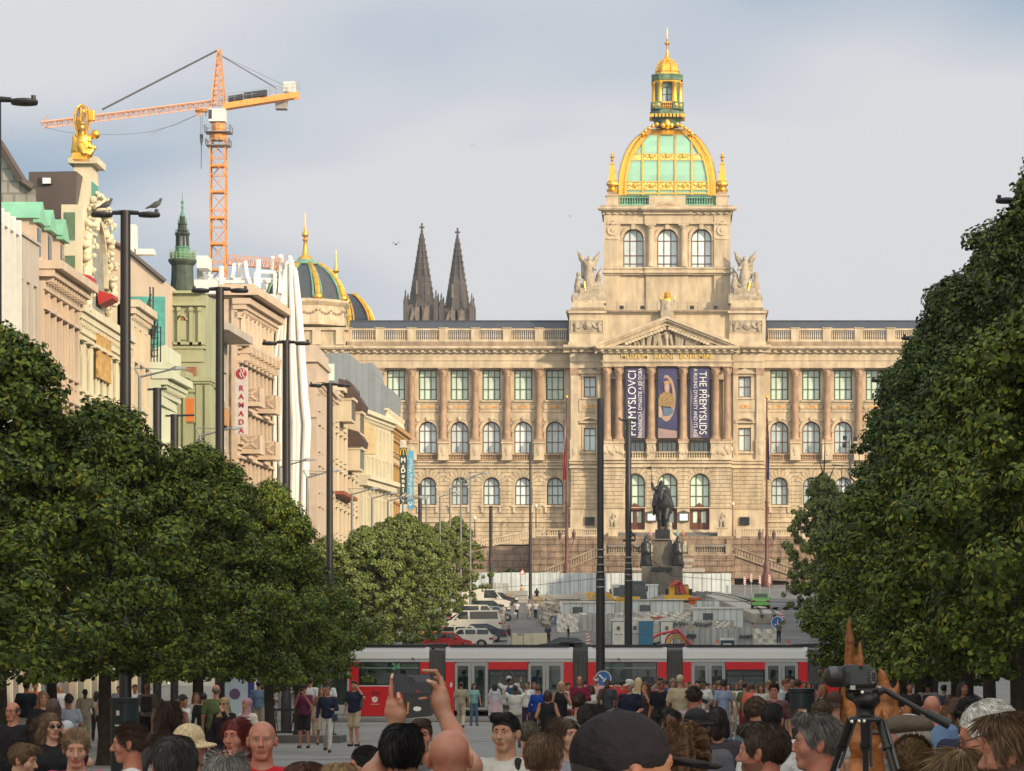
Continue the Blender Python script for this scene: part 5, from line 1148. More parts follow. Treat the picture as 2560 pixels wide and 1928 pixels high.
m2=MB();m2.box(g0-.6,g0,-.2,.8,zb+.0,zb+5.4,0);m2.box(g0-.65,g0-.6,.1,.65,zb+3.6,zb+5.0,1);m2.box(g0-.66,g0-.55,.1,.65,zb+.6,zb+2.8,1);LM('gable_flank',m2.mesh('gable_flank',[cream2,verdi_d]),T)
m2=MB();
for(Y,px0,px1,ya,yb)in((199.6,174,222,686,716),(208.6,240,279,731,762)):
 u=hx(Y);w0,w1=-30-X(px1,Y),-30-X(px0,Y);z0,za=Z(yb,Y)-T.location.z,Z(ya,Y)-T.location.z
 m2.add([(u,w0,z0+.35),(u,w1,za-.1),(u+2.2,w1,za-.1),(u+2.2,w0,z0+.35),(u,w0*.3,z0),(u+2.2,w0*.3,z0),(u,w1,za+.12),(u+2.2,w1,za+.12),(u,w0,z0+.55),(u+2.2,w0,z0+.55)],[(0,1,2,3),(0,4,1),(3,2,5),(0,3,5,4),(8,9,7,6),(0,8,6,1),(3,2,7,9),(0,3,9,8)],0)
LM('canopy',m2.mesh('canopy',[redc]),T)
for(u,zq,n)in((1.2,11.6,0),(4.5,11.6,0),(8,11.6,0),(6.2,7.7,0),(9.4,7.7,0),(12.5,11.6,0),(15.5,11.6,0)):
 m2=MB();m2.box(u-.9,u+.9,-1.0,0,zq-.12,zq,0)
 for j in range(9):x=u-.9+j*.225;m2.tube((x,-1.0,zq),(x,-1.05-.1*(j%2),zq+.9),.03,None,4,True,0)
 for j in range(5):m2.tube((u-.9,-1.0+j*.22,zq),(u-.95,-1.0+j*.22,zq+.9),.03,None,4,True,0)
 m2.box(u-.95,u+.95,-1.05,-.98,zq+.85,zq+.95,0);m2.box(u-.9,u+.9,-1.02,-.99,zq+.1,zq+.6,0)
 LM('balcony',m2.mesh('balcony',[tealm]),T)
for(px,ya,yb,Y)in((160,563,633,204.8),(186,581,651,208),(252,638,700,216)):
 m2=MB();u,w_=hx(Y),-30-X(px,Y)if px>200 else.9;z0,za=Z(yb,Y)-T.location.z,Z(ya,Y)-T.location.z;h=za-z0;w_=-(X(px,Y)+29.95)
 m2.lat([(.42,z0),(.4,z0+h*.1),(.2,z0+h*.16),(.42,z0+h*.4),(.46,z0+h*.62),(.3,z0+h*.8),(.36,z0+h*.84),(.2,z0+h*.93),(.02,z0+h)],(u,w_),12,0)
 for k2 in range(3):m2.lat([(.47,z0+h*(.42+.12*k2)),(.5,z0+h*(.45+.12*k2)),(.47,z0+h*(.48+.12*k2))],(u,w_),12,1)
 m2.box(u-.5,u+.5,w_-.5,w_+.5,z0-1.6,z0,2);LM('gilded_urn',m2.mesh('gilded_urn',[tealm,gold,cream2]),T)
m2=MB();m2.box(hx(209),hx(214),-.22,-.1,z1-3.2,z1-.4);LM('ochre_frieze',m2.mesh('ochre_frieze',[M('ochre_mosaic',(.55,.33,.10),.6,var=.4,scale=3)]),T)
m2=MB()
u=hx(212);m2.box(u-.5,u+.5,-1.1,0,8.0,9.9);m2.lat([(.1,7.2),(.5,7.9)],(u,-.6),8);LM('red_oriel',m2.mesh('red_oriel',[redc]),T)
YG=205.5;P=lambda px,py,dy=0:(X(px,YG),YG+dy,Z(py,YG));T2=thing('golden_statue','gilded seated figures holding a tall glass lantern on top of the hotel gable','statue',W(205,402,YG))
pr=[('c',P(201,378),P(207,348),.55,.36,{'k':.12}),('c',P(206,346),P(205,330),.3,.24,{'k':.1}),('e',P(203,320),(.25,.28,.3),{'k':.05}),('c',P(208,336),P(222,352),.2,.22,{'k':.1}),('c',P(206,368,-.4),P(214,386,-.6),.28,.2,{'k':.1}),('c',P(192,376),P(190,350),.4,.2,{'k':.12}),('c',P(188,356),P(186,340),.22,.12,{'k':.1}),('c',P(216,350),P(234,338),.2,.15,{'k':.08}),('e',P(239,336),(.22,.24,.25),{'k':.04}),('c',P(222,366),P(238,370),.26,.1,{'k':.1}),('c',P(222,384),P(236,372),.3,.08,{'k':.1}),('c',P(198,316),P(196,296),.2,.16,{'k':.08}),('c',P(196,298),P(210,288),.16,.12,{'k':.06}),('e',P(208,280),(.22,.24,.26),{'k':.05}),('c',P(199,300),P(208,310,-.3),.14,.1,{'k':.06}),('b',P(229,290),(.17,.17,.28),{'k':.03})]
pr=[p[:3]+(p[3]*.8,p[4]*.8,{'k':.05})if p[0]=='c' else p for p in pr];LM('figures',blob('figures',pr,.04,gold),T2,-T2.location)
m2=MB();m2.box(X(184,YG),X(221,YG),YG-.5,YG+.5,Z(401,YG),Z(385,YG));LM('plinth',m2.mesh('plinth',[gold],None,T2.location),T2)
m2=MB()
for i in range(8):
 t=R(45*i);c_=X(205,YG);pts=[(c_+r_*cos(t),YG+r_*sin(t),Z(p,YG))for r_,p in((.05,262),(.3,270),(.42,288),(.42,306),(.25,340))];m2.path(pts,.04,4)
LM('lantern_cage',m2.mesh('lantern_cage',[gold],None,T2.location),T2)
m2=MB();m2.lat([(.04,Z(264,YG)),(.28,Z(271,YG)),(.4,Z(288,YG)),(.4,Z(306,YG)),(.22,Z(338,YG))],(X(205,YG),YG),8);LM('lantern_glass',m2.mesh('lantern_glass',[M('smoky_lantern_glass',(.35,.33,.25),.1,alpha=.35)],None,T2.location),T2)
T,L_,z1=building('narrow cream house with sculpted pilasters beside the hotel',(-29.95,222.2),(-29.95,229.5),Z(768,226),12,cream,FL(4,5.4,3.7,2.2),3,corn=.7,pil=.3)
m2=MB();rs=random.Random(4)
m2.box(X(243,224)+29.95,X(243,224)+31,0,.1,z1,z1+.1)
for i in range(9):m2.ell((.8+i*.7,-.3,7+(i%3)*3.6),(.35,.25,.6),7,5)
LM('pilaster_figures',m2.mesh('pilaster_figures',[cream]),T)
T,L_,z1=building('pale mint house with a blank sloping side wall',(-30.1,236),(-29.9,244),Z(945,240),3.6,mint,FL(3,5.0,3.6,2.2),4,corn=1.0)
m2=MB();Y0=235.9;poly=[(285,1010),(285,821),(372,893),(374,877),(396,868),(414,862),(414,900),(402,940),(402,1010)]
m2.prism([(X(a,Y0),Z(b,Y0))for a,b in poly],Y0,Y0+7.5);m2.box(X(285,Y0),X(402,Y0),Y0,Y0+.2,gz(236),Z(1010,Y0));off=T.location
o=m2.out('blank_side_wall',[mint]);o.parent=T;o.matrix_parent_inverse=Matrix.Identity(4);o.matrix_local=(Matrix.Translation(T.location)@Matrix.Rotation(T.rotation_euler.z,4,'Z')).inverted()
def loose(name,label,cat,loc,mbs,group=None):
 T=thing(name,label,cat,loc,group=group)
 for nm,mb_,mats,sm in mbs:mb_.out(nm,mats,T,sm)
 return T
m2=MB();Y0=245.5;m2.prism([(X(a,Y0),Z(b,Y0))for a,b in((250,1000),(250,590),(296,604),(325,632),(412,703),(412,1000))],Y0,Y0+6,0);m3=MB()
m3.path([W(250,588,Y0-.1),W(325,630,Y0-.1),W(413,703,Y0-.1)],.16,5);m4=MB();m4.box(X(318,Y0),X(413,Y0),Y0-.4,Y0-.02,Z(1000,Y0),Z(743,Y0))
m5=MB();m5.box(X(326,246),X(339,246),246,247,Z(640,246),Z(561,246));m5.box(X(336,246),X(384,246),246,247,Z(636,246),Z(622,246));m6=MB();m6.box(X(245,246),X(270,246),245,246,Z(700,246),Z(600,246))
for i in range(4):m6.tube(W(248+i*6,600,245.5),W(248+i*6,575,245.5),.08)
loose('pink_house','house with a blank pink gable wall above a turquoise roof','building',(-31,245.5,gz(245)),[('gable_wall',m2,[pinkp],None),('roof_edge',m3,[brown_roof],None),('turquoise_roof',m4,[tealm],None),('white_chimney',m5,[white],None),('brick_chimney',m6,[brick_r],None)])
m2=MB();rs=random.Random(9);Y0=232
def seg(a,b,r=.045):m2.tube(W(a[0],a[1],Y0+rs.uniform(-.6,.6)),W(b[0],b[1],Y0+rs.uniform(-.6,.6)),r,None,4)
for px in range(345,402,8):seg((px,905),(px+1,780+abs(px-375)*1.4),.05)
for py in range(800,905,15):seg((322,py+6),(396,py),.04)
for i in range(5):seg((322,880-i*16),(378,735+i*14),.05);seg((330+i*12,890),(375+i*5,800),.04)
for px in(375,383):seg((px,850),(px,718),.06)
for i in range(14):
 c_=W(368+rs.uniform(-26,26),850+rs.uniform(-35,40),Y0-.5);n_=8;m2.path([(c_.x+.18*cos(R(45*j)),c_.y,c_.z+.18*sin(R(45*j)))for j in range(9)],.03,4)
loose('rooftop_sign_frame','dark iron lattice of a disused sign on the roof left of the green house','sign',W(360,905,Y0),[('lattice',m2,[M('rusty_dark_iron',(.05,.045,.045),.7)],None)])
T,L_,z1=building('olive green corner house with pilasters and an orange blind',(-30.6,247),(-29.6,257),Z(940,250),6,greenp,FL(3,5.0,3.5,2.2),4,corn=1.0,pil=.15)
m2=MB();Y0=249.5;fx=lambda p:X(p,Y0);fz=lambda p:Z(p,Y0)
m2.box(fx(424),fx(508),Y0,Y0+7,gz(250),fz(730),0);m2.box(fx(409),fx(424),Y0+.8,Y0+6,gz(250),fz(737),0);m2.box(fx(432),fx(530),Y0-1.2,Y0+1,gz(250),fz(950),0)
for(a,b,ya,yb,o)in((421,511,734,728,.35),(406,512,765,757,.3),(423,510,862,856,.2),(430,513,872,866,.1),(428,535,957,946,1.45),(431,532,963,957,1.35),(423,509,905,902,.12)):m2.box(fx(a),fx(b),Y0-o,Y0+1,fz(ya),fz(yb),0)
for px in(430,448,478,500):m2.box(fx(px-4),fx(px+4),Y0-.2,Y0,fz(862),fz(768),0);m2.box(fx(px-5),fx(px+5),Y0-.28,Y0,fz(778),fz(770),0)
for px in(440,468,500,522):m2.box(fx(px-4),fx(px+4),Y0-1.35,Y0-1.2,fz(1120),fz(966),0)
m2.ring(fx(456),fz(801),.24,.34,Y0-.2,Y0,0,180,10,0);m2.box(fx(446),fx(466),Y0-.12,Y0,fz(850),fz(802),0);m2.box(fx(468),fx(498),Y0-1.3,Y0-1.2,fz(1060),fz(990),0);m2.box(fx(466),fx(494),Y0-1.3,Y0-1.2,fz(985),fz(970),0)
m2.box(fx(471),fx(491),Y0-1.36,Y0-1.3,fz(1058),fz(1000),1);m2.box(fx(447),fx(465),Y0-.1,Y0-.02,fz(801),fz(790),2);m2.box(fx(412),fx(426),Y0-.15,Y0,fz(735),fz(710),0);m2.box(fx(414),fx(425),Y0-.2,Y0-.15,fz(730),fz(713),2);m2.box(fx(468),fx(493),Y0-.9,Y0-.3,fz(945),fz(920),2)
loose('green_tower_house','green house front with a square pilastered tower block','building',(fx(465),Y0,gz(250)),[('tower_block',m2,[greenp,M('orange_blind',(.62,.17,.03),.7),brick_r],None)])
m2=MB();Ys=254;s_=lambda p:Z(p,Ys);c_=(X(456,Ys),Ys);q_=Ys/F;e8=R(22.5)
m2.lat([(33*q_,s_(732)),(29*q_,s_(700)),(28*q_,s_(665)),(33*q_,s_(660)),(37*q_,s_(654)),(37*q_,s_(650)),(31*q_,s_(649))],c_,8,1,e8)
m2.lat([(19*q_,s_(650)),(18*q_,s_(622)),(20*q_,s_(620)),(17*q_,s_(617))],c_,8,0,e8)
m2.lat([(11*q_,s_(618)),(10*q_,s_(590))],c_,8,2,e8)  # solid core coloured like sky in place of an open lantern
for a in range(8):t=R(45*a)+e8;m2.tube((c_[0]+15*q_*cos(t),Ys+15*q_*sin(t),s_(618)),(c_[0]+14*q_*cos(t),Ys+14*q_*sin(t),s_(588)),3*q_,None,6,True,1)
m2.lat([(19*q_,s_(588)),(20*q_,s_(584)),(13*q_,s_(580)),(15*q_,s_(577)),(12*q_,s_(572)),(11*q_,s_(563)),(13*q_,s_(561)),(8*q_,s_(556)),(7*q_,s_(542))],c_,8,1,e8)
m2.lat([(8*q_,s_(542)),(5*q_,s_(536)),(2*q_,s_(525)),(3.5*q_,s_(518)),(1.2*q_,s_(512)),(4*q_,s_(506)),(1*q_,s_(500)),(.6*q_,s_(482))],c_,8,0)
for a in range(16):
 t=R(22.5*a);m2.tube((c_[0]+31*q_*cos(t),Ys+31*q_*sin(t),s_(650)),(c_[0]+31*q_*cos(t),Ys+31*q_*sin(t),s_(632 if a%2 else 624)),.035,None,4,True,3);t2=R(22.5*(a+1))
 for h in(648,641,634):m2.tube((c_[0]+31*q_*cos(t),Ys+31*q_*sin(t),s_(h)),(c_[0]+31*q_*cos(t2),Ys+31*q_*sin(t2),s_(h)),.03,None,4,True,3)
for(px,pb,pt)in((440,590,572),(472,590,572),(446,562,545),(466,562,545)):m2.tube(W(px,pb,Ys),W(px,pt,Ys),.06,.01,6,True,0)
loose('copper_spire','small dark copper spire with a pierced gallery on the green house','tower',(c_[0],Ys,s_(732)),[('spire',m2,[M('pale_patina',(.10,.25,.18),.6),M('blackened_copper',(.05,.075,.06),.7,var=.3,stain=.5),M('sky_coloured_core',(.55,.62,.66),.4),M('green_gallery_iron',(.22,.33,.16),.6)],None)])
T,L_,z1=building('block banded in orange panels and white windows with a deep flat eave',(-30.3,261),(-29.9,272),Z(826,264),8,M('weathered_band',(.42,.38,.33),.85),FL(5,5.2,3.3,1.9),5,corn=0,hood=False,whw=.95,fm=white)
m2=MB();Y0=260.8
for i in range(5):
 z_=4.4+i*3.3;m2.box(0,L_,-.12,.02,z_-.4+.7,z_+.75-.2,0)
 if z_<z1-2:m2.box(0,L_,-.12,.02,z_-.9,z_+.3,0)
m2.box(-.3,L_+.3,-1.7,.5,z1-.25,z1+.25,1)
LM('orange_band',m2.mesh('orange_band',[ochre,conc]),T)
m2=MB()
m2.box(X(512,Y0),X(543,Y0),Y0-.1,Y0+.1,gz(261),Z(830,Y0),2)
for(ya,yb)in((960,897),(1080,1018),(1200,1140)):m2.box(X(513,Y0),X(541,Y0),Y0-.22,Y0-.1,Z(ya,Y0),Z(yb,Y0),0)
for px in(514,520,527,534,540):m2.box(X(px-1,Y0),X(px+1,Y0),Y0-.26,Y0-.1,Z(1250,Y0),Z(835,Y0),1 if px%2 else 0)
m2.box(X(505,Y0),X(545,Y0),Y0-1,Y0+.3,Z(832,Y0),Z(822,Y0),1)
o=m2.out('end_front',[ochre,conc,M('window_band',(.5,.5,.5),.4)]);o.parent=T;o.matrix_local=(Matrix.Translation(T.location)@Matrix.Rotation(T.rotation_euler.z,4,'Z')).inverted()
m2=MB();Y0=276;m2.prism([(X(a,Y0),Z(b,Y0))for a,b in((492,900),(492,650),(512,700),(536,752),(553,800),(553,900))],Y0,Y0+4)
m3=MB()
for i in range(5):m3.box(X(517+i*7,275.9),X(521+i*7,275.9),275.7,276,Z(806+i*3,276),Z(772+i*6,276))
m4=MB();m4.box(X(494,274),X(521,274),273.5,276,Z(672,274),Z(641,274));m4.box(X(486,274),X(540,274),273.8,275,Z(735,274),Z(700,274))
loose('grey_loft','grey rooftop extension with white plant housings right of the copper spire','building',(X(520,276),276,22),[('gable',m2,[M('bluish_grey_cladding',(.30,.33,.33),.6,stain=.1)],None),('window_row',m3,[glass_d],None),('plant_housing',m4,[white],None)])
T,L_,z1=building('cream hotel with deep eaves and boxed balconies carrying crossed panels',(X(593,276),276),(X(684,293),293),Z(768,282),9,M('hotel_cream_plaster',(.60,.47,.36),.85,var=.08,stain=.1),FL(6,5.4,3.3,2.0),9,corn=1.0)
m2=MB();zt_h=z1
m2.box(.2,L_-.2,-.4,8.8,z1+.05,z1+.25,0);m2.box(-.4,L_+.3,-1.5,9,z1+.25,z1+.7,0);m2.box(-.2,L_,-1.2,9,z1+.7,z1+1.0,0)
for i in range(9):x=L_*(i+.5)/9;m2.box(x-.35,x+.35,-.9,.02,z1-3.7,z1-3.2,0);m2.box(x-.28,x+.28,-.7,.02,z1-4.2,z1-3.7,0);m2.tube((x,-.15,z1-3.0),(x,-.15,z1-.7),.28,None,8,True,0)
m2.box(0,L_,-.8,.02,z1-3.2,z1-2.95,0)
mm=[MATS['hotel_cream_plaster'],M('darker_tan_panel',(.42,.30,.22),.9)];LM('eaves',m2.mesh('eaves',mm),T)  # second material: darker tan infill behind the balcony crosses
for zi in(1,2,3,4):
 for i in(1,5):
  m2=MB();x=L_*(i+.5)/9;zb=5.4+3.3*zi-.5;m2.box(x-1.3,x+1.3,-1.3,.02,zb-.25,zb,0)
  for(x0,x1)in((x-1.3,x-1.2),(x+1.2,x+1.3)):m2.box(x0,x1,-1.3,0,zb,zb+1.05,0)
  m2.box(x-1.3,x+1.3,-1.3,-1.22,zb,zb+1.05,0);m2.box(x-1.34,x-1.3,-1.2,-.1,zb+.1,zb+.95,1)
  for q in(-1,1):m2.obox((x-1.36,-.65,zb+.52),(.03,0,0),(0,.5,q*.36),(0,.05,-.07*q),0)
  LM('balcony',m2.mesh('balcony',mm),T)
YR=273.0;T2=thing('vertical_hotel_sign','tall narrow white sign with a red roundel and red vertical letters','sign',W(603,1086,YR));m2=MB();m2.box(X(587.5,YR),X(619,YR),YR,YR+.25,Z(1086,YR),Z(919,YR));m2.out('panel',[M('white_sign_panel',(.62,.58,.58),.5)],T2)
sr=M('red_sign_paint',(.42,.03,.045),.5)
for i,ch in enumerate('RAMADA'):text('lettering',ch,.50,sr,T2,W(603.5,971+i*21.2,YR-.01)+Vector((0,-.03,0)),(R(90),0,0),.01,bold=.008)
m2=MB();cc=W(603.5,934.5,YR);
m2.ring(cc.x,cc.z,.01,.37,YR-.03,YR,0,360,24);m2.out('red_roundel',[sr],T2)
m2=MB()
for dx in(-.13,.05):m2.path([(cc.x+dx+.05,YR-.05,cc.z+.28),(cc.x+dx+.14,YR-.05,cc.z+.14),(cc.x+dx,YR-.05,cc.z),(cc.x+dx+.06,YR-.05,cc.z-.14),(cc.x+dx+.16,YR-.05,cc.z-.27)],.045,5)
m2.out('roundel_curves',[MATS['white_sign_panel']],T2)
Tp=thing('pipe_facade_building','building front wrapped in bundled white vertical pipes rising past the roof','building',(-29.5,304,gz(304)));rs=random.Random(21)
m2=MB();m2.box(-42,-30.4,302,326,gz(304),Z(800,304),0);m2.out('wall',[M('white_render',(.55,.53,.5),.7)],Tp)
m2=MB();m2.box(X(640,303),X(718,303),303,309,Z(880,303),Z(735,303),0);m2.out('glass_box',[M('pale_blue_glass_box',(.55,.68,.72),.08,var=.1,scale=.3,stain=.25)],Tp)
m2=MB()
for i in range(19):
 t=i/18;Yp=292+rs.uniform(-.8,1.2);top=638+abs(t-.45)*60+rs.uniform(0,14);xb=690+80*t+rs.uniform(-2,2)
 pts=[W(713+26*t,top,Yp),W(703+46*t,760,Yp),W(689+69*t,880,Yp),W(686+80*t,1000,Yp),W(686+87*t,1060,Yp),W(687+82*t,1150,Yp),W(686+78*t,1330,Yp)]
 m2.path(pts,.16,7)
for i in range(11):t=i/10;m2.path([W(683+10*t,835+6*t,301-t),W(684+12*t,1000,301-t),W(683+12*t,1330,301-t)],.12,6)
for i in range(26):Yq=303+i*.85;m2.path([(-29.6+.1*sin(i),Yq,Z(870,303)),(-29.5+.2*sin(i*2),Yq,18),(-29.7,Yq,gz(Yq)+3)],.13,6)
m2.out('pipe_bundle',[whitep],Tp,40)
m2=MB()
for(pts,r_)in(([(521,668),(523,690),(530,708),(548,716)],.13),([(553,666),(553,760)],.14),([(585,661),(582,690),(573,712),(570,760)],.12),([(600,658),(600,760)],.14),([(613,655),(618,690),(630,720),(634,770)],.12),([(646,650),(645,770)],.15),([(682,643),(678,690),(662,722),(660,740)],.12),([(702,640),(704,660),(700,735)],.14),([(507,672),(507,760)],.14),([(638,680),(720,683)],.1),([(520,699),(712,700)],.11),([(687,683),(687,745)],.11),([(638,681),(638,760)],.1),([(560,705),(720,705)],.08),([(506,690),(530,690)],.08)):
 m2.path([W(a,b,291+(a%7)*.3)for a,b in pts],r_*1.3,7)
m2.out('crown_pipes',[whitep],Tp,40)
T,L_,z1=building('tall beige block with plain piers just right of the white pipes',(X(790,332),332),(X(826,352),352),Z(950,334),7,M('beige_plaster',(.55,.44,.35),.85,var=.08,stain=.08),FL(5,5.4,3.4,1.9),6,corn=.8)
m2=MB();Y0=331;m2.box(X(755,Y0),X(791,Y0),Y0,Y0+12,gz(331),Z(868,Y0),0);m2.box(X(752,Y0),X(797,Y0),Y0-.3,Y0+12,Z(905,Y0),Z(893,Y0),0);m2.box(X(758,Y0),X(789,Y0),Y0+.1,Y0+9,Z(868,Y0),Z(862,Y0),0)
for p_ in(1040,1180):m2.box(X(753,Y0),X(795,Y0),Y0-.15,Y0,Z(p_+4,Y0),Z(p_,Y0),0)
o=m2.out('end_front',[MATS['beige_plaster']]);o.parent=T;o.matrix_local=(Matrix.Translation(T.location)@Matrix.Rotation(T.rotation_euler.z,4,'Z')).inverted()
T,L_,z1=building('cream house with dark brown oriel roofs and red tiled ledges',(X(832,353),353),(X(893,378),378),Z(985,362),7,cream,FL(5,5.4,3.3,2.0),6,corn=1.0,pil=.2)
m2=MB()
for(u,zq)in((6,z1-.6),(15,z1-1.2),(15,z1-4.5)):m2.prismx([(-1.6,zq),(-1.7,zq+.5),(-1.2,zq+1.3),(-.2,zq+1.6),(0,zq)],u-2.4,u+2.4,0);m2.box(u-2,u+2,-1.3,0,zq-2.2,zq,2);m2.box(u-2.1,u+2.1,-1.5,0,zq-.3,zq,1);[m2.box(u-1.9+j*1.05,u-1.9+j*1.05+.5,-1.34,-1.3,zq-2.0,zq-.4,3)for j in range(4)]
m2.box(0,14,-1.0,0,z1-9.5,z1-9.2,4)
LM('oriel',m2.mesh('oriel',[M('dark_brown_sheet',(.07,.04,.035),.6),cream,cream,glass_d,M('red_tile',(.28,.08,.05),.8)]),T)
m2=MB();Y0=357;m2.prism([(X(a,Y0),Z(b,Y0))for a,b in((790,1100),(790,960),(818,975),(893,1030),(893,1100))],Y0+22,Y0+23);
o=m2.out('yellow_fire_wall',[M('pale_yellow_plaster',(.66,.52,.30),.85,stain=.06)]);o.parent=T;o.matrix_local=(Matrix.Translation(T.location)@Matrix.Rotation(T.rotation_euler.z,4,'Z')).inverted()
m2=MB();Y0=445.;m2.prism([(X(a,Y0),Z(b,Y0))for a,b in((795,1180),(793,884),(871,882),(900,909),(932,907),(940,949),(982,976),(980,1030),(962,1045),(962,1180))],Y0,Y0+14)
m3=MB();m3.box(X(812,Y0),X(836,Y0),Y0-.15,Y0,Z(952,Y0),Z(910,Y0));m4=MB()
for i in range(7):m4.tube(W(868+i*5,1000+i*3,420),W(868+i*5,948+i*5,420),.12,None,5);m4.box(X(866+i*5,421),X(872+i*5,421),420,422,Z(1000,420),Z(955+i*6,420))
loose('zinc_clad_attic','stepped grey zinc-clad rooftop block with one tall window, in front of the museum corner','building',(X(890,Y0),Y0,gz(445)),[('cladding',m2,[zinc],None),('window',m3,[glass_g],None),('cooling_units',m4,[M('dark_blue_grey_units',(.06,.09,.11),.6)],None)])
T,L_,z1=building('ivory house with a fluted upper storey and bracketed cornice',(X(894,381),381),(X(971,398),398),Z(1026,382),8,cream2,FL(4,5.4,4.0,2.3),8,corn=1.0,pil=.5,roof=brown_roof,roof_h=1.6)
m2=MB();m2.box(-.2,L_+.2,-1.3,0,z1-6.6,z1-6.2,0);m2.box(-.2,L_+.2,-1.0,0,z1-7.2,z1-6.6,0);LM('middle_cornice',m2.mesh('middle_cornice',[cream2]),T)
T,L_,z1=building('corner house with a golden ochre cornice above the vertical signs',(X(968,399),399),(X(1010,418.5),418.5),Z(1062,400),8,M('sandy_plaster',(.58,.46,.32),.85,stain=.08),FL(4,5.4,3.8,2.2),7,corn=.9,cm=goldc)
m2=MB();balustrade(m2,0,L_,0.1,z1+.1,z1+1.6,22,0,.3);LM('parapet',m2.mesh('parapet',[cream2]),T)
YR=397.3
T2=thing('vertical_burger_sign','dark green vertical sign with yellow arches and white letters','sign',W(1009,1260,YR));m2=MB();m2.box(X(999,YR),X(1017.5,YR),YR,YR+.3,Z(1260,YR),Z(1120,YR));m2.out('panel',[M('dark_green_sign',(.035,.055,.045),.5)],T2)
for i,ch in enumerate("McDonald"):text('lettering',ch,.62 if i in(0,2)else.56,letter_white,T2,W(1008,[1151,1165.5,1177,1190,1202,1213,1226.5,1240][i],YR)+Vector((0,-.03,0)),(R(90),0,0),.01,bold=.02)
text('lettering',"'",.5,letter_white,T2,W(1014.5,1238,YR)+Vector((0,-.03,0)),(R(90),0,0),.01,bold=.02);text('lettering',"s",.5,letter_white,T2,W(1008,1252,YR)+Vector((0,-.03,0)),(R(90),0,0),.01,bold=.02)
m2=MB()
for q in(-1,1):
 c_=W(1008.5+q*3.3,1128,YR);m2.path([(c_.x+.14*cos(R(a)),YR-.05,c_.z+.28*sin(R(a))-.05)for a in range(0,181,20)],.035,5);m2.tube((c_.x-.14,YR-.05,c_.z-.05),(c_.x-.14-(.03 if q<0 else 0),YR-.05,c_.z-.4),.04,None,5);m2.tube((c_.x+.14,YR-.05,c_.z-.05),(c_.x+.14+(.03 if q>0 else 0),YR-.05,c_.z-.4),.04,None,5)
m2.out('arches_logo',[M('sign_yellow',(.85,.55,.04),.5)],T2)
for(pa,pb)in((1100,1119),(1261,1330)):
 m2=MB();m2.box(X(1000.5,YR),X(1015.5,YR),YR+.05,YR+.25,Z(pb,YR),Z(pa,YR));m2.out('white_panel',[M('white_poster',(.6,.58,.55),.6,var=.3,scale=2)],T2)
T2=thing('vertical_blue_sign','sky blue vertical sign with white lettering just left of the museum windows','sign',W(1026,1272,YR));m2=MB();m2.box(X(1018.5,YR),X(1034,YR),YR+.1,YR+.3,Z(1272,YR),Z(1127,YR));m2.out('panel',[M('sky_blue_sign',(.10,.36,.62),.5)],T2)
text('lettering','Jenzal Praha Wilson',.50,letter_white,T2,W(1026,1196,YR)+Vector((0,.07,0)),(R(90),R(-90),0),.01);text('lettering','C',.5,letter_white,T2,W(1026,1260,YR)+Vector((0,.07,0)),(R(90),R(-90),0),.01,bold=.02)
# --- right side of the square (beyond the trees)
rm_=[M('grey_stone_front',(.40,.37,.33),.85,stain=.1),M('buff_front',(.5,.42,.32),.85,stain=.1),cream,M('tan_front',(.45,.36,.27),.85,stain=.1)]
yy=[-20,25,62,100,140,176,214,250,290,330,372,410,446]
for i in range(len(yy)-1):
 h=[26,28,25,27,29,26,27,25,24,23,22,20][i]
 lab='six-storey %s house front beyond the right-hand trees, %s'%(['grey stone','buff plastered','cream','tan'][i%4],['behind the camera','level with the camera','first beyond the foreground crowd','second beyond the foreground crowd','third beyond the foreground crowd','nearest to the tram','just past the tram','second past the tram','third past the tram','fourth past the tram','opposite the building site','last before the museum'][i])
 building(lab,(30,yy[i+1]-.2),(30,yy[i]),gz(yy[i])+h,14,rm_[i%4],FL(6 if h>23 else 5,5.2,3.5,2.1),6,corn=1.0,roof=slate,roof_h=2.5,whw=.75)
yl=[-20,25,62,100,134,167.5]
for i in range(5):
 building('%s house front on the left of the square, %s'%(['cream','grey stone','buff','tan','cream stuccoed'][i],['behind the camera','level with the camera','beside the crowd','left of the tree row','next to the white modern block'][i]),(-30,yl[i]),(-30,yl[i+1]-.2),22+i%3,14,rm_[(i+1)%4],FL(5,5.2,3.5,2.1),6,corn=1.0,roof=slate,roof_h=2.5,whw=.75)
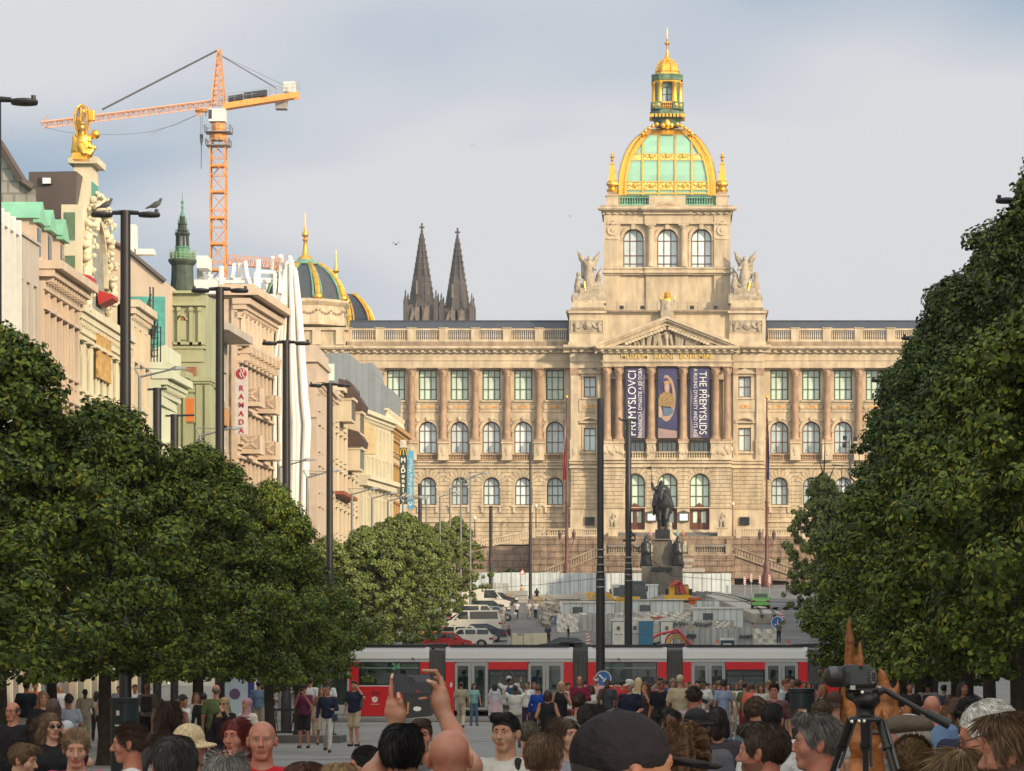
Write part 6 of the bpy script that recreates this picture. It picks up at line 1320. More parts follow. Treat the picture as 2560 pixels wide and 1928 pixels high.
# --- trees
leaf1=M('lime_leaf',(.10,.145,.018),.6,var=0,island=.5,spec=.2);leaf2=M('lime_bract',(.24,.225,.03),.6,var=0,island=.35,spec=.2);leaf3=M('dark_lime_leaf',(.040,.068,.013),.6,var=0,island=.4,spec=.2)
leaf4=M('pale_lime_leaf',(.15,.18,.065),.6,var=0,island=.4,spec=.2);bark=M('tree_bark',(.045,.035,.026),.95,var=.3,scale=6,bump=.5,bscale=15)
def crown_mesh(name,h,z0,Rm,nl,ls,seed,mats,probs,shape='ovoid',clumps=520):
 g=np.random.default_rng(seed);top=h-z0
 f=g.random(clumps)**.85;z=z0+top*f
 if shape=='cone':rad=Rm*np.minimum(1.0,1.25*(1-f)**.62)*np.minimum(1,.55+f*4)
 else:rad=Rm*np.where(f<.3,np.sqrt(np.clip(1-((f-.3)/.5)**2,0,1)),np.clip((1-f)/.7,0,1)**.62)
 th=g.random(clumps)*2*np.pi;mod=1+.16*np.sin(3*th+seed+f*5)+.12*np.sin(7*th+2*seed+f*9)+g.normal(0,.11,clumps)
 r=rad*mod*(1-.75*g.random(clumps)**2.2);c=np.stack([r*np.cos(th),r*np.sin(th),z],1)
 c[:clumps//14,:]=np.stack([g.normal(0,.35,clumps//14),g.normal(0,.35,clumps//14),h-.2-g.random(clumps//14)*.12*h],1)
 cr=.16+.30*g.random(clumps);k=g.choice(clumps,nl,p=(lambda w:w/w.sum())(cr**2));d=g.normal(0,1,(nl,3));d/=np.linalg.norm(d,axis=1)[:,None]
 p=c[k]+d*(cr[k]*g.random(nl)**.45)[:,None]*np.array([1.15,1.15,.75]);p[:,2]-=.10*np.linalg.norm(d[:,:2],axis=1)
 n=d+np.array([0,0,.55])+g.normal(0,.45,(nl,3))+p*np.array([.12,.12,0]);n/=np.linalg.norm(n,axis=1)[:,None]
 t=np.cross(n,g.normal(0,1,(nl,3)));t/=np.linalg.norm(t,axis=1)[:,None];b=np.cross(n,t);s=ls*(.65+.7*g.random(nl))
 mi=g.choice(len(mats),nl,p=probs);nar=np.where(mi==1,.35,.9)
 a=np.radians([90,150,215,270,325,30]);rr=np.array([1.15,.9,.8,.55,.8,.9])
 V=p[:,None,:]+s[:,None,None]*(t[:,None,:]*(np.cos(a)*rr)[None,:,None]*nar[:,None,None]+b[:,None,:]*(np.sin(a)*rr)[None,:,None]+n[:,None,:]*(np.array([-.25,.12,.1,0,.1,.12]))[None,:,None])
 return np_mesh(name,V.reshape(-1,3),np.arange(nl*6).reshape(nl,6),mats,mi,False)
def trunk_mesh(h,r,seed,fork=.3):
 g=random.Random(seed);mb=MB();pts=[(0,0,-.1),(g.uniform(-.05,.05),g.uniform(-.05,.05),h*.22),(g.uniform(-.12,.12),g.uniform(-.12,.12),h*.5),(g.uniform(-.15,.15),g.uniform(-.15,.15),h*.86)]
 mb.lat([(r*1.5,-.1),(r*1.15,.2),(r,.6)],(0,0),10);mb.path(pts,[r,r*.85,r*.5,r*.12],9)
 for i in range(11):
  z=h*(fork+.5*i/11);a=g.uniform(0,6.28);L_=g.uniform(1.2,2.2)*(1-.4*i/11);p0=(0,0,z);p1=(cos(a)*L_*.55,sin(a)*L_*.55,z+L_*.45);p2=(cos(a)*L_,sin(a)*L_,z+L_*.95)
  mb.path([p0,p1,p2],[r*.42,r*.25,r*.07],6)
 return mb.mesh('trunk',bark,60)
CA=[crown_mesh('crown',8.6,2.15,3.05,78000,.058,3,[leaf1,leaf2,leaf3],[.44,.27,.29]),crown_mesh('crown',8.6,2.15,3.05,78000,.058,8,[leaf1,leaf2,leaf3],[.44,.25,.31])]
CB=[crown_mesh('crown',14,3.2,2.7,95000,.064,5,[leaf1,leaf4,leaf3],[.22,.18,.60],'cone',620),crown_mesh('crown',14,3.2,2.7,95000,.064,12,[leaf1,leaf4,leaf3],[.24,.16,.60],'cone',620)]
CC=[crown_mesh('crown',10,1.6,3.6,44000,.09,21,[leaf4,leaf2,leaf1],[.58,.18,.24],clumps=330),crown_mesh('crown',10,1.6,3.6,44000,.09,27,[leaf4,leaf2,leaf1],[.5,.15,.35],clumps=330)]
TA,TB=trunk_mesh(8.6,.17,1),trunk_mesh(14,.2,2,.25)
def tree(x,Y,cm,tm,h0,h,label,group,wide=1.0):
 T=thing('lime_tree',label,'tree',(x,Y,gz(Y)),ru(0,6.28),group);s=h/h0
 o=LM('crown',cm,T);o.scale=(wide,wide,s);o2=LM('trunk',tm,T);o2.scale=(1,1,s);return T
g1,g2,g3,g4,g5='lime trees left of the crowd','second row of lime trees on the left','tall dark lime trees on the right','lower lime trees on the right','paler lime trees up the slope on the left'
o1=['nearest','second nearest','third','fourth','fifth','sixth','seventh','eighth','ninth','tenth']
for i,(x,Y,h,w)in enumerate([(-12.4,63,7.3,1),(-12.5,75,8.4,.95),(-12.5,89,8.0,.95),(-12.3,105,8.0,.88),(-12.1,122,7.9,.74),(-12.7,138,6.2,.6)]):
 tree(x,Y,CA[i%2],TA,8.6,h,'lime tree in the left row beside the crowd, %s to the camera'%o1[i]if i<5 else 'lime tree ending the left row just before the tram',g1,w)
for i,(x,Y,h)in enumerate([(-17.5,96,8.5),(-17.2,112,8.3),(-17,130,8.6),(-16.6,150,8.2),(-17,168,8.4),(-17,184,8.2)]):
 tree(x,Y,CA[(i+1)%2],TA,8.6,h,'lime tree in the outer left row nearer the house fronts, %s to the camera'%o1[i],g2)
for i,(x,Y,h)in enumerate([(9,79,13.9),(8.8,89,13.7),(8.7,99,13.4),(8.9,110,13.7),(8.8,122,14.1),(8.9,134,13.8),(8.8,148,13.6),(10.2,162,9.0),(10.4,177,8.6)]):
 tree(x,Y,CB[i%2],TB,14,h,'tall dark lime tree on the right, %s to the camera'%o1[i],g3,1.0)
for i,(x,Y,h)in enumerate([(6.6,62,8.4),(6.5,74,8.5),(6.5,87,8.2),(6.6,101,8.0),(6.9,117,8.0)]):
 tree(x,Y,CA[i%2],TA,8.6,h,'lower yellow-green lime tree at the right edge of the crowd, %s to the camera'%o1[i],g4,.92)
for i,(x,Y,h)in enumerate([(-19.3,226,9.0),(-18.6,246,9.4),(-18.4,266,10.0),(-18.9,288,10.2),(-20.0,312,9.8),(-20.4,338,9.2),(-20.6,366,9.4),(-20.8,396,9.7)]):
 tree(x,Y,CC[i%2],TA,10,h,'paler lime tree up the slope beyond the tram, %s from the tram'%(o1[i]if i else 'first'),g5,.95 if i<4 else.82)
for i,(x,Y,h)in enumerate([(11.6,296,13.2),(15.2,318,12.6),(15,345,12)]):tree(x,Y,CC[i%2],TB,10,h,'greyish green tree past the tram on the right, %s from the tram'%o1[i].replace('nearest','first'),'trees past the tram on the right',.9)
bm=crown_mesh('foliage',2.2,.2,2.6,5000,.12,33,[leaf3,leaf1],[.8,.2],clumps=80)
T=thing('bush','round dark bush at the foot of the museum ramp wall','bush',(X(1275,552),552,gz(552)));LM('foliage',bm,T)
# --- lamps and masts
def lamp_mesh():
 m1=MB();m1.lat([(.20,0),(.20,1.2),(.16,1.3),(.145,8),(.13,13.6),(.13,13.9)],(0,0),14)
 m2=MB();m2.tube((-.35,0,13.82),(.35,0,13.82),.035);hd=MB()
 for q in(-1,1):
  hd.lat([(.05,13.72),(.27,13.74),(.29,13.79),(.27,13.84),(.08,13.87)],(q*.61,0),18,sx=1.0);m2.tube((q*.12,0,13.86),(q*.34,0,13.84),.05);hd.tube((q*.8,0,13.85),(q*.8,0,13.93),.05)
 return m1.mesh('pole',black,40),m2.mesh('arm',black,40),hd.mesh('lamp_head',black,40)
lm=lamp_mesh()
def lamp(x,Y,h,label,group='tall black twin-arm lamps'):
 T=thing('street_lamp',label,'street lamp',(x,Y,gz(Y)),0,group,1.0)
 for nm,me in zip(('pole','arm','lamp_head'),lm):o=LM(nm,me,T);o.scale=(1,1,h/13.9)
 return T
for i,(x,Y,h)in enumerate([(-13.95,83,14.0),(-13.95,103,14.0),(-13.98,125,14.2),(-14.1,148,14.5),(-14.6,173,14.8)]):
 lamp(x,Y,h,'tall black twin-arm street lamp on the left, %s'%['cut by the left edge of the photo','with two pigeons on its heads','standing before the green house','standing before the white pipes','last before the tram'][i])
for i,(x,Y,h)in enumerate([(9.1,100,14.0),(9.1,121,14.0),(9.1,140,14.0),(9.1,161,14.1)]):lamp(x,Y,h,'tall black street lamp sunk in the right-hand trees, %s'%['nearest to the camera','with a pigeon on its left head','third along','farthest along'][i])
def mast(px,Y,topy,r0,r1,label,bands=0,bc=None,name='trolley_mast',extra=None,mat_=black):
 x=X(px,Y);z0,z1=gz(Y),Z(topy,Y);T=thing(name,label,'pole',(x,Y,z0),group='plain dark masts');m2=MB();m2.lat([(r0*1.2,z0),(r0,z0+.5),(r0,z0+(z1-z0)*.45),(r1,z0+(z1-z0)*.5),(r1,z1),(r1*.8,z1+.04)],(x,Y),14);m2.out('shaft',[mat_],T,40)
 if bands:
  m2=MB()
  for j in range(bands):z=z0+(z1-z0)*.42+j*.33;m2.lat([(r0*1.06,z),(r0*1.1,z+.02),(r0*1.06,z+.05)],(x,Y),12)
  m2.out('clamp_band',[bc or steel],T)
 return T,x
T,x=mast(1501,177,998,.2,.15,'thick plain black mast in front of the tram carrying the round blue sign',6)
sg=thing('direction_sign','round blue sign with a white arrow pointing down to the right, on the black mast','sign',(x,176.7,Z(1720,177)))
cs=W(1508,1697,176.6);m2=MB();m2.ring(cs.x,cs.z,.01,.325,176.55,176.58,0,360,30,0);m2.ring(cs.x,cs.z,.325,.36,176.53,176.59,0,360,30,1);m2.box(cs.x-.05,x+.05,176.6,176.8,cs.z-.05,cs.z+.05,2)
m2.out('disc',[M('sign_blue',(.02,.13,.42),.4),M('sign_white',(.75,.75,.75),.5),steel],sg)
m2=MB();a=R(-45);dx,dz=cos(a),sin(a);nx,nz=-dz,dx;c0=(cs.x+.0,cs.z)
def ap_(u,w):return(c0[0]+u*dx+w*nx,176.53,c0[1]+u*dz+w*nz)
m2.add([ap_(-.26,-.045),ap_(.06,-.025),ap_(.06,.025),ap_(-.26,.045)],[(0,1,2,3)]);m2.add([ap_(.22,0),ap_(.03,.13),ap_(.08,.0),ap_(.03,-.13)],[(0,1,2,3)]);m2.out('arrow',[MATS['sign_white']],sg)
T,x=mast(1571,226,1052,.22,.17,'black mast just past the tram with a small bracket crown and catenary clamps',5)
m2=MB();m2.tube((x-.45,226,Z(1050,226)),(x+.45,226,Z(1050,226)),.06);m2.tube((x-.45,226,Z(1050,226)),(x-.55,226,Z(1044,226)),.05);m2.tube((x+.3,226,Z(1050,226)),(x+.5,226,Z(1053,226)),.08);m2.tube((x-.3,226,Z(1351,226)),(x+.4,226,Z(1351,226)),.07)
for q in(0,1,2):m2.tube((x+.15,225.8,Z(1343-q*8,226)),(x+.42,225.8,Z(1333+q*8,226)),.035)
m2.out('bracket',[black],T)
mast(1326,470,1107,.2,.15,'slim dark mast before the museum left of the white and red flag',4,M('reddish_band',(.3,.1,.08),.6));mast(1227,452,1266,.22,.2,'short dark mast at the end of the parked vans',2,MATS['reddish_band']);mast(1050,440,1210,.26,.22,'dark mast rising behind the pale left-hand trees',2,MATS['reddish_band'])
def pigeon(px,py,Y,s,label,up=.5):
 P0=W(px,py,Y);T=thing('pigeon',label,'bird',P0,0,'pigeons on the lamps');q=s
 pr=[('e',(0,0,.10),(.13,.065,.075),{'k':.03,'rot':rotm(0,R(-28*q),0)}),('c',(q*.08,0,.15),(q*.12,0,.22),.045,.035,{'k':.03}),('e',(q*.125,0,.235),(.037,.032,.034),{'k':.02}),('c',(q*.15,0,.235),(q*.185,0,.225),.012,.004,{'k':.008}),('c',(-q*.08,0,.07),(-q*.26,0,-.0),.045,.02,{'k':.04}),('c',(0,.02,.05),(0,.02,-.02),.012,.01,{'k':.01})]
 LM('body',blob('body',pr,.013,M('pigeon_grey',(.10,.10,.12),.7,var=.5,scale=9)),T)
pigeon(266,521,103,1,'grey pigeon on the left head of the tall lamp');pigeon(390,521,103,1,'brownish pigeon on the right head of the tall lamp');pigeon(2394,696,121,-1,'pigeon on the lamp head in the dark right-hand tree')
def flying(px,py,Y,sp,label,ban=.3):
 c_=W(px,py,Y);T=thing('flying_bird',label,'bird',c_,0,'birds in the sky');m2=MB();m2.ell((c_.x,c_.y,c_.z),(sp*.16,sp*.3,sp*.08),8,6)
 for q in(-1,1):m2.add([(c_.x+q*sp*.05,c_.y-sp*.12,c_.z),(c_.x+q*sp*.3,c_.y-sp*.1,c_.z+sp*ban*.5),(c_.x+q*sp*.55,c_.y+.05,c_.z+sp*(ban if q>0 else ban*.25)),(c_.x+q*sp*.28,c_.y+sp*.15,c_.z+sp*ban*.4),(c_.x+q*sp*.05,c_.y+sp*.14,c_.z)],[(0,1,2,3,4)])
 m2.out('body',[M('dark_bird',(.035,.032,.035),.8)],T)
flying(990,611,150,.32,'dark bird gliding left of the church spires',.5);flying(1180,363,250,.22,'tiny dark bird high above the church spires');flying(1426,542,250,.25,'small dark bird left of the museum tower',.9);flying(2268,717,250,.12,'speck of a bird above the right wing roof')
def goose(px,topy,Y,sgn,label,L_=1.9,r=.06):
 x=X(px,Y);z0,z1=gz(Y),Z(topy,Y);T=thing('gooseneck_lamp',label,'street lamp',(x,Y,z0),0,'grey single-arm lamps along the slope');gm=M('grey_lamp_steel',(.22,.23,.24),.5,.4)
 m2=MB();m2.lat([(r*1.5,z0),(r*1.3,z0+2),(r,z1)],(x,Y),8);m2.out('pole',[gm],T,50)
 m2=MB();m2.tube((x,Y,z1),(x+sgn*L_*.7,Y,z1+.32),.05,.04);m2.tube((x-sgn*.22,Y,z1+.38),(x+sgn*L_*.7,Y,z1+.34),.02);m2.tube((x,Y,z1),(x-sgn*.22,Y,z1+.4),.04);m2.out('arm',[gm],T)
 m2=MB();c_=x+sgn*L_*.88;m2.add([(c_+a,Y+b,z1+c)for a,b,c in((-.42,-.06,.30),(-.1,-.17,.30),(.45,-.05,.36),(.45,.05,.36),(-.1,.17,.30),(-.42,.06,.30),(-.1,-.12,.48),(.3,-.03,.44),(.3,.03,.44),(-.1,.12,.48),(-.4,0,.36))],[(5,4,3,2,1,0),(0,1,6,10),(1,2,7,6),(2,3,8,7),(3,4,9,8),(4,5,10,9),(5,0,10),(6,7,8,9,10)]);m2.out('lamp_head',[gm],T)
for i,(px,ty,Y,s_)in enumerate([(349,943,172,1),(500,1090,192,1),(700,1168,212,1),(768,1194,226,1),(880,1236,262,1),(930,1246,285,1),(970,1253,306,1),(1007,1255,322,1),(1066,1250,345,-1),(1100,1242,352,1),(1125,1222,372,1),(1152,1203,380,1),(1176,1192,392,1)]):
 goose(px,ty,Y,s_,['grey arched lamp over the mint house','grey lamp crossing the lower half of the hotel sign','grey lamp before the white pipes','grey lamp just right of the white pipes','grey lamp before the dark brown oriels','grey lamp before the ivory house','grey lamp before the corner house','grey lamp below the dark green vertical sign','grey lamp whose arm points left below the blue sign','grey lamp left of the museum basement windows','grey lamp just left of the tall right lamp pair','second tallest grey lamp before the museum wing','tallest grey lamp before the museum wing'][i],1.9 if Y<200 else 1.7,.07 if Y<200 else.08)
for(px,ty,Y,s_)in((393,970,186,1),(436,1036,200,1)):
 x=X(px,Y);T=thing('short_black_lamp','stout black post with a thin crossbar before the %s'%('mint house' if px<400 else 'orange blind'),'street lamp',(x,Y,gz(Y)),0,'stout black posts with crossbars');m2=MB();m2.lat([(.2,0),(.2,Z(ty,Y))],(x,Y),12);m2.out('pole',[black],T,40);m2=MB();m2.tube((x-.45,Y,Z(ty+4,Y)),(x+(1.0 if px>400 else.45),Y,Z(ty+2,Y)),.05);m2.out('crossbar',[black],T)
for(px,Y,lab,cols,sgn)in((1417,545,'ornate dark red flag mast left of the museum stairs',None,-1),(1917,545,'ornate dark red flag mast right of the museum stairs',None,1)):
 x=X(px,Y);z0=gz(545);T=thing('flag_mast',lab,'flagpole',(x,Y,z0),0,'ornate flag masts with lanterns');m2=MB();zz=lambda p:Z(p,Y)
 m2.lat([(.75,z0),(.75,zz(1440)),(.55,zz(1435)),(.45,zz(1425)),(.5,zz(1412)),(.28,zz(1405)),(.26,zz(1350)),(.3,zz(1345)),(.2,zz(1335)),(.2,zz(1260)),(.26,zz(1256)),(.17,zz(1250)),(.15,zz(1100)),(.2,zz(1096)),(.11,zz(1090)),(.09,zz(1000)),(.12,zz(998))],(x,Y),10);m2.out('shaft',[iron_red],T,40)
 m2=MB();m2.ell((x,Y,zz(993)),(.2,.2,.26),8,6);m2.out('finial',[gold],T,60)
 m2=MB();ln=MB()
 for q in(-1,1):
  m2.path([(x,Y,zz(1362)),(x+q*.5,Y,zz(1362)),(x+q*.85,Y,zz(1357)),(x+q*.95,Y,zz(1348))],.06,5);ln.lat([(.08,zz(1348)),(.2,zz(1345)),(.3,zz(1333)),(.12,zz(1328)),(.03,zz(1322))],(x+q*.95,Y),8)
  m2.path([(x+q*.05,Y,zz(1370)),(x+q*.6,Y,zz(1366)),(x+q*.8,Y,zz(1360))],.04,5)
 m2.out('lantern_bracket',[iron_red],T);ln.out('lantern',[M('dark_lantern',(.10,.06,.05),.4)],T)
 fl=thing('flag','limp white and red flag on the left mast' if sgn<0 else 'limp dark blue flag with yellow stars on the right mast','flag',(x,Y,zz(1200)));m2=MB();N_=18
 for j in range(N_):
  for i in range(5):
   def fp(i,j):t=j/N_;w=(.42*sin(min(1,t*1.6)*1.57))*(1 if sgn<0 else.55);u=i/5;return(x+sgn*(.12+u*w),Y-.12+.16*sin(i*2.2+j*.25),zz(1040)+(zz(1198)-zz(1040))*t-u*.3)
   col=(1 if(j/N_+(1-i/5)*.25)>.62 else 0)if sgn<0 else 0
   m2.add([fp(i,j),fp(i+1,j),fp(i+1,j+1),fp(i,j+1)],[(0,1,2,3)],col)
 m2.out('cloth',[M('white_flag_cloth',(.42,.36,.36),.8),M('red_flag_cloth',(.38,.03,.03),.8)]if sgn<0 else[M('blue_flag_cloth',(.04,.05,.20),.8)],fl)
 if sgn>0:
  m2=MB()
  for j in range(5):m2.ell((x+.35,Y-.32,zz(1140+j*10)),(.06,.04,.06),5,4)
  m2.out('stars',[M('flag_yellow',(.7,.5,.05),.7)],fl)
T=thing('hanging_flag','small red flag hanging from the ivory house','flag',W(940,1290,398));m2=MB();m2.tube(W(920,1310,398),W(944,1275,396),.05);m2.out('pole',[steel],T);m2=MB();m2.add([W(942,1276,396),W(934,1290,396),W(944,1300,395.6),W(947,1318,396),W(945,1296,396.3)],[(0,1,2),(0,2,3,4)]);m2.out('cloth',[MATS['red_flag_cloth']],T)
for(px,tp,Y)in((1187,1293,555),(1340,1262,575),(1832,1257,571)):
 x=X(px,Y);T=thing('terrace_lamp','small globe lamp post on the terrace %s'%{1187:'left of the short dark mast',1340:'beside the left ramp',1832:'right of the museum doors'}[px],'street lamp',(x,Y,Z(1340,Y)),0,'small globe lamps on the terrace');m2=MB();m2.lat([(.2,Z(1345,Y)),(.1,Z(1330,Y)),(.07,Z(tp+8,Y))],(x,Y),8);m2.out('post',[iron_red],T);m2=MB();m2.ell((x,Y,Z(tp+3,Y)),(.26,.26,.3),8,6);m2.out('globe',[M('frosted_globe',(.6,.6,.55),.4)],T)
T=thing('floodlight_mast','grey pole with four dark floodlights before the right museum wing','pole',(X(2125,400),400,gz(400)));m2=MB();Yf=400;m2.tube(W(2125,1600,Yf),W(2125,1098,Yf),.12);m2.box(X(2108,Yf),X(2140,Yf),Yf-.05,Yf+.05,Z(1120,Yf),Z(1117,Yf));m2.tube(W(2080,1162,Yf),W(2125,1165,Yf),.05);m2.out('pole',[MATS['grey_lamp_steel']],T)
for(px,py)in((2112,1095),(2138,1098),(2111,1113),(2137,1115)):m2=MB();m2.box(X(px-5,Yf),X(px+5,Yf),Yf-.3,Yf,Z(py+5,Yf),Z(py-5,Yf));m2.out('floodlight',[black],T)
# --- tram
YT=195.0
tram=thing('tram','long red and silver articulated tram crossing the square behind the crowd','tram',(0,YT+1.25,0))
t_sil=M('tram_silver',(.47,.47,.47),.35,.25,var=.04,scale=.4);t_sil2=M('tram_grey_door',(.36,.36,.355),.4,.2,var=.04);t_red=M('tram_red',(.60,.008,.014),.3,var=.03);t_blk=M('tram_black_trim',(.015,.015,.018),.3)
t_gl=M('tram_glass',(.012,.03,.028),.04,var=0,alpha=.42);t_int=M('tram_interior_panel',(.40,.55,.50),.6);t_seat=M('tram_seat_grey',(.55,.68,.62),.6);t_bel=M('gangway_bellows',(.115,.115,.115),.8,brick=(.09,50.,.02,.35,0))
xt_=lambda px:X(px,YT);zt3=lambda py:Z(py,YT)
ROOF,BAND,TOP,BOT=zt3(1618),zt3(1647),zt3(1655),zt3(1790)
def module(pa,pb,kind,extra=()):
 xa,xb=xt_(pa),xt_(pb);root=tram;m=MB()
 m.prismx([(YT-.02,BAND),(YT+.06,ROOF-.22),(YT+.35,ROOF),(YT+2.15,ROOF),(YT+2.44,ROOF-.22),(YT+2.52,BAND)],xa,xb,0)
 m.box(xa,xb,YT,YT+.08,TOP,BAND-.03,0);m.box(xa,xb,YT+2.42,YT+2.5,TOP,BAND-.03,0);m.box(xa,xb,YT+.1,YT+2.4,BAND-.05,BAND-.02,1)
 m.box(xa,xb,YT+.05,YT+2.45,.25,.42,1);m.box(xa+.2,xb-.2,YT+.3,YT+2.2,ROOF,ROOF+.12,3)
 def side(y0,y1,front):
  if kind=='end':
   m.box(xa,xb,y0,y1,BOT,zt3(1716),2);m.box(xa,xa+.45,y0,y1,zt3(1716),TOP,2);m.box(xb-.45,xb,y0,y1,zt3(1716),TOP,2);m.box(xa,xb,y0+.04,y1,.18,BOT-.02,3)
   m.box(xa+.45,xb-.45,y0+(.0 if front else.04),y0+.03 if front else y1,zt3(1716)-.001,zt3(1714),4)
  else:
   w=xb-xa;n=[.42,.42+1.66,.42+1.66+1.92,w-.44,w]
   m.box(xa,xa+.42,y0,y1,BOT,TOP,2);m.box(xb-.44,xb,y0,y1,BOT,TOP,2)
   m.box(xa+n[1],xa+n[2],y0,y1,BOT,zt3(1738),1 if not front else 0);m.box(xa+n[1],xa+n[2],y0-.03 if front else y0,y1,zt3(1674),TOP,2)
   m.box(xa+.42,xa+n[1],y0+.05,y1-.01,BOT,.48,3);m.box(xa+n[2],xb-.44,y0+.05,y1-.01,BOT,.48,3);m.box(xa,xb,y0+.04,y1,.18,BOT-.02,3)
 side(YT,YT+.08,True);side(YT+2.42,YT+2.5,False)
 b=m.out('body',[t_sil,t_int,t_red,t_blk,white],root)
 def pane(x0,x1,z0,z1,nm='window',fr=t_blk,th=.09):
  f=MB();f.box(x0,x0+th,YT+.0,YT+.06,z0,z1);f.box(x1-th,x1,YT+.0,YT+.06,z0,z1);f.box(x0+th,x1-th,YT,YT+.06,z0,z0+th);f.box(x0+th,x1-th,YT,YT+.06,z1-th,z1)
  o=f.out(nm,[fr],root);g=MB();g.box(x0+th,x1-th,YT+.02,YT+.04,z0+th,z1-th);g.out('pane',[t_gl],o);return o
 g=MB();z0=zt3(1714)
 if kind=='end':
  pane(xa+.46,xb-.46,zt3(1713),TOP-.01,th=.05);f=MB();f.box(xa+.5,xb-.5,YT+.005,YT+.015,zt3(1670)-.02,zt3(1670)+.02);f.out('transom',[M('tram_window_transom',(.25,.3,.29),.4)],root);g.box(xa+.46,xb-.46,YT+2.46,YT+2.48,zt3(1713),TOP)
 else:
  w=xb-xa;a1,a2=xa+.42+1.66,xa+.42+1.66+1.92
  pane(a1,a2,zt3(1738),zt3(1674),th=.1)
  f=MB();f.box(a1+.1,a2-.1,YT+.005,YT+.015,zt3(1690)-.025,zt3(1690)+.025);f.out('transom',[t_blk],root)
  for s0,s1 in((xa+.42,a1),(a2,xb-.44)):
   mid=(s0+s1)/2
   for d0,d1 in((s0+.03,mid-.02),(mid+.02,s1-.03)):pane(d0,d1,.5,TOP-.06,'door',t_sil2,.13)
   f=MB();f.box(s0,s1,YT+.03,YT+.05,.5,.62);f.out('sill',[t_blk],root)
  g.box(xa+.5,xb-.5,YT+2.46,YT+2.48,.9,zt3(1674))
 g.out('far_glass',[M('clear_far_glass',(.5,.75,.68),.05,var=0,alpha=.22)],root)
 it=MB()
 n=int((xb-xa)/1.0)
 for i in range(n):
  x=xa+(i+.6)*(xb-xa)/n
  if kind=='end' or xa+.42+1.5<x<xb-1.9:it.box(x-.22,x+.22,YT+.35,YT+.42,.9,1.55,0);it.box(x-.24,x+.24,YT+.35,YT+.85,.82,.9,0);it.ell((x,YT+.4,1.55),(.2,.06,.14),8,5,0)
  it.tube((x+.35,YT+1.0,.42),(x+.35,YT+1.0,TOP),.02,None,5,True,1)
 it.out('seats',[t_seat,M('tram_handrail',(.45,.40,.10),.4)],root)
module(873,1073,'end');module(1114,1432,'mid');module(1470,1667,'end');module(1707,2019,'mid');module(2060,2260,'end')
m=MB();xa,xb=xt_(812),xt_(873);m.prismx([(YT-.02,BAND),(YT+.06,ROOF-.22),(YT+.35,ROOF),(YT+2.15,ROOF),(YT+2.44,ROOF-.22),(YT+2.52,BAND)],xa-.3,xb,0)
m.box(xa,xb,YT,YT+.08,TOP,BAND-.03,0);m.box(xa-.5,xa+.1,YT,YT+2.5,.2,1.3,0);m.box(xb-.1,xb,YT,YT+.08,.3,TOP,0);m.box(xa+.2,xb-.1,YT,YT+.08,.3,.75,0);m.box(xa,xb,YT+2.42,YT+2.5,.3,TOP,1);m.box(xa,xb,YT+.1,YT+2.4,.25,.42,1);m.out('cab',[t_sil,t_int],tram)
m=MB();m.box(xa+.2,xb-.1,YT+.02,YT+.04,.75,TOP-.02);m.prismx([(YT+.1,1.3),(YT+.1,TOP),(YT+2.4,TOP),(YT+2.4,1.3)],xa-.12,xa-.08);m.out('pane',[t_gl],tram)
for(pa,pb)in((1073,1114),(1432,1470),(1667,1707),(2019,2060)):
 m=MB();xa,xb=xt_(pa),xt_(pb);n=11
 for i in range(n):a,b=xa+(xb-xa)*i/n,xa+(xb-xa)*(i+1)/n;c_=(a+b)/2;m.prismz([(a,YT+.16),(c_,YT+.05),(b,YT+.16),(b,YT+2.3),(c_,YT+2.42),(a,YT+2.3)],.3,ROOF-.12 if i not in()else ROOF)
 m.out('bellows',[M('gangway_grey',(.22,.22,.21),.8)],tram)
for(pa,pb,zt_)in((1003,1116,1613),(1385,1455,1609),(1400,1435,1606),(1640,1712,1612),(1985,2062,1612),(1880,1990,1616)):
 m=MB();m.box(xt_(pa),xt_(pb),YT+.5,YT+1.6,ROOF-.02,zt3(zt_));m.tube((xt_(pa),YT+.6,zt3(zt_)),(xt_(pb),YT+1.4,zt3(zt_)+.05),.05);m.out('roof_gear',[t_blk],tram)
text('lettering','24',.42,M('green_led',(.08,.30,.12),.5,emit=.12),tram,(xt_(990),YT-.015,zt3(1667)),(R(90),0,0),.003,bold=.01)
m=MB();[m.box(xt_(1004),xt_(1042),YT-.012,YT-.002,zt3(z_+1.2),zt3(z_))for z_ in(1663,1667,1671)];m.out('route_display',[M('dim_green_led',(.05,.14,.05),.6,emit=.12)],tram)
m=MB();[m.box(xt_(1524),xt_(1562),YT-.012,YT-.002,zt3(z_+1.4),zt3(z_))for z_ in(1663,1668)];m.out('route_display',[MATS['dim_green_led']],tram)
text('lettering','9125',.2,M('dark_red_print',(.16,.0,.0),.6),tram,(xt_(939),YT-.015,zt3(1734)),(R(90),0,0),.003,bold=.008)
m=MB();c_=(xt_(937),zt3(1749));m.ring(c_[0],c_[1],.0,.14,YT-.012,YT-.004,0,360,20);m.add([(c_[0]-.17,YT-.01,c_[1]+.09),(c_[0]-.05,YT-.01,c_[1]+.13),(c_[0]-.05,YT-.01,c_[1]+.05)],[(0,1,2)]);m.box(c_[0]-.2,c_[0]+.2,YT-.01,YT-.004,c_[1]-.24,c_[1]-.22);m.out('logo',[letter_white],tram)
m=MB();m.box(c_[0]-.05,c_[0]-.02,YT-.018,YT-.013,c_[1]-.03,c_[1]+.04);m.box(c_[0]+.03,c_[0]+.07,YT-.018,YT-.013,c_[1]-.02,c_[1]+.06);m.out('logo_mark',[t_red],tram)
text('lettering','PID',.15,letter_white,tram,(xt_(1128.5),YT-.02,zt3(1712)),(R(90),R(-90),0),.003,bold=.008)
m=MB()
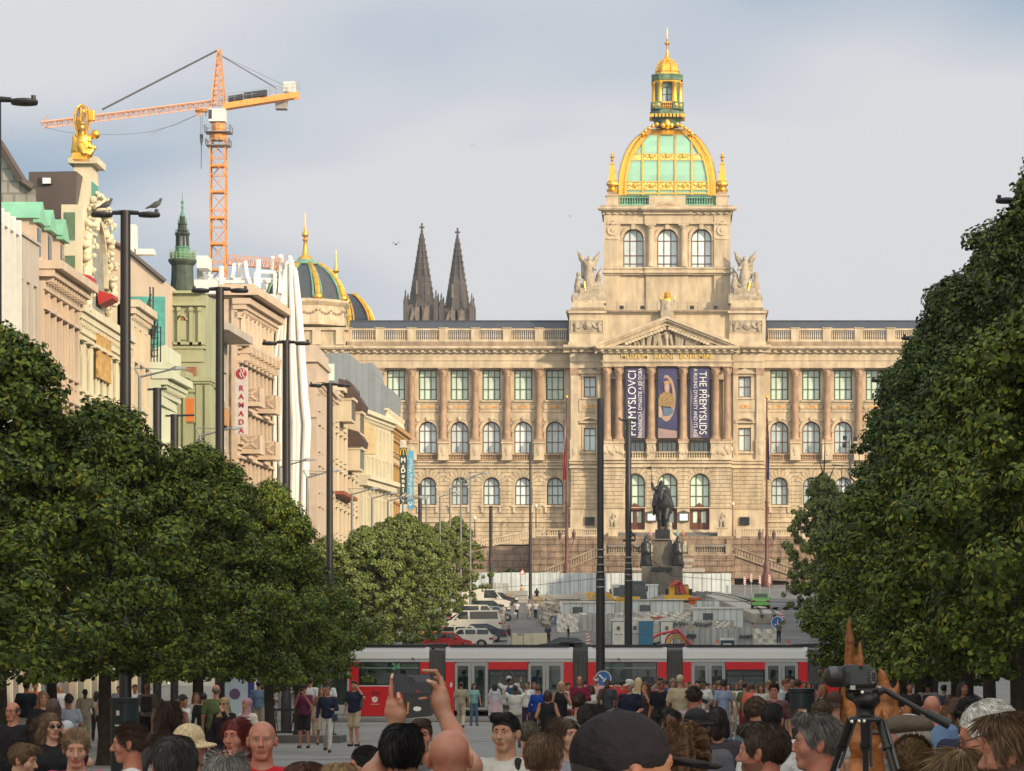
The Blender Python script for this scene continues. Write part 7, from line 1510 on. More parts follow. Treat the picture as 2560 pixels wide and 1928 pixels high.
for(px,py)in((1550,1650),(1036,1649)):m.tube((xt_(px),YT-.25,zt3(py)),(xt_(px)-.1,YT-.02,zt3(py-4)),.03)
m.out('mirror',[t_blk],tram)
m=MB();m.box(-17.2,10,190.0,191.2,0,.16);m.out('tram_stop_kerb',[slabs])['kind']='structure'
# --- parked vehicles
tyre=M('tyre_rubber',(.02,.02,.02),.8);rim=M('alloy_rim',(.35,.35,.36),.35,.8);c_gl=M('car_glass',(.035,.045,.05),.05,var=.3,scale=1.0)
def car(kind,paint,px,base_Y,nose,label,group='vehicles parked side by side on the left',rz=0.0):
 x=X(px,base_Y);T=thing('parked_'+('van' if 'van' in kind else 'car'),label,'van' if 'van' in kind else 'car',(x,base_Y,gz(base_Y)+.0),rz+(0 if nose<0 else PI),group)
 if kind=='sedan':L_,hw=4.6,.88;low=[(-2.3,.35),(-2.28,.72),(-1.3,.92),(1.5,.98),(2.2,.93),(2.28,.6),(2.25,.32)];up=[(-1.25,.9),(-.55,1.38),(.75,1.42),(1.75,.97)];wx=(-1.42,1.38);hgt=.31
 elif kind=='wagon':L_,hw=4.3,.86;low=[(-2.15,.35),(-2.12,.75),(-1.2,.98),(2.0,1.0),(2.12,.6),(2.1,.32)];up=[(-1.2,.95),(-.5,1.48),(1.6,1.5),(2.05,.98)];wx=(-1.32,1.28);hgt=.31
 elif kind=='van':L_,hw=5.0,.95;low=[(-2.5,.4),(-2.48,.85),(-1.75,1.12),(2.42,1.18),(2.5,.5),(2.45,.35)];up=[(-1.8,1.08),(-.95,1.9),(2.15,1.95),(2.42,1.15)];wx=(-1.6,1.5);hgt=.34
 else:L_,hw=5.6,1.0;low=[(-2.8,.45),(-2.78,1.0),(-2.0,1.3),(2.78,1.4),(2.8,.5),(2.75,.4)];up=[(-2.05,1.25),(-1.15,2.25),(2.6,2.35),(2.78,1.35)];wx=(-1.8,1.7);hgt=.36
 m=MB()
 def slab(poly,h0,h1,mi=0):
  n=len(poly);vs=[]
  for s_ in(-1,1):
   for(a,z)in poly:w_=h0+(h1-h0)*min(1,max(0,(z-.3)/(max(p[1]for p in poly)-.3)));vs.append((a,s_*w_,z))
  m.add(vs,[tuple(range(n)),tuple(range(n,2*n))[::-1]]+[(i,n+i,n+(i+1)%n,(i+1)%n)for i in range(n)],mi)
 pl=low[:];bottom=[(p[0],p[1])for p in pl]
 pts=bottom+[(wx[1]+.42,.32),(wx[1]+.3,.55),(wx[1],.68),(wx[1]-.3,.55),(wx[1]-.42,.3),(wx[0]+.42,.3),(wx[0]+.3,.55),(wx[0],.68),(wx[0]-.3,.55),(wx[0]-.42,.32)]
 slab(pts,hw,hw*.96);slab(up,hw*.97,hw*.80)
 me=m.mesh('body',[paint],30);LM('body',me,T)
 g=MB();zb=up[0][1]+.08;zt_=up[1][1]-.09;xs0=up[0][0]+.28;xe=up[3][0]-.22 if kind!='bigvan' else up[0][0]+1.9
 for s_ in(-1,1):
  def wp(a,z):return(a,s_*(hw*(.97-.17*(z-.3)/(up[1][1]-.3))+.012),z)
  cuts={'sedan':[(xs0,-.02),(.06,.85),(.93,xe-.2)],'wagon':[(xs0,-.05),(.03,.85),(.93,xe)],'van':[(xs0,-.35),(-.22,2.2)],'bigvan':[(xs0,xe)]}[kind]
  for k2,(a,b)in enumerate(cuts):
   aa=a+(.55 if k2==0 else 0);bb=b-(.35 if(k2==len(cuts)-1 and kind=='sedan')else.06)
   g.add([wp(a,zb),wp(b,zb),wp(bb,zt_),wp(aa,zt_)],[(0,1,2,3)])
 for(p,q,o)in((up[0],up[1],-.012),(up[3],up[2],.012)):
  if kind=='bigvan' and o>0:continue
  f0,f1=.15,.9;a=[p[0]+(q[0]-p[0])*f0+o,p[1]+(q[1]-p[1])*f0+.01];b=[p[0]+(q[0]-p[0])*f1+o,p[1]+(q[1]-p[1])*f1+.01];g.add([(a[0],-hw*.82,a[1]),(a[0],hw*.82,a[1]),(b[0],hw*.7,b[1]),(b[0],-hw*.7,b[1])],[(0,1,2,3)])
 LM('window',g.mesh('window',[c_gl]),T)
 w=MB();w.tube((0,-.11,0),(0,.11,0),hgt,None,18);wm_=w.mesh('wheel',[tyre],40);r_=MB();r_.tube((0,-.125,0),(0,.125,0),hgt*.62,None,14);rm_2=r_.mesh('rim',[rim],40)
 for a in wx:
  for s_ in(-1,1):o=LM('wheel',wm_,T,(a,s_*(hw-.08),hgt));LM('rim',rm_2,o)
 for nm,a,mt in(('headlight',low[1][0],M('headlight_glass',(.7,.7,.68),.1)),('taillight',low[-2][0],M('taillight_red',(.35,.01,.01),.2))):
  for s_ in(-1,1):l_=MB();zl_=low[1][1]-.06;l_.box(a-.02 if a<0 else a-.25,a+.25 if a<0 else a+.02,s_*(hw-.32),s_*(hw+.01),zl_-.06,zl_+.10);LM(nm,l_.mesh(nm,[mt]),T)
 for s_ in(-1,1):l_=MB();l_.ell((up[0][0]+.5,s_*(hw+.12),up[0][1]+.12),(.1,.1,.09),8,5);LM('mirror',l_.mesh('mirror',[paint]),T)
 return T
pw=M('car_white',(.62,.61,.56),.25,var=.03);pn=M('car_navy',(.02,.022,.06),.2,.3,var=.05);pk_=M('car_dark_grey',(.03,.035,.04),.2,.3);ps=M('car_silver_blue',(.20,.24,.28),.25,.4);prd=M('car_red',(.42,.02,.02),.25);pgr=M('car_lime_green',(.16,.48,.10),.3)
car('wagon',prd,1118,297,1,'red car nearest the tram in the parked row');car('wagon',pw,1163,306,-1,'small white estate car beside the red one');car('sedan',pn,1196,321,-1,'dark navy saloon parked next to the white van')
car('wagon',pw,1166,313,1,'white hatchback half hidden between the estate and the navy saloon');car('van',pw,1182,343,-1,'white passenger van with black side windows, nose to the left');car('sedan',pn,1158,352,-1,'dark blue car showing above the white passenger van')
car('van',pw,1192,363,1,'white passenger van with its nose pointing right');car('sedan',ps,1232,380,1,'silver blue saloon behind the second white van');car('wagon',pk_,1222,398,1,'dark estate car in front of the tall white van')
car('bigvan',pw,1207,416,1,'tall white delivery van at the far end of the row');car('sedan',pk_,1243,441,1,'dark grey car beyond the tall delivery van');car('wagon',pw,1205,470,1,'white car farthest up under the trees');car('sedan',pk_,1425,287,1,'black car just behind the tram roof in the middle')
g_=car('wagon',pgr,1901,389,1,'lime green car seen from behind on the new track bed',None,R(90));g_.location.z+=.9
# --- building site
fence_w=M('white_corrugated_hoarding',(.66,.72,.74),.6,.1,var=.1,scale=.8,stain=.15,brick=(.55,50.,.05,.62,0));fence_g=M('grey_corrugated_hoarding',(.50,.52,.50),.6,.2,var=.15,scale=.7,stain=.2,brick=(.45,50.,.05,.6,0));cloth=M('off_white_tarp',(.68,.66,.60),.85,var=.08,scale=1.5,bump=.6,bscale=3)
def Yb_(py):return 10.68/(.0435-(1706-py)/1e4)
def hoarding(pa,pb,ya,yb,Y,mat_,label,n,group='hoarding panels round the building site',ang=0.0):
 T=thing('hoarding',label,'fence',(X((pa+pb)/2,Y),Y,gz(Y)),0,group)
 for i in range(n):
  m=MB();a,b=X(pa+(pb-pa)*i/n,Y),X(pa+(pb-pa)*(i+1)/n,Y);z1=Z(ya,Y)+ru(-.04,.04);y=Y+ang*(i-n/2);z0=min(Z(yb,Y),gz(Y));m.box(a+.03,b-.03,y,y+.05,z0,z1);m.out('panel',[mat_],T)
  m=MB();m.box(a-.03,a+.03,y-.04,y+.1,z0,z1+.1);m.box(a-.3,a+.3,y-.3,y+.5,z0,z0+.12);m.out('post',[steel],T)
hoarding(1180,1400,1432,1492,486,fence_w,'long white corrugated hoarding left of the monument',9);hoarding(1400,1606,1433,1492,486,fence_w,'white corrugated hoarding between the black mast and the monument',8);hoarding(1707,1828,1434,1476,492,fence_w,'white mesh and sheet hoarding right of the monument',5)
hoarding(1440,1500,1512,1536,405,fence_w,'low white hoarding left of the excavator arm',3);hoarding(1585,1660,1505,1535,400,fence_w,'low white hoarding right of the second black mast',3);hoarding(1740,1800,1500,1530,395,fence_w,'short white hoarding below the orange tub',3)
for px,Y,w,lab in((1470,372,2.4,'white site cabin behind the tarpaulin strip'),(1640,380,2.6,'white site cabin right of the second black mast'),(1795,350,2.2,'white site cabin above the graffitied board'),(1600,455,2.0,'white site cabin at the foot of the monument')):
 T=thing('site_cabin',lab,'cabin',(X(px,Y),Y,gz(Y)),0,'white site cabins');m=MB();m.box(-w,w,0,2,0,1.9,0);m.box(-w*.6,-w*.2,-.03,0,.9,1.5,1);LM('cabin',m.mesh('cabin',[fence_w,glass_d]),T);m=MB();m.box(-w-.1,w+.1,-.1,2.1,1.9,2.05);LM('roof',m.mesh('roof',[white]),T)
hoarding(1205,1272,1458,1492,470,fence_g,'short slanting grey hoarding at the head of the parked row',3,ang=1.2)
hoarding(1450,1590,1536,1580,347,fence_g,'grey hoarding behind the portable toilets',7);hoarding(1590,1836,1552,1578,344,fence_g,'graffitied grey hoarding above the portable toilets',8)
hoarding(1684,1842,1573,1620,309,fence_g,'pale corrugated hoarding right of the portable toilets',7);hoarding(1842,1884,1568,1620,307,fence_g,'narrow graffitied hoarding left of the white tarpaulin frame',2);hoarding(1480,1595,1505,1532,392,fence_g,'low hoarding beside the yellow excavator',5)
hoarding(1616,1766,1512,1532,418,fence_g,'low hoarding under the yellow crane truck',6)
for i,(pa,pb,ya,yb,Y,lab)in enumerate([(1392,1446,1534,1581,344,'white tarpaulin panel beside the small blue sign'),(1447,1558,1532,1553,350,'white tarpaulin strip left of the black masts'),(1618,1671,1531,1553,352,'white tarpaulin with a red printed line'),(1674,1728,1531,1552,352,'crumpled white tarpaulin second from the red printed one'),(1731,1784,1531,1552,352,'crumpled white tarpaulin third from the red printed one'),(1787,1839,1531,1552,352,'crumpled white tarpaulin at the right end of the strip'),(1884,1941,1571,1622,306,'white tarpaulin frame below the lime green car'),(1789,1824,1553,1570,340,'small white board on the graffitied hoarding')]):
 T=thing('tarpaulin_panel',lab,'tarpaulin',(X((pa+pb)/2,Y),Y,gz(Y)),0,'white tarpaulins on the site fence');m=MB();N_=8
 for a in range(N_):
  for b in range(4):
   def cp(a,b):return(X(pa+(pb-pa)*a/N_,Y),Y-.12+.07*sin(a*1.7+b*2.1+i),Z(ya,Y)+(Z(yb,Y)-Z(ya,Y))*b/4-.06*sin(a/N_*3.14)*(1 if b==0 else 0))
   m.add([cp(a,b),cp(a+1,b),cp(a+1,b+1),cp(a,b+1)],[(0,1,2,3)])
 m.out('cloth',[cloth],T);m=MB();[m.tube((X(p,Y),Y,gz(Y)),(X(p,Y),Y,Z(ya-1,Y)),.04)for p in(pa,pb)];m.out('frame',[steel],T)
 if i==2:m=MB();m.box(X(1626,Y),X(1664,Y),Y-.22,Y-.2,Z(1547,Y),Z(1542,Y));m.out('red_print',[M('faded_red_print',(.42,.10,.09),.8)],T)
gr=M('graffiti_black',(.05,.05,.06),.8);m=MB();rs=random.Random(5);T=thing('graffiti','black scrawled graffiti on the grey hoarding above the toilets','graffiti',(X(1710,343),343.6,Z(1565,343)))
for(pa,pb,yc,Y)in((1668,1720,1560,343.8),(1733,1780,1561,343.8),(1848,1880,1592,306.8),(1715,1740,1590,308.8)):
 pts=[W(pa+(pb-pa)*i/22,yc+4.5*sin(i*1.9)+rs.uniform(-2,2),Y)for i in range(23)];m.path(pts,.05,4)
m.out('scrawl',[gr],T)
T=thing('cream_panel_barrier','row of tall cream boards standing just behind the tram','barrier',(X(1322,302),302,gz(302)));cb_=M('cream_board',(.62,.57,.42),.7,var=.05)
for(a,b,t_,dy)in((1281,1293,1583,0),(1289,1306,1590,.3),(1310,1332,1584,.2),(1332,1367.5,1583,0)):m=MB();m.box(X(a,302),X(b,302),302+dy,302.1+dy,gz(302),Z(t_,302));m.out('board',[cb_],T)
def toilet(px,Y,w,front,side_,label):
 T=thing('portable_toilet',label,'portable toilet',(X(px,Y),Y,gz(Y)),0,'portable toilets behind the tram');x=X(px,Y);z0=gz(Y);m=MB();m.box(x-w,x+w,Y,Y+1.1,z0+.1,z0+2.05,0);m.box(x-w*.82,x+w*.82,Y-.03,Y,z0+.15,z0+2.0,1);m.box(x-w-.02,x+w+.02,Y-.02,Y+1.12,z0,z0+.12,1);m.out('cabin',[side_,front],T)
 m=MB();m.prism([(x-w-.03,z0+2.05),(x+w+.03,z0+2.05),(x+w-.05,z0+2.22),(x+w*.4,z0+2.32),(x-w*.4,z0+2.32),(x-w+.05,z0+2.22)],Y-.04,Y+1.14);m.out('roof',[M('toilet_roof_white',(.66,.66,.6),.5)],T)
 m=MB();m.box(x-.13,x+.13,Y-.045,Y-.032,z0+1.35,z0+1.65);m.box(x-.3,x-.05,Y-.045,Y-.032,z0+1.0,z0+1.06);m.box(x+.05,x+.3,Y-.045,Y-.032,z0+1.0,z0+1.06);m.out('door_markings',[M('toilet_marking',(.12,.13,.13),.6)],T)
tb=M('toilet_blue',(.03,.17,.30),.5);tw=M('toilet_white',(.66,.66,.58),.5)
toilet(1546,306,.55,tw,tb,'white-fronted portable toilet left of the black mast');toilet(1587,307,.48,tw,tw,'white portable toilet between the black mast and the blue toilet');toilet(1615,306,.55,tb,tb,'all-blue portable toilet with a small white notice');toilet(1667,306,.55,tw,tb,'white-fronted portable toilet beside the red hoses')
m=MB();T=thing('hose_coil','coils of thick red and yellow hose beside the right-hand toilet','hose',(X(1700,303),303,gz(303)));Yh=303
m.path([W(1684,1577,Yh),W(1692,1574,Yh),W(1702,1582,Yh),W(1714,1598,Yh),W(1728,1612,Yh),W(1735,1622,Yh)],.11,7,0);m.path([W(1632,1595,Yh),W(1650,1585,Yh),W(1684,1578,Yh)],.1,7,0)
for r_ in(.45,.62,.8):m.path([(X(1690,Yh)+r_*cos(R(a)),Yh+.3,Z(1608,Yh)+r_*sin(R(a)))for a in range(-20,201,20)],.07,6,1 if r_<.7 else 0)
m.out('hose',[M('red_hose',(.5,.04,.05),.5),M('yellow_hose',(.6,.36,.03),.5)],T)
T=thing('site_container','small dark blue container with a white roof beside an orange cone','container',(X(1818,303),303,gz(303)));m=MB();m.box(X(1802,303),X(1836,303),303,304,gz(303),Z(1601,303));m.out('body',[M('dark_teal_box',(.03,.08,.13),.6)],T);m=MB();m.box(X(1800,303),X(1836,303),302.9,304.1,Z(1601,303),Z(1595,303));m.box(X(1808,303),X(1828,303),302.97,303,Z(1618,303),Z(1609,303));m.out('roof',[white],T)
orm=M('orange_cone',(.75,.14,.03),.6)
for(px,Y,lab)in((1793,300,'orange traffic cone left of the dark blue container'),(1970,300,'small orange and white cone on the right of the road')):
 T=thing('traffic_cone',lab,'traffic cone',(X(px,Y),Y,gz(Y)));m=MB();x=X(px,Y);z0=gz(Y);m.lat([(.25,z0),(.22,z0+.05),(.1,z0+.6),(.04,z0+.9)],(x,Y),10);m.out('cone',[orm],T,40);m=MB();m.lat([(.175,z0+.3),(.14,z0+.5)],(x,Y),10);m.out('reflective_band',[white],T)
yel=M('machine_yellow',(.70,.40,.03),.45,var=.1);rdm=M('red_grab',(.45,.07,.05),.6,var=.25)
def truck(pa,pb,ya,yb,Y,paint,label):
 T=thing('truck',label,'truck',(X((pa+pb)/2,Y),Y,gz(Y)),0,'trucks at the foot of the monument');a,b=X(pa,Y),X(pb,Y);z0,z1=gz(Y),Z(ya,Y);h=z1-z0;m=MB();m.box(a,b,Y,Y+1.8,z0+.5,z1-.15,0);m.prismx([(Y-.05,z1-.15),(Y+.1,z1),(Y+1.8,z1),(Y+1.8,z1-.15)],a,b,0);m.box(a-.02,b+.02,Y-.1,Y,z0+.35,z0+.95,0);m.out('cab',[paint],T)
 m=MB();m.box(a+.2,b-.2,Y-.03,Y,z1-1.35,z1-.45);m.out('windscreen',[c_gl],T);m=MB();m.box(a+.3,b-.3,Y-.13,Y-.1,z0+.5,z0+.65);m.out('grille',[black],T);m=MB();m.box(a-.1,b+.1,Y+1.9,Y+6.5,z0+1.0,z1-.9);m.out('tipper_body',[M('dirty_grey_tipper',(.2,.18,.16),.8,var=.2)],T)
 for q in(a,b):
  w=MB();w.tube((q-.15,Y+.7,z0+.5),(q+.15,Y+.7,z0+.5),.5,None,16);w.out('wheel',[tyre],T,40);w=MB();w.box(q-(.25 if q==a else-.05),q+(.25 if q==b else-.05),Y-.1,Y,z1-1.2,z1-.6);w.out('mirror',[black],T)
truck(1529,1572,1459,1518,436,pw,'white truck cab facing the camera between the two black masts');truck(1580,1614,1452,1512,446,M('truck_dark_teal',(.05,.07,.075),.3),'dark truck cab with a big windscreen right of the black mast')
T=thing('excavator','yellow excavator with its bent arm raised behind the thick black mast','excavator',(X(1530,398),398,gz(398)));Ye=398;m=MB()
for(p,q,r_)in(((1469,1482),(1476,1500),.22),((1471,1486),(1483,1486),.2),((1476,1500),(1484,1528),.2),((1483,1486),(1488,1500),.12),((1520,1486),(1536,1504),.28),((1536,1504),(1545,1532),.24),((1483,1485),(1521,1487),.2)):m.tube(W(*p,Ye),W(*q,Ye),r_,r_*.85,4)
m.out('arm',[yel],T);m=MB();m.box(X(1540,Ye),X(1600,Ye),Ye,Ye+2.4,gz(Ye)+1.0,gz(Ye)+1.9,0);m.box(X(1548,Ye),X(1576,Ye),Ye-.1,Ye+1.4,gz(Ye)+1.9,gz(Ye)+3.0,1);m.out('body',[yel,c_gl],T)
for q in(0,1.9):m=MB();m.prism([(X(1540,Ye),gz(Ye)+.1),(X(1600,Ye),gz(Ye)+.1),(X(1605,Ye),gz(Ye)+.5),(X(1598,Ye),gz(Ye)+.95),(X(1542,Ye),gz(Ye)+.95),(X(1536,Ye),gz(Ye)+.5)],Ye+q,Ye+q+.5);m.out('track',[tyre],T)
m=MB();m.prism([(X(1478,Ye),Z(1530,Ye)),(X(1492,Ye),Z(1530,Ye)),(X(1494,Ye),Z(1545,Ye)),(X(1484,Ye),Z(1550,Ye))],Ye-.5,Ye+.5);m.out('bucket',[M('worn_bucket_steel',(.15,.14,.13),.6)],T)
T=thing('crane_truck','yellow flatbed crane truck carrying a folded red grab arm','truck',(X(1695,430),430,gz(430)));Ye=430;zz=lambda p:Z(p,Ye);xx=lambda p:X(p,Ye);m=MB()
m.box(xx(1661),xx(1727),Ye-.4,Ye+2,zz(1502),zz(1488));m.prism([(xx(1671),zz(1488)),(xx(1686),zz(1488)),(xx(1688),zz(1466)),(xx(1680),zz(1463)),(xx(1672),zz(1466))],Ye,Ye+1.8,0);m.box(xx(1707),xx(1722),Ye+.5,Ye+2,zz(1488),zz(1465),0);m.out('body',[yel],T);m=MB();m.box(xx(1663),xx(1672),Ye-.1,Ye+1.6,zz(1487),zz(1472));m.box(xx(1722),xx(1731),Ye,Ye+1.6,zz(1488),zz(1472));m.out('cab',[black],T)
m=MB();rs=random.Random(2)
for(p,q)in(((1674,1462),(1690,1453)),((1676,1466),(1700,1453)),((1680,1470),(1688,1486)),((1690,1453),(1703,1458)),((1703,1458),(1714,1485)),((1698,1456),(1706,1484)),((1692,1458),(1696,1484)),((1684,1460),(1700,1480)),((1708,1466),(1711,1482))):m.tube(W(*p,Ye+rs.uniform(-.5,.5)),W(*q,Ye+rs.uniform(-.5,.5)),.17,.13,5)
m.out('red_grab_arm',[rdm],T);m=MB();[m.tube((xx(p),Ye-.35,gz(Ye)+.45),(xx(p),Ye-.05,gz(Ye)+.45),.45,None,14)for p in(1672,1690,1715)];m.out('wheel',[tyre],T)
T=thing('orange_tub','orange plastic tub at the right end of the yellow truck','tub',W(1737,1515,424));m=MB();m.lat([(.55,Z(1514,424)),(.7,Z(1499,424)),(.76,Z(1497,424)),(.76,Z(1495,424))],(X(1737,424),424),14);m.out('tub',[orm],T,40)
dirt=M('sandy_rubble',(.26,.215,.165),.95,var=.3,scale=.7,bump=.8,bscale=2.5,stain=.2,sscale=(.2,.2,1))
m=MB();rs=random.Random(8)
def dz(a,b):return.25+.35*sin(a*1.3+b*.11)*sin(b*.17)+rs.uniform(0,.25)
ys=list(range(312,482,4));G={}
for j,y in enumerate(ys):
 for i in range(19):xx0=-5.4+(12.9)*i/18;G[i,j]=(xx0*(y/400),y,gz(y)+(dz(i,y)if 0<i<18 else-.1))
for j in range(len(ys)-1):
 for i in range(18):m.add([G[i,j],G[i+1,j],G[i+1,j+1],G[i,j+1]],[(0,1,2,3)])
m.out('excavated_ground',[dirt])['kind']='structure'
m=MB()
for off in(0,1):
 pts=[]
 for t in np.linspace(0,1,14):px=1742+(1905-1742)*(1-(1-t)**2.0)+off*(22+10*t);py=1478+8*t+66*t**2.6;Y_=470-105*t;P_=W(px,py,Y_);P_.z=gz(Y_)+.95;P_.x=X(px,Y_);pts.append(P_)
 for a,b in zip(pts[:-1],pts[1:]):d=(b-a);n_=Vector((d.y,-d.x,0)).normalized()*.13;m.add([a-n_,b-n_,b+n_,a+n_,a-n_-Vector((0,0,.3)),b-n_-Vector((0,0,.3)),b+n_-Vector((0,0,.3)),a+n_-Vector((0,0,.3))],[(0,1,2,3),(0,4,5,1),(3,2,6,7)])
m.out('new_track_rails',[M('dark_rail',(.06,.05,.045),.6)])['kind']='structure'
m=MB();pts=[[X(1745,470),470],[X(1880,372),372],[X(1960,372),372],[X(1800,470),470]];m.add([(a,y,gz(y)+.9)for a,y in pts],[(0,1,2,3)]);m.add([(pts[0][0],470,gz(470)),(pts[1][0],372,gz(372)),(pts[1][0],372,gz(372)+.9),(pts[0][0],470,gz(470)+.9)],[(0,1,2,3)]);m.add([(pts[1][0],372,gz(372)),(pts[2][0],372,gz(372)),(pts[2][0],372,gz(372)+.9),(pts[1][0],372,gz(372)+.9)],[(0,1,2,3)]);m.out('track_slab',[M('new_concrete_slab',(.40,.37,.31),.85,var=.1)])['kind']='structure'
pal=M('pallet_wood',(.30,.24,.17),.9,var=.25,scale=2);blockm=M('stacked_kerb_stone',(.34,.33,.31),.85,var=.15,scale=1)
k_=0
for(px,Y,w,h,mt,nm)in((1283,455,1.6,1.0,blockm,'stone'),(1303,452,1.4,1.1,blockm,'stone'),(1262,448,1.8,.9,pal,'timber'),(1385,445,3.0,.8,blockm,'stone'),(1420,440,2.6,.9,blockm,'stone'),(1455,452,2.2,1.0,blockm,'stone'),(1400,405,1.8,.9,pal,'timber'),(1430,398,2.4,1.2,white,'white sheet'),(1445,378,2.0,1.0,blockm,'stone'),(1345,435,1.2,.8,pal,'timber'),(1655,405,2.2,.6,blockm,'stone'),(1760,455,1.8,.9,M('grey_rubble_skip',(.2,.2,.19),.8),'grey'),(1500,455,2.0,.9,blockm,'stone'),(1770,392,1.0,.9,dirt,'sandy')):
 T=thing('material_stack','%s stack, %s'%(nm,['at the head of the road','right of the first stack at the head of the road','lowest at the end of the parked row','long and flat before the white hoarding','second along before the white hoarding','third along before the white hoarding','behind the white tarpaulin panel','tallest left of the excavator arm','directly behind the tarpaulin strip','beside the woman in black','below the yellow crane truck','right of the orange tub','under the bent excavator arm','beside the new rails'][k_]),'stack',(X(px,Y),Y,gz(Y)),0,'stacks of material on the building site');k_+=1
 m=MB();x=X(px,Y);rs=random.Random(k_);nl=4
 for j in range(nl):m.box(x-w/2+rs.uniform(-.12,.12),x+w/2+rs.uniform(-.12,.12),Y-.5+rs.uniform(-.1,.1),Y+.6,gz(Y)+h*j/nl+.5*(mt is dirt),gz(Y)+h*(j+1)/nl-.03+.3)
 m.out('load',[mt],T)
T=thing('rubble_heap','heap of broken paving behind wire fencing beside the road','heap',(X(1375,380),380,gz(380)));m=MB();rs=random.Random(3)
for i in range(130):t=rs.random();Y_=360+60*t;px=1372+rs.uniform(-14,22);s_=rs.uniform(.15,.45);m.obox((X(px,Y_),Y_,gz(Y_)+rs.uniform(.1,1.6)*(1-abs(px-1376)/30)),(s_,rs.uniform(-.2,.2),rs.uniform(-.2,.2)),(rs.uniform(-.1,.1),s_,.1),(0,rs.uniform(-.1,.1),s_*.35))
m.out('rubble',[M('mixed_rubble',(.27,.25,.21),.95,island=.35)],T)
def signpost(px,py,Y,kind,label):
 x=X(px,Y);z=Z(py,Y);T=thing('road_sign',label,'sign',(x,Y,gz(Y)));m=MB();m.tube((x,Y+.05,gz(Y)),(x,Y+.05,z+.3),.03);m.out('post',[steel],T);m=MB();w_=.32
 if kind=='tri':m.add([(x-.42,Y,z-.3),(x+.42,Y,z-.3),(x,Y,z+.42)],[(0,1,2)],0);m.add([(x-.26,Y-.01,z-.2),(x+.26,Y-.01,z-.2),(x,Y-.01,z+.25)],[(0,1,2)],1)
 elif kind=='board':
  m.box(x-.14,x+.14,Y,Y+.03,z-.5,z+.5,1);[m.add([(x-.14,Y-.01,z-.5+j*.25),(x+.14,Y-.01,z-.38+j*.25),(x+.14,Y-.01,z-.26+j*.25),(x-.14,Y-.01,z-.38+j*.25)],[(0,1,2,3)],0)for j in range(4)]
 elif kind=='blue':m.box(x-.35,x+.35,Y,Y+.03,z-.35,z+.35,2);m.box(x-.06,x+.06,Y-.01,Y,z-.22,z+.25,1)
 else:m.ring(x,z,.01,.45,Y,Y+.03,0,360,20,2);m.ring(x,z,.45,.5,Y-.01,Y+.03,0,360,20,1);m.box(x-.2,x+.05,Y-.01,Y,z-.25,z-.15,1);m.box(x-.0,x+.1,Y-.01,Y,z-.25,z+.2,1)
 m.out('plate',[M('sign_red',(.5,.05,.05),.5),M('sign_white',(.75,.75,.75),.5),M('sign_blue',(.02,.13,.42),.4)],T)
signpost(1396,1552,346,'blue','small square blue sign at the corner of the tarpaulin panel');signpost(1943,1556,330,'round','round blue arrow sign right of the new track');signpost(1306,1430,480,'tri','red triangular warning sign above the white hoarding');signpost(1103,1560,330,'tri','red triangular roadworks sign beside the parked vans')
for i,(px,py,Y)in enumerate([(1470,1600,305),(1957,1542,352),(1975,1455,468),(1900,1450,488),(1924,1448,492),(1862,1452,490),(1878,1445,500)]):signpost(px,py,Y,'board','red and white striped guide board %s'%['left of the portable toilets','right of the round blue arrow sign','nearest the right-hand trees on the upper road','third from the left on the upper road','fourth from the left on the upper road','leftmost on the upper road','second from the left on the upper road'][i])
T=thing('orange_barrier','orange site barrier left of the parked vehicles','barrier',(X(1070,318),318,gz(318)));m=MB();[m.tube(W(1048,p,318),W(1092,p-2,318),.07)for p in(1582,1592,1600)];[m.tube(W(p,1578,318),W(p,1615,318),.06)for p in(1050,1070,1090)];m.out('rail',[M('barrier_orange',(.7,.28,.04),.5)],T)
for i,pts in enumerate([[(1227,1470,452),(1350,1462,380),(1501,1445,300)],[(1230,1498,420),(1400,1503,300),(1571,1500,226)],[(1571,1356,226),(1680,1440,300),(1830,1452,420)],[(1571,1500,226),(1760,1502,260),(1980,1506,300)]]):
 T=thing('overhead_wire','thin overhead wire %s'%['rising from the short dark mast to the thick black mast','running level from the parked vans to the right-hand black mast','sloping from the right-hand black mast towards the monument','running level from the right-hand black mast to the trees'][i],'wire',W(*pts[0]));m=MB();m.path([W(*p)for p in pts],.028,4);m.out('cable',[black],T)
T=thing('advert_panel','backlit pale blue advert panel with a purple round emblem under the left trees','sign',(X(588,148),148,0));Ya=148;m=MB();m.box(X(562,Ya),X(622,Ya),Ya,Ya+.2,.2,Z(1672,Ya));m.out('poster',[M('pale_blue_poster',(.45,.55,.65),.5,var=.15,scale=1)],T);m=MB();m.box(X(620,Ya),X(634,Ya),Ya-.02,Ya+.3,0,Z(1672,Ya)+.2);m.out('side_frame',[M('deep_blue_frame',(.03,.04,.22),.5)],T);m=MB();c_=W(587,1735,Ya);m.ring(c_.x,c_.z,.01,.2,Ya-.02,Ya-.01,0,360,20);m.out('round_emblem',[M('purple_emblem',(.12,.06,.16),.6)],T)
T=thing('white_barrier_grid','white wire barrier with a red sign beside the advert panel','barrier',(X(670,140),140,0));Ya=140;m=MB()
for i in range(7):m.tube(W(653+i*6,1742,Ya),W(653+i*6,1772,Ya),.015,None,4)
for p in(1742,1752,1762,1772):m.tube(W(653,p,Ya),W(690,p,Ya),.015,None,4)
m.out('grid',[white],T);m=MB();m.box(X(681,Ya),X(688,Ya),Ya-.03,Ya,Z(1763,Ya),Z(1748,Ya));m.out('red_plate',[M('sign_red',(.5,.05,.05),.5)],T)
binm=M('dark_teal_bin',(.022,.036,.042),.38,.2,var=.1)
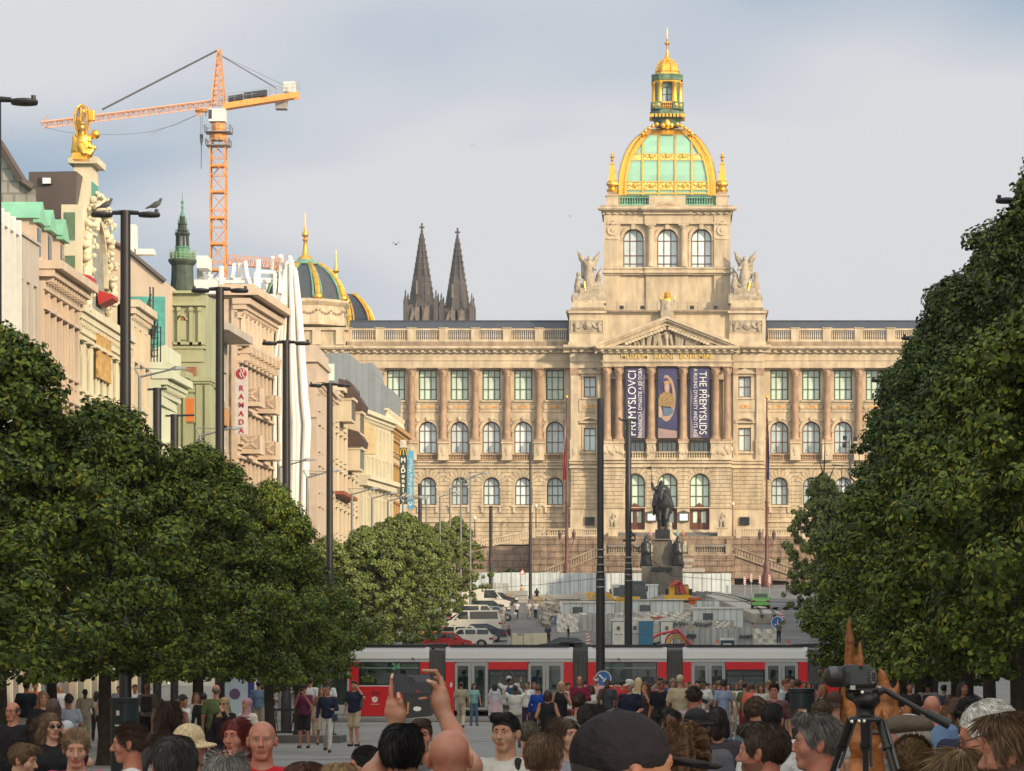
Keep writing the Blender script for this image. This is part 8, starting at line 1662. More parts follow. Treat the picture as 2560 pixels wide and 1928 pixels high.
for(px,pt,Y,w,lab)in((312,1747,82,.29,'dark green cylindrical litter bin with a white sticker under the left trees'),(2005,1723,85,.265,'tall dark cylindrical litter bin with an orange framed sticker among the right of the crowd')):
 T=thing('litter_bin',lab,'litter bin',(X(px,Y),Y,0),0,'dark cylindrical litter bins');x=X(px,Y);zt_=Z(pt,Y);m=MB();m.lat([(w,0),(w,zt_-.08),(w*1.08,zt_-.06),(w*1.08,zt_),(w*.9,zt_+.02)],(x,Y),28);m.out('drum',[binm],T,40)
 m=MB();m.lat([(w*1.09,zt_-.02),(w*1.1,zt_),(w*1.09,zt_+.01)],(x,Y),28);m.out('rim',[black],T)
 m=MB()
 def patch_(a0,a1,z0,z1,mi,o=.004):n=6;m.add([p for k2 in range(n+1)for p in((x+(w+o)*sin(a0+(a1-a0)*k2/n),Y-(w+o)*cos(a0+(a1-a0)*k2/n),z0),(x+(w+o)*sin(a0+(a1-a0)*k2/n),Y-(w+o)*cos(a0+(a1-a0)*k2/n),z1))],[(2*k2,2*k2+2,2*k2+3,2*k2+1)for k2 in range(n)],mi)
 if px>1000:patch_(-.35,.35,zt_-.62,zt_-.42,1);patch_(-.2,.3,zt_-.60,zt_-.45,0,.007);patch_(-.1,.08,zt_-.57,zt_-.48,2,.01);patch_(-.9,-.5,zt_-.82,zt_-.68,3)
 else:patch_(-.5,-.25,zt_-.34,zt_-.24,0);patch_(-.62,.62,zt_-.56,zt_-.53,0)
 m.out('sticker',[white,M('sticker_orange',(.6,.28,.1),.6),M('sticker_dark',(.08,.05,.05),.6),M('sticker_pink',(.5,.25,.25),.6,var=.5,scale=20)],T)
for(px,Y,lab)in((722,122,'black cast tree guard beside the walking man in navy'),(430,104,'black cast tree guard behind the long-haired woman')):
 x=X(px,Y);T=thing('tree_guard',lab,'railing',(x,Y,0),0,'black tree guards');m=MB()
 for i in range(9):m.tube((x-.45+i*.13,Y,.35),(x-.45+i*.13+.1*(-1)**i,Y,1.0),.018,None,4)
 m.box(x-.5,x+.65,Y-.03,Y+.03,.98,1.05);m.box(x-.5,x+.65,Y-.03,Y+.03,.3,.36);m.box(x-.5,x-.44,Y-.03,Y+.03,0,1.0);m.box(x+.59,x+.65,Y-.03,Y+.03,0,1.0)
 m.out('railing',[black],T);m=MB();m.box(x-.9,x+1.6,Y-.5,Y+2,0,.22);m.out('stone_kerb',[M('dark_kerb',(.12,.115,.11),.9)],T)
wd=M('varnished_carved_wood',(.30,.10,.018),.4,var=.35,scale=3,streak=(9,9,.8,.4),bump=.5,bscale=14)
Yw=40.0;kw=Yw/F;P=lambda px,py,dy=0:(X(px,Yw),Yw+dy,Z(py,Yw))
pr=[('c',P(2122,1900),P(2124,1690),.13,.075,{'k':.04}),('c',P(2124,1700),P(2124,1600),.062,.045,{'k':.02}),('c',P(2124,1600),P(2122,1532),.045,.008,{'k':.02}),('c',P(2150,1720),P(2150,1650),.060,.042,{'k':.015}),('c',P(2150,1650),P(2149,1590),.042,.006,{'k':.015}),('c',P(2178,1760),P(2182,1690),.035,.02,{'k':.02}),('c',P(2182,1690),P(2183,1650),.022,.006,{'k':.02}),('c',P(2205,1800),P(2216,1745),.11,.10,{'k':.03}),('c',P(2216,1745),P(2206,1690),.085,.045,{'k':.03}),('c',P(2206,1690),P(2198,1665),.04,.008,{'k':.02}),('c',P(2232,1770),P(2242,1725),.05,.03,{'k':.02}),('c',P(2242,1725),P(2248,1690),.028,.006,{'k':.02}),('e',P(2205,1800),(.27,.22,.12),{'k':.06}),('c',P(2264,1815),P(2268,1775),.05,.045,{'k':.03}),('c',P(2268,1775),P(2266,1748),.03,.008,{'k':.02}),('e',P(2150,1860),(.26,.22,.20),{'k':.06}),('c',P(2165,1930),P(2160,1830),.2,.15,{'k':.05}),('c',P(2130,1980),P(2200,2100),.3,.35,{'k':.1}),('e',P(2232,1842),(.14,.14,.13),{'k':.05})]
rs=random.Random(6)
for i in range(10):a=P(2195+i*8,1812,-.2);pr.append(('c',a,(a[0]+rs.uniform(-.03,.05),a[1]+rs.uniform(-.05,.05),a[2]+rs.uniform(.08,.2)),.03,.015,{'k':.015}))
T=thing('wooden_sculpture','tall varnished wooden sculpture carved into flame-like spikes behind the video camera','sculpture',(X(2150,Yw),Yw,0));LM('carving',blob('carving',pr,.022,wd),T,-T.location)
# --- people
def cm(c,kind='cloth'):
 c=tuple(c);nm='%s_%02x%02x%02x'%(kind,*[int(v*255)for v in c])
 if nm in MATS:return MATS[nm]
 if kind=='skin':return M(nm,c,.5,col2=(c[0]*.96,c[1]*.76,c[2]*.72),var=.09,scale=22,bump=.12,bscale=90,spec=.4)
 if kind=='hair':return M(nm,c,.55,var=.25,scale=30,island=.45,spec=.4)
 return M(nm,c,.85,var=.06,scale=9,bump=.5,bscale=9,spec=.2)
SK={'l':(.43,.235,.155),'p':(.50,.29,.205),'r':(.44,.20,.135),'t':(.32,.165,.10),'d':(.10,.05,.03),'a':(.45,.265,.165)}
ARM={'down':((.245,.03,1.16),(.27,-.05,.90)),'phone':((.23,-.13,1.17),(.07,-.32,1.48)),'up':((.27,-.12,1.52),(.15,-.2,1.80)),'cross':((.25,-.08,1.16),(-.02,-.24,1.20)),'ear':((.34,-.06,1.30),(.13,-.03,1.56)),'front':((.25,-.02,1.15),(.18,-.28,1.14)),'bag':((.25,.04,1.16),(.16,-.16,1.02)),'swingf':((.25,-.10,1.17),(.25,-.28,.98)),'swingb':((.26,.14,1.18),(.28,.12,.92)),'chin':((.21,-.12,1.18),(.05,-.17,1.50))}
LEG={'stand':(((.10,-.01,.5),(.12,.0,.09)),((-.10,-.01,.5),(-.12,.02,.09))),'walk':(((.09,-.17,.52),(.09,-.24,.10)),((-.09,.02,.50),(-.09,.27,.15))),'rest':(((.10,-.03,.5),(.15,-.05,.09)),((-.09,.0,.5),(-.10,.05,.09)))}
def head_prims(sk=1.0,fem=False,wide=1.0):
 j=.052 if fem else.058;w=wide
 p=[('e',(0,.014,.034),(.074*w,.094,.084),{'k':.02}),('e',(0,-.022,-.035),(j*w,.066,.070),{'k':.03}),('c',(-.018,-.062,-.090),(.018,-.062,-.090),.021,.021,{'k':.02}),('c',(-.034*w,-.072,.030),(.034*w,-.072,.030),.013,.013,{'k':.018}),('e',(-.042*w,-.052,-.020),(.022,.026,.026),{'k':.02}),('e',(.042*w,-.052,-.020),(.022,.026,.026),{'k':.02}),('e',(-.030,-.097,.008),(.016,.016,.011),{'op':'s','k':.010}),('e',(.030,-.097,.008),(.016,.016,.011),{'op':'s','k':.010}),('c',(0,-.084,.016),(0,-.108,-.022),.0075,.0125,{'k':.010}),('e',(-.011,-.096,-.027),(.009,.010,.008),{'k':.006}),('e',(.011,-.096,-.027),(.009,.010,.008),{'k':.006}),('c',(-.019,-.081,-.053),(.019,-.081,-.053),.0075,.0075,{'k':.007}),('c',(-.014,-.080,-.064),(.014,-.080,-.064),.008,.008,{'k':.006}),('c',(-.02,-.094,-.0585),(.02,-.094,-.0585),.0022,.0022,{'op':'s','k':.004})]
 for q in(-1,1):p+=[('e',(q*.078*w,.012,-.004),(.011,.019,.032),{'k':.008,'rot':rotm(R(-12),0,q*R(-22))}),('e',(q*.088*w,.004,-.002),(.007,.010,.018),{'op':'s','k':.005})]
 return p
def tf(prims,c,m,s=1.0):
 m=np.array(m);c=np.array(c);o=[]
 for p in prims:
  k=dict(p[-1])if isinstance(p[-1],dict)else{}
  f=lambda v:tuple(m@np.array(v,float)*s+c)
  if p[0]=='c':o.append(('c',f(p[1]),f(p[2]),p[3]*s,p[4]*s,k))
  elif p[0]=='h':o.append(('h',f(p[1]),tuple(m@np.array(p[2],float)),k))
  else:k['rot']=m@np.array(k['rot'])if 'rot' in k else m;o.append((p[0],f(p[1]),tuple(v*s for v in p[2]),k))
 return o
def body_prims(arms,legs,fem,fat=1.0,noarms=False):
 sh=.165 if fem else.185;g=fat
 p=[('c',(0,.01,1.02),(0,.0,1.28),.125*g,.145*g,{'k':.05}),('e',(0,.0,1.30),(.165 if fem else.185,.105*g,.15),{'k':.06}),('e',(0,.01,.96),(.16*g,.115*g,.11),{'k':.06}),('c',(-sh+.02,.01,1.415),(sh-.02,.01,1.415),.055,.055,{'k':.05}),('c',(0,.02,1.42),(0,.012,1.56),.055,.048,{'k':.03})]
 if fem:p+=[('e',(-.07,-.09,1.30),(.06,.05,.055),{'k':.03}),('e',(.07,-.09,1.30),(.06,.05,.055),{'k':.03})]
 if not noarms:
  for q,a in((1,arms[0]),(-1,arms[1])):
   e,h=ARM[a]if isinstance(a,str)else a;S=(q*sh,.01,1.41);E=(q*e[0],e[1],e[2]);Hh=(q*h[0],h[1],h[2]);d=np.array(Hh)-np.array(E);d/=np.linalg.norm(d)
   p+=[('c',S,E,.048,.038,{'k':.03}),('c',E,Hh,.038,.025,{'k':.02}),('c',Hh,tuple(np.array(Hh)+d*.10),.032,.024,{'k':.02}),('c',Hh,tuple(np.array(Hh)+d*.05+np.array((-q*.035,-.01,0))),.014,.010,{'k':.01})]
 for q,(K,A)in zip((1,-1),LEG[legs]):
  p+=[('c',(q*.085,.01,.93),K,.088*g,.056,{'k':.04}),('c',K,A,.054,.036,{'k':.02}),('c',A,(A[0],A[1]-.12,A[2]-.05),.036,.03,{'k':.02})]
 return p
def top_prims(arms,fem,sleeve,fat=1.0,long_=.0,noarms=False):
 sh=.165 if fem else.185;g=fat
 p=[('c',(0,.01,.98-long_),(0,.0,1.28),.15*g,.158*g,{'k':.05}),('e',(0,.0,1.30),((.165 if fem else.185)+.012,.122*g,.16),{'k':.06}),('c',(-sh+.02,.01,1.41),(sh-.02,.01,1.41),.066,.066,{'k':.05}),('e',(0,.01,.97-long_),(.172*g,.13*g,.10),{'k':.06})]
 if fem:p+=[('e',(-.07,-.095,1.30),(.066,.055,.06),{'k':.03}),('e',(.07,-.095,1.30),(.066,.055,.06),{'k':.03})]
 if sleeve and not noarms:
  for q,a in((1,arms[0]),(-1,arms[1])):
   e,h=ARM[a]if isinstance(a,str)else a;S=np.array((q*sh,.01,1.41));E=np.array((q*e[0],e[1],e[2]));Hh=np.array((q*h[0],h[1],h[2]))
   if sleeve==1:m_=S+(E-S)*.72;p.append(('c',tuple(S),tuple(m_),.064,.062,{'k':.03}))
   else:p+=[('c',tuple(S),tuple(E),.060,.052,{'k':.03}),('c',tuple(E),tuple(E+(Hh-E)*.92),.051,.042,{'k':.02})]
 p+=[('h',(0,0,.90-long_),(0,0,-1),{'op':'i','k':.01}),('e',(0,-.02,1.56),(.075,.085,.115),{'op':'s','k':.012})]
 if sleeve==0:p+=[('e',(q*(sh+.04),.0,1.40),(.05,.12,.13),{'op':'s','k':.01})for q in(-1,1)]
 return p
def bottom_prims(kind,legs,fat=1.0):
 g=fat;p=[('e',(0,.01,.95),(.165*g,.122*g,.115),{'k':.05})]
 if kind in('skirt','dress','robe'):
  z1=.42 if kind!='robe' else.08;p+=[('c',(0,.01,.90),(0,.0,z1),.15*g,.21*g,{'k':.05})];p+=[('c',(.16*cos(t),.12*sin(t),.85),(.22*cos(t),.19*sin(t),z1),.03,.05,{'k':.04})for t in np.arange(0,6.2,.7)]
  return p+[('h',(0,0,z1+.03),(0,0,-1),{'op':'i','k':.01})]
 for q,(K,A)in zip((1,-1),LEG[legs]):
  K,A=np.array(K),np.array(A);S=(q*.085,.01,.92);wd={'trousers':(.098,.07,.058),'wide':(.105,.095,.11),'shorts':(.105,.09,.09)}[kind]
  if kind=='shorts':p.append(('c',S,tuple(K+(0,0,.06)),wd[0],wd[1],{'k':.03}))
  else:p+=[('c',S,tuple(K),wd[0],wd[1],{'k':.03}),('c',tuple(K),tuple(A+(0,0,.03)),wd[1]*.96,wd[2],{'k':.03})]
 return p
def shoe_prims(legs):
 p=[]
 for q,(K,A)in zip((1,-1),LEG[legs]):p+=[('c',(A[0],A[1]+.02,A[2]-.04),(A[0]+q*.01,A[1]-.15,A[2]-.05),.045,.038,{'k':.01}),('c',(A[0],A[1],A[2]-.02),(A[0],A[1],A[2]+.02),.042,.04,{'k':.02})]
 return p
FACE=[('e',(0,-.118,-.022),(.12,.082,.083),{'op':'s','k':.014}),('e',(0,-.108,-.030),(.064,.062,.098),{'op':'s','k':.012}),('e',(0,-.01,-.125),(.11,.085,.075),{'op':'s','k':.012})]
EARS=[('e',(q*.092,-.004,-.012),(.028,.030,.040),{'op':'s','k':.01})for q in(-1,1)]
def hair_prims(st,seed=0):
 g=random.Random(seed+hash_(st));cap=[('e',(0,.018,.040),(.0825,.101,.0905),{'k':.01})]
 if st=='short':return cap+[('e',(0,-.05,.10),(.06,.05,.032),{'k':.03})]+FACE+EARS
 if st=='quiff':return cap+[('c',(-.04,-.06,.105),(.045,-.055,.112),.03,.026,{'k':.03})]+FACE+EARS
 if st=='crop':return[('e',(0,.018,.037),(.079,.098,.0865),{'k':.01})]+FACE+EARS
 if st=='receding':return[('e',(0,.020,.030),(.080,.098,.080),{'k':.01})]+FACE+EARS+[('e',(0,-.045,.115),(.055,.095,.052),{'op':'s','k':.012})]
 if st=='fringe':return[('e',(0,.020,.015),(.080,.098,.07),{'k':.01})]+FACE+EARS+[('e',(0,-.02,.11),(.075,.10,.065),{'op':'s','k':.012})]
 if st=='curly':
  p=cap[:]
  for i in range(90):a,b=g.uniform(0,6.28),g.uniform(-.25,1.5);c_=(.086*cos(a)*cos(b),.018+.104*sin(a)*cos(b),.045+.098*sin(b));p.append(('e',c_,(g.uniform(.012,.024),)*3,{'k':.008}))
  return p+FACE
 if st in('long','longwavy'):
  p=cap+[('c',(0,.075,.0),(0,.09,-.24),.075,.06,{'k':.04}),('c',(-.05,.08,-.05),(-.08,.07,-.26),.05,.035,{'k':.03}),('c',(.05,.08,-.05),(.08,.07,-.26),.05,.035,{'k':.03})]
  for q in(-1,1):p.append(('c',(q*.072,.0,.02),(q*.086,.01,-.17),.028,.026,{'k':.025}))
  return p+[('e',(0,-.118,-.035),(.060,.072,.105),{'op':'s','k':.015})]
 if st=='bob':return cap+[('c',(q*.066,.02,.0),(q*.072,.015,-.095),.034,.03,{'k':.03})for q in(-1,1)]+[('c',(0,.07,0),(0,.065,-.09),.065,.055,{'k':.03}),('e',(0,-.118,-.035),(.058,.072,.105),{'op':'s','k':.015})]
 if st in('bun','pony','topbun'):
  p=[('e',(0,.018,.038),(.0805,.099,.0885),{'k':.01})]+[('e',(0,-.106,-.030),(.066,.060,.098),{'op':'s','k':.012})]+EARS+[('e',(0,-.01,-.125),(.11,.085,.075),{'op':'s','k':.012})]
  if st=='pony':p+=[('e',(0,.115,.0),(.03,.03,.03),{'k':.02}),('c',(0,.13,-.01),(.01,.12,-.17),.032,.018,{'k':.02})]
  elif st=='bun':p+=[('e',(0,.118,.015),(.040,.036,.038),{'k':.012}),('e',(.01,.13,.03),(.022,.02,.02),{'k':.01})]
  return p
 if st=='hijab':return[('e',(0,.016,.036),(.092,.108,.098),{'k':.01}),('c',(0,.0,-.06),(0,.01,-.17),.078,.095,{'k':.04}),('e',(0,-.02,-.22),(.15,.12,.05),{'k':.05}),('e',(0,-.118,-.015),(.056,.062,.082),{'op':'s','k':.012})]
 if st=='dreads':
  p=cap+FACE
  for i in range(46):
   a=g.uniform(.2,2.9);x,z=.085*cos(a),.06+g.uniform(-.05,.06);y=.03+.09*sin(a);m_=(x*.5+g.uniform(-.02,.02),y+.07,z+g.uniform(-.01,.03));e_=(x*.6+g.uniform(-.04,.05),y+.07,-.18+g.uniform(-.1,.08))
   p+=[('c',(x,y,z),m_,.011,.011,{'k':.004}),('c',m_,e_,.011,.009,{'k':.004})]
  return p
 return None
def hash_(s):return sum(ord(c)*(i+3)for i,c in enumerate(s))
def hat_prims(st):
 if st=='cap':return[('e',(0,.014,.050),(.086,.103,.086),{'k':.01}),('h',(0,0,-.004),(0,0,-1),{'op':'i','k':.008}),('e',(0,-.130,.020),(.070,.075,.008),{'k':.012,'rot':rotm(R(12),0,0)}),('e',(0,-.02,-.02),(.09,.085,.045),{'op':'s','k':.006}),('e',(0,.014,.137),(.009,.009,.006),{'k':.004})]+[('c',(.080*cos(R(a)),.014+.098*sin(R(a)),.06),(.050*cos(R(a)),.014+.06*sin(R(a)),.118),.0035,.003,{'k':.003})for a in range(30,391,60)]
 if st=='capback':return[('e',(0,.014,.050),(.088,.105,.088),{'k':.01}),('h',(0,0,.012),(0,0,-1),{'op':'i','k':.008}),('e',(0,.128,.0),(.066,.066,.012),{'k':.015,'rot':rotm(R(-28),0,0)}),('e',(0,.014,.137),(.009,.009,.006),{'k':.004})]
 if st=='bucket':return[('e',(0,.014,.055),(.088,.104,.080),{'k':.01}),('h',(0,0,.030),(0,0,-1),{'op':'i','k':.008}),('e',(0,.014,.022),(.128,.142,.016),{'k':.02})]
 if st=='straw':return[('e',(0,.014,.060),(.092,.108,.088),{'k':.01}),('h',(0,0,.020),(0,0,-1),{'op':'i','k':.01}),('e',(0,.014,.010),(.165,.178,.022),{'k':.03}),('e',(0,.014,-.012),(.15,.165,.022),{'op':'s','k':.01}),('e',(0,.014,.045),(.082,.098,.085),{'op':'s','k':.005})]
 if st=='flat':return[('e',(0,.012,.072),(.094,.118,.048),{'k':.01}),('e',(0,-.045,.062),(.075,.085,.026),{'k':.02}),('e',(0,-.108,.040),(.055,.045,.010),{'k':.015})]
def strands(V,Fq,n,ln,wd,mode,seed,spread=.3):
 g=np.random.default_rng(seed);tri=V[Fq];nr=np.cross(tri[:,2]-tri[:,0],tri[:,3]-tri[:,1]);ar=np.linalg.norm(nr,axis=1)+1e-12;nr=nr/ar[:,None];k=g.choice(len(Fq),n,p=ar/ar.sum())
 u=g.random((n,2));t=tri[k];p=t[:,0]*((1-u[:,0])*(1-u[:,1]))[:,None]+t[:,1]*(u[:,0]*(1-u[:,1]))[:,None]+t[:,2]*(u[:,0]*u[:,1])[:,None]+t[:,3]*((1-u[:,0])*u[:,1])[:,None];nn=nr[k]
 if mode=='down':fl=np.stack([p[:,0]*.8,p[:,1]*.5+.02,np.full(n,-.12)],1);fl[:,2]=np.where(p[:,2]>.07,-.03,-.12)
 elif mode=='back':fl=np.array([0,.12,-.0])-p*np.array([.9,.0,.6])+np.array([0,.0,.01])
 elif mode=='front':fl=np.stack([p[:,0]*.4,-.10+0*p[:,1],.02-p[:,2]*.6],1)
 else:fl=p-np.array([0.01,.045,.115])
 fl=fl+g.normal(0,spread*.05,(n,3));d=fl-nn*(fl*nn).sum(1)[:,None];d/=np.linalg.norm(d,axis=1)[:,None]+1e-9;b=np.cross(nn,d);L_=ln*(.6+.8*g.random(n));w=wd*(.6+.8*g.random(n))
 lift=L_*(.03+spread*.22*g.random(n));p0=p-d*(L_*.5)[:,None]*.3;m=p+d*(L_*.45)[:,None]+nn*(lift*.8+.0015)[:,None];e=p+d*L_[:,None]+nn*(lift*.55)[:,None]
 Vs=np.stack([p0-b*(w*.5)[:,None]+nn*.0005,p0+b*(w*.5)[:,None]+nn*.0005,m+b*(w*.5)[:,None],e,m-b*(w*.5)[:,None]],1).reshape(-1,3)
 return Vs,np.arange(n*5).reshape(n,5)
PM={}
def pmesh(key,fn):
 if key not in PM:PM[key]=fn()
 return PM[key]
DUM=M('plain_part',(.5,.5,.5));HEADC=(0,.0,1.628)
def slot(o,*ms):
 for i,m_ in enumerate(ms):o.material_slots[i].link='OBJECT';o.material_slots[i].material=m_
 return o
def far_body(arms,legs,fem,fat,dark):return blob('body',body_prims(arms,legs,fem,fat)+tf(head_prims(1,fem),HEADC,np.eye(3)),.02,[DUM])
def person(px,Y,face,arms='down',legs='stand',fem=0,sl=1,bt='trousers',hs='short',sk='l',top=(.5,.5,.5),bot=(.05,.05,.08),hc=(.05,.03,.02),label='',h=1.74,hat=None,hatc=(.1,.1,.1),fat=1.0,group=None,shoe=(.04,.04,.04),bag=None,z=0,py=None,long_=0.0,extra=None):
 if isinstance(arms,str):arms=(arms,arms)
 if py is not None:h=Z(py,Y)-z
 s=h/1.755;T=thing('person',label,'person',(X(px,Y),Y,gz(Y)+z),R(face),group,s);rd=lambda v:v
 b=slot(LM('body',pmesh(('b',arms,legs,fem,fat),lambda:far_body(arms,legs,fem,fat,0)),T),cm(SK[sk],'skin'))
 if bt!='dress' or True:slot(LM('shirt' if bt not in('dress',)else 'dress_top',pmesh(('t',arms,fem,sl,fat,long_),lambda:blob('shirt',top_prims(arms,fem,sl,fat,long_),.02,[DUM])),T),cm(top))
 slot(LM({'skirt':'skirt','dress':'skirt','robe':'robe','shorts':'shorts'}.get(bt,'trousers'),pmesh(('l',bt,legs,fat),lambda:blob('trousers',bottom_prims(bt,legs,fat),.02,[DUM])),T),cm(bot))
 slot(LM('shoes',pmesh(('s',legs),lambda:blob('shoes',shoe_prims(legs),.017,[DUM])),T),cm(shoe))
 if hs!='bald':
  def mk():
   V,Fq=nets(tf(hair_prims(hs),HEADC,np.eye(3)),.013);return np_mesh('hair',V,Fq,[DUM])
  slot(LM('headscarf' if hs=='hijab' else 'hair',pmesh(('h',hs),mk),T),cm(hc,'hair' if hs!='hijab' else 'cloth'))
 if hat:slot(LM('hat',pmesh(('hat',hat),lambda:blob('hat',tf(hat_prims(hat),HEADC,np.eye(3)),.011,[DUM])),T),cm(hatc))
 def ff():
  m=MB();[m.ell((q*.030,-.083,1.637),(.013,.007,.0065),8,5,0)for q in(-1,1)];[m.tube((q*.016,-.086,1.656),(q*.044,-.080,1.657),.004,None,4,True,0)for q in(-1,1)];m.tube((-.018,-.0875,1.570),(.018,-.0875,1.570),.005,None,5,True,1);return m.mesh('facial_features',[M('dark_eye',(.03,.02,.018),.4),M('lip_tone',(.28,.09,.07),.5)])
 LM('facial_features',pmesh('ff',ff),T)
 if bag=='pack':slot(LM('backpack',pmesh('pack',lambda:blob('backpack',[('b',(0,.2,1.22),(.14,.075,.2),{'rnd':.05,'k':.03}),('b',(0,.27,1.13),(.10,.03,.09),{'rnd':.03,'k':.02})]+[('c',(q*.1,-.10,1.3),(q*.11,.06,1.47),.017,.017,{'k':.02})for q in(-1,1)]+[('c',(q*.1,-.10,1.3),(q*.14,.10,1.1),.014,.014,{'k':.02})for q in(-1,1)],.02,[DUM])),T),cm(extra or(.06,.06,.07)))
 if bag=='sling':slot(LM('sling_bag',pmesh('sling',lambda:blob('sling_bag',[('b',(.06,-.155,1.16),(.11,.035,.055),{'rnd':.02,'k':.02,'rot':rotm(0,R(22),0)}),('c',(-.13,-.11,1.42),(.0,-.155,1.22),.013,.013,{'k':.01}),('c',(.14,-.09,1.12),(.17,.04,1.1),.013,.013,{'k':.01})],.016,[DUM])),T),cm(extra or(.03,.03,.035)))
 if bag=='strap':slot(LM('shoulder_strap',pmesh('strap',lambda:blob('shoulder_strap',[('c',(-.10,-.09,1.45),(.02,-.15,1.25),.014,.014,{'k':.01}),('c',(.02,-.15,1.25),(.16,-.12,1.0),.014,.014,{'k':.01}),('b',(.2,-.05,.93),(.06,.12,.09),{'rnd':.03,'k':.03})],.016,[DUM])),T),cm(extra or(.03,.03,.035)))
 if bag=='phone':m_=MB();a=ARM['phone'][1];m_.box(-.04,.04,a[1]-.05,a[1]-.035,a[2]+.0,a[2]+.15);LM('phone',m_.mesh('phone',[black]),T)
 return T
def near(px,py,Y,face,hy=0,tilt=0,hs='short',sk='l',top=(.5,.5,.5),hc=(.05,.03,.02),label='',fem=0,fat=1.0,sl=1,arms='down',hat=None,hatc=(.1,.1,.1),glasses=0,beard=None,bot=(.04,.04,.06),wide=1.0,strap=None,noarms=False,smode='down',sn=2200,sln=.035,group=None):
 if isinstance(arms,str):arms=(arms,arms)
 h=Z(py,Y);topz={'straw':1.776,'cap':1.764,'capback':1.768,'bucket':1.765,'flat':1.752,None:1.758}[hat]if hat or hs not in('bald','fringe')else 1.747
 s=h/topz;T=thing('person',label,'person',(X(px,Y),Y,0),R(face),group,s)
 m=np.array(Matrix.Rotation(R(hy),3,'Z')@Matrix.Rotation(R(tilt),3,'X'));piv=np.array((0,.02,1.52));c=m@(np.array(HEADC)-piv)+piv
 hp=head_prims(1,fem,wide)+[('c',(q*.017,-.0775,.0165),(q*.043,-.071,.0145),.0048,.0042,{'k':.004})for q in(-1,1)]
 nk=[('c',(0,.02,1.42),(0,.015,1.50),.058 if not fem else.048,.053 if not fem else.044,{'k':.03}),('c',(0,.015,1.50),tuple(c+m@np.array((0,.02,-.05))),.053 if not fem else.044,.054 if not fem else.046,{'k':.03})]
 allh=tf(hp,c,m)+nk;V,Fq=nets(allh,.0056,(c-np.array((.125,.145,.215)),c+np.array((.125,.145,.13))))
 ct=(V[Fq].mean(1)-c)@m;mi=np.zeros(len(Fq),int);mi[(np.abs(ct[:,0])<.023)&(ct[:,1]<-.074)&(ct[:,2]>-.072)&(ct[:,2]<-.047)]=1
 if beard:mi[(ct[:,2]<-.036)&(ct[:,2]>-.125)&(ct[:,1]<.025)&(mi==0)&~((np.abs(ct[:,0])<.016)&(ct[:,2]>-.046))]=2
 V2,F2=nets(body_prims(arms,'stand',fem,fat,noarms)+nk,.019);Vb=np.concatenate([V,V2]);Fb=np.concatenate([Fq,F2+len(V)]);mi=np.concatenate([mi,np.zeros(len(F2),int)])
 skin=cm(SK[sk],'skin');lip=cm((SK[sk][0]*.78,SK[sk][1]*.5,SK[sk][2]*.5),'skin');bd=cm(beard or(.1,.1,.1),'skin')
 LM('body',np_mesh('body',Vb,Fb,[skin,lip,bd],mi),T)
 LM('shirt',blob('shirt',top_prims(arms,fem,sl,fat,0,noarms),.014,[cm(top)]),T)
 slot(LM('trousers',pmesh(('l','trousers','stand',fat),lambda:blob('trousers',bottom_prims('trousers','stand',fat),.02,[DUM])),T),cm(bot));slot(LM('shoes',pmesh(('s','stand'),lambda:blob('shoes',shoe_prims('stand'),.017,[DUM])),T),cm((.04,.04,.04)))
 hv=hair_prims(hs,int(px))
 hm=cm(hc,'hair' if hs!='hijab' else 'cloth')
 if hv:
  V,Fq=nets(tf(hv,(0,0,0),np.eye(3)),.0075 if hs!='dreads' else.0065)
  if hs!='hijab' and not hat:
   Vs,Fs=strands(V,Fq,sn,sln,.0042,smode,int(px),.45 if hs=='curly' else.3 if smode=='down' and sln<.05 else.12)
   ke=~((Vs.reshape(-1,5,3)[:,3,1]<(-.042 if hs not in('long','bob')else-.058))&(Vs.reshape(-1,5,3)[:,3,2]<.06)&(np.abs(Vs.reshape(-1,5,3)[:,3,0])<(.1 if hs not in('long','bob')else.07)));Vs=Vs.reshape(-1,5,3)[ke].reshape(-1,3);Fs=Fs[:ke.sum()]
   Vh=np.concatenate([V,Vs])@m.T+c;tris=[tuple(f)for f in Fq]+[tuple(f)for f in(Fs+len(V))];me=bpy.data.meshes.new('hair');me.from_pydata(Vh.tolist(),[],tris);me.materials.append(hm);me.polygons.foreach_set('use_smooth',[True]*len(Fq)+[False]*len(Fs))
  else:me=np_mesh('hair',V@m.T+c,Fq,[hm])
  LM('headscarf' if hs=='hijab' else 'hair',me,T)
 if hat:LM('hat',blob('hat',tf(hat_prims(hat),c,m),.0075,[M('woven_straw',(.56,.44,.26),.8,var=.3,scale=60,bump=1,bscale=90)if hat=='straw' else cm(hatc)]),T)
 def ept(v):return Vector(c+m@np.array(v))
 for q in(-1,1):
  e=MB();e.ell((0,0,0),(.0125,.0115,.0082),10,7,0);e.ell((0,-.0062,0),(.0062,.0062,.0062),8,6,1);o=LM('eye',e.mesh('eye',[M('eye_white',(.45,.40,.37),.3),M('dark_iris',(.025,.018,.014),.15)],60),T,ept((q*.0300,-.0695,.0075)));o.rotation_euler=Matrix(m.tolist()).to_euler()
 bm_=MB();[bm_.path([ept((q*.013,-.0865,.0285)),ept((q*.030,-.0855,.0335)),ept((q*.047,-.072,.0285))],[.0042,.0042,.0022],5)for q in(-1,1)];LM('eyebrows',bm_.mesh('eyebrows',[cm(tuple(v*.7 for v in(hc if hs!='hijab' else(.05,.03,.02))),'hair')]),T)
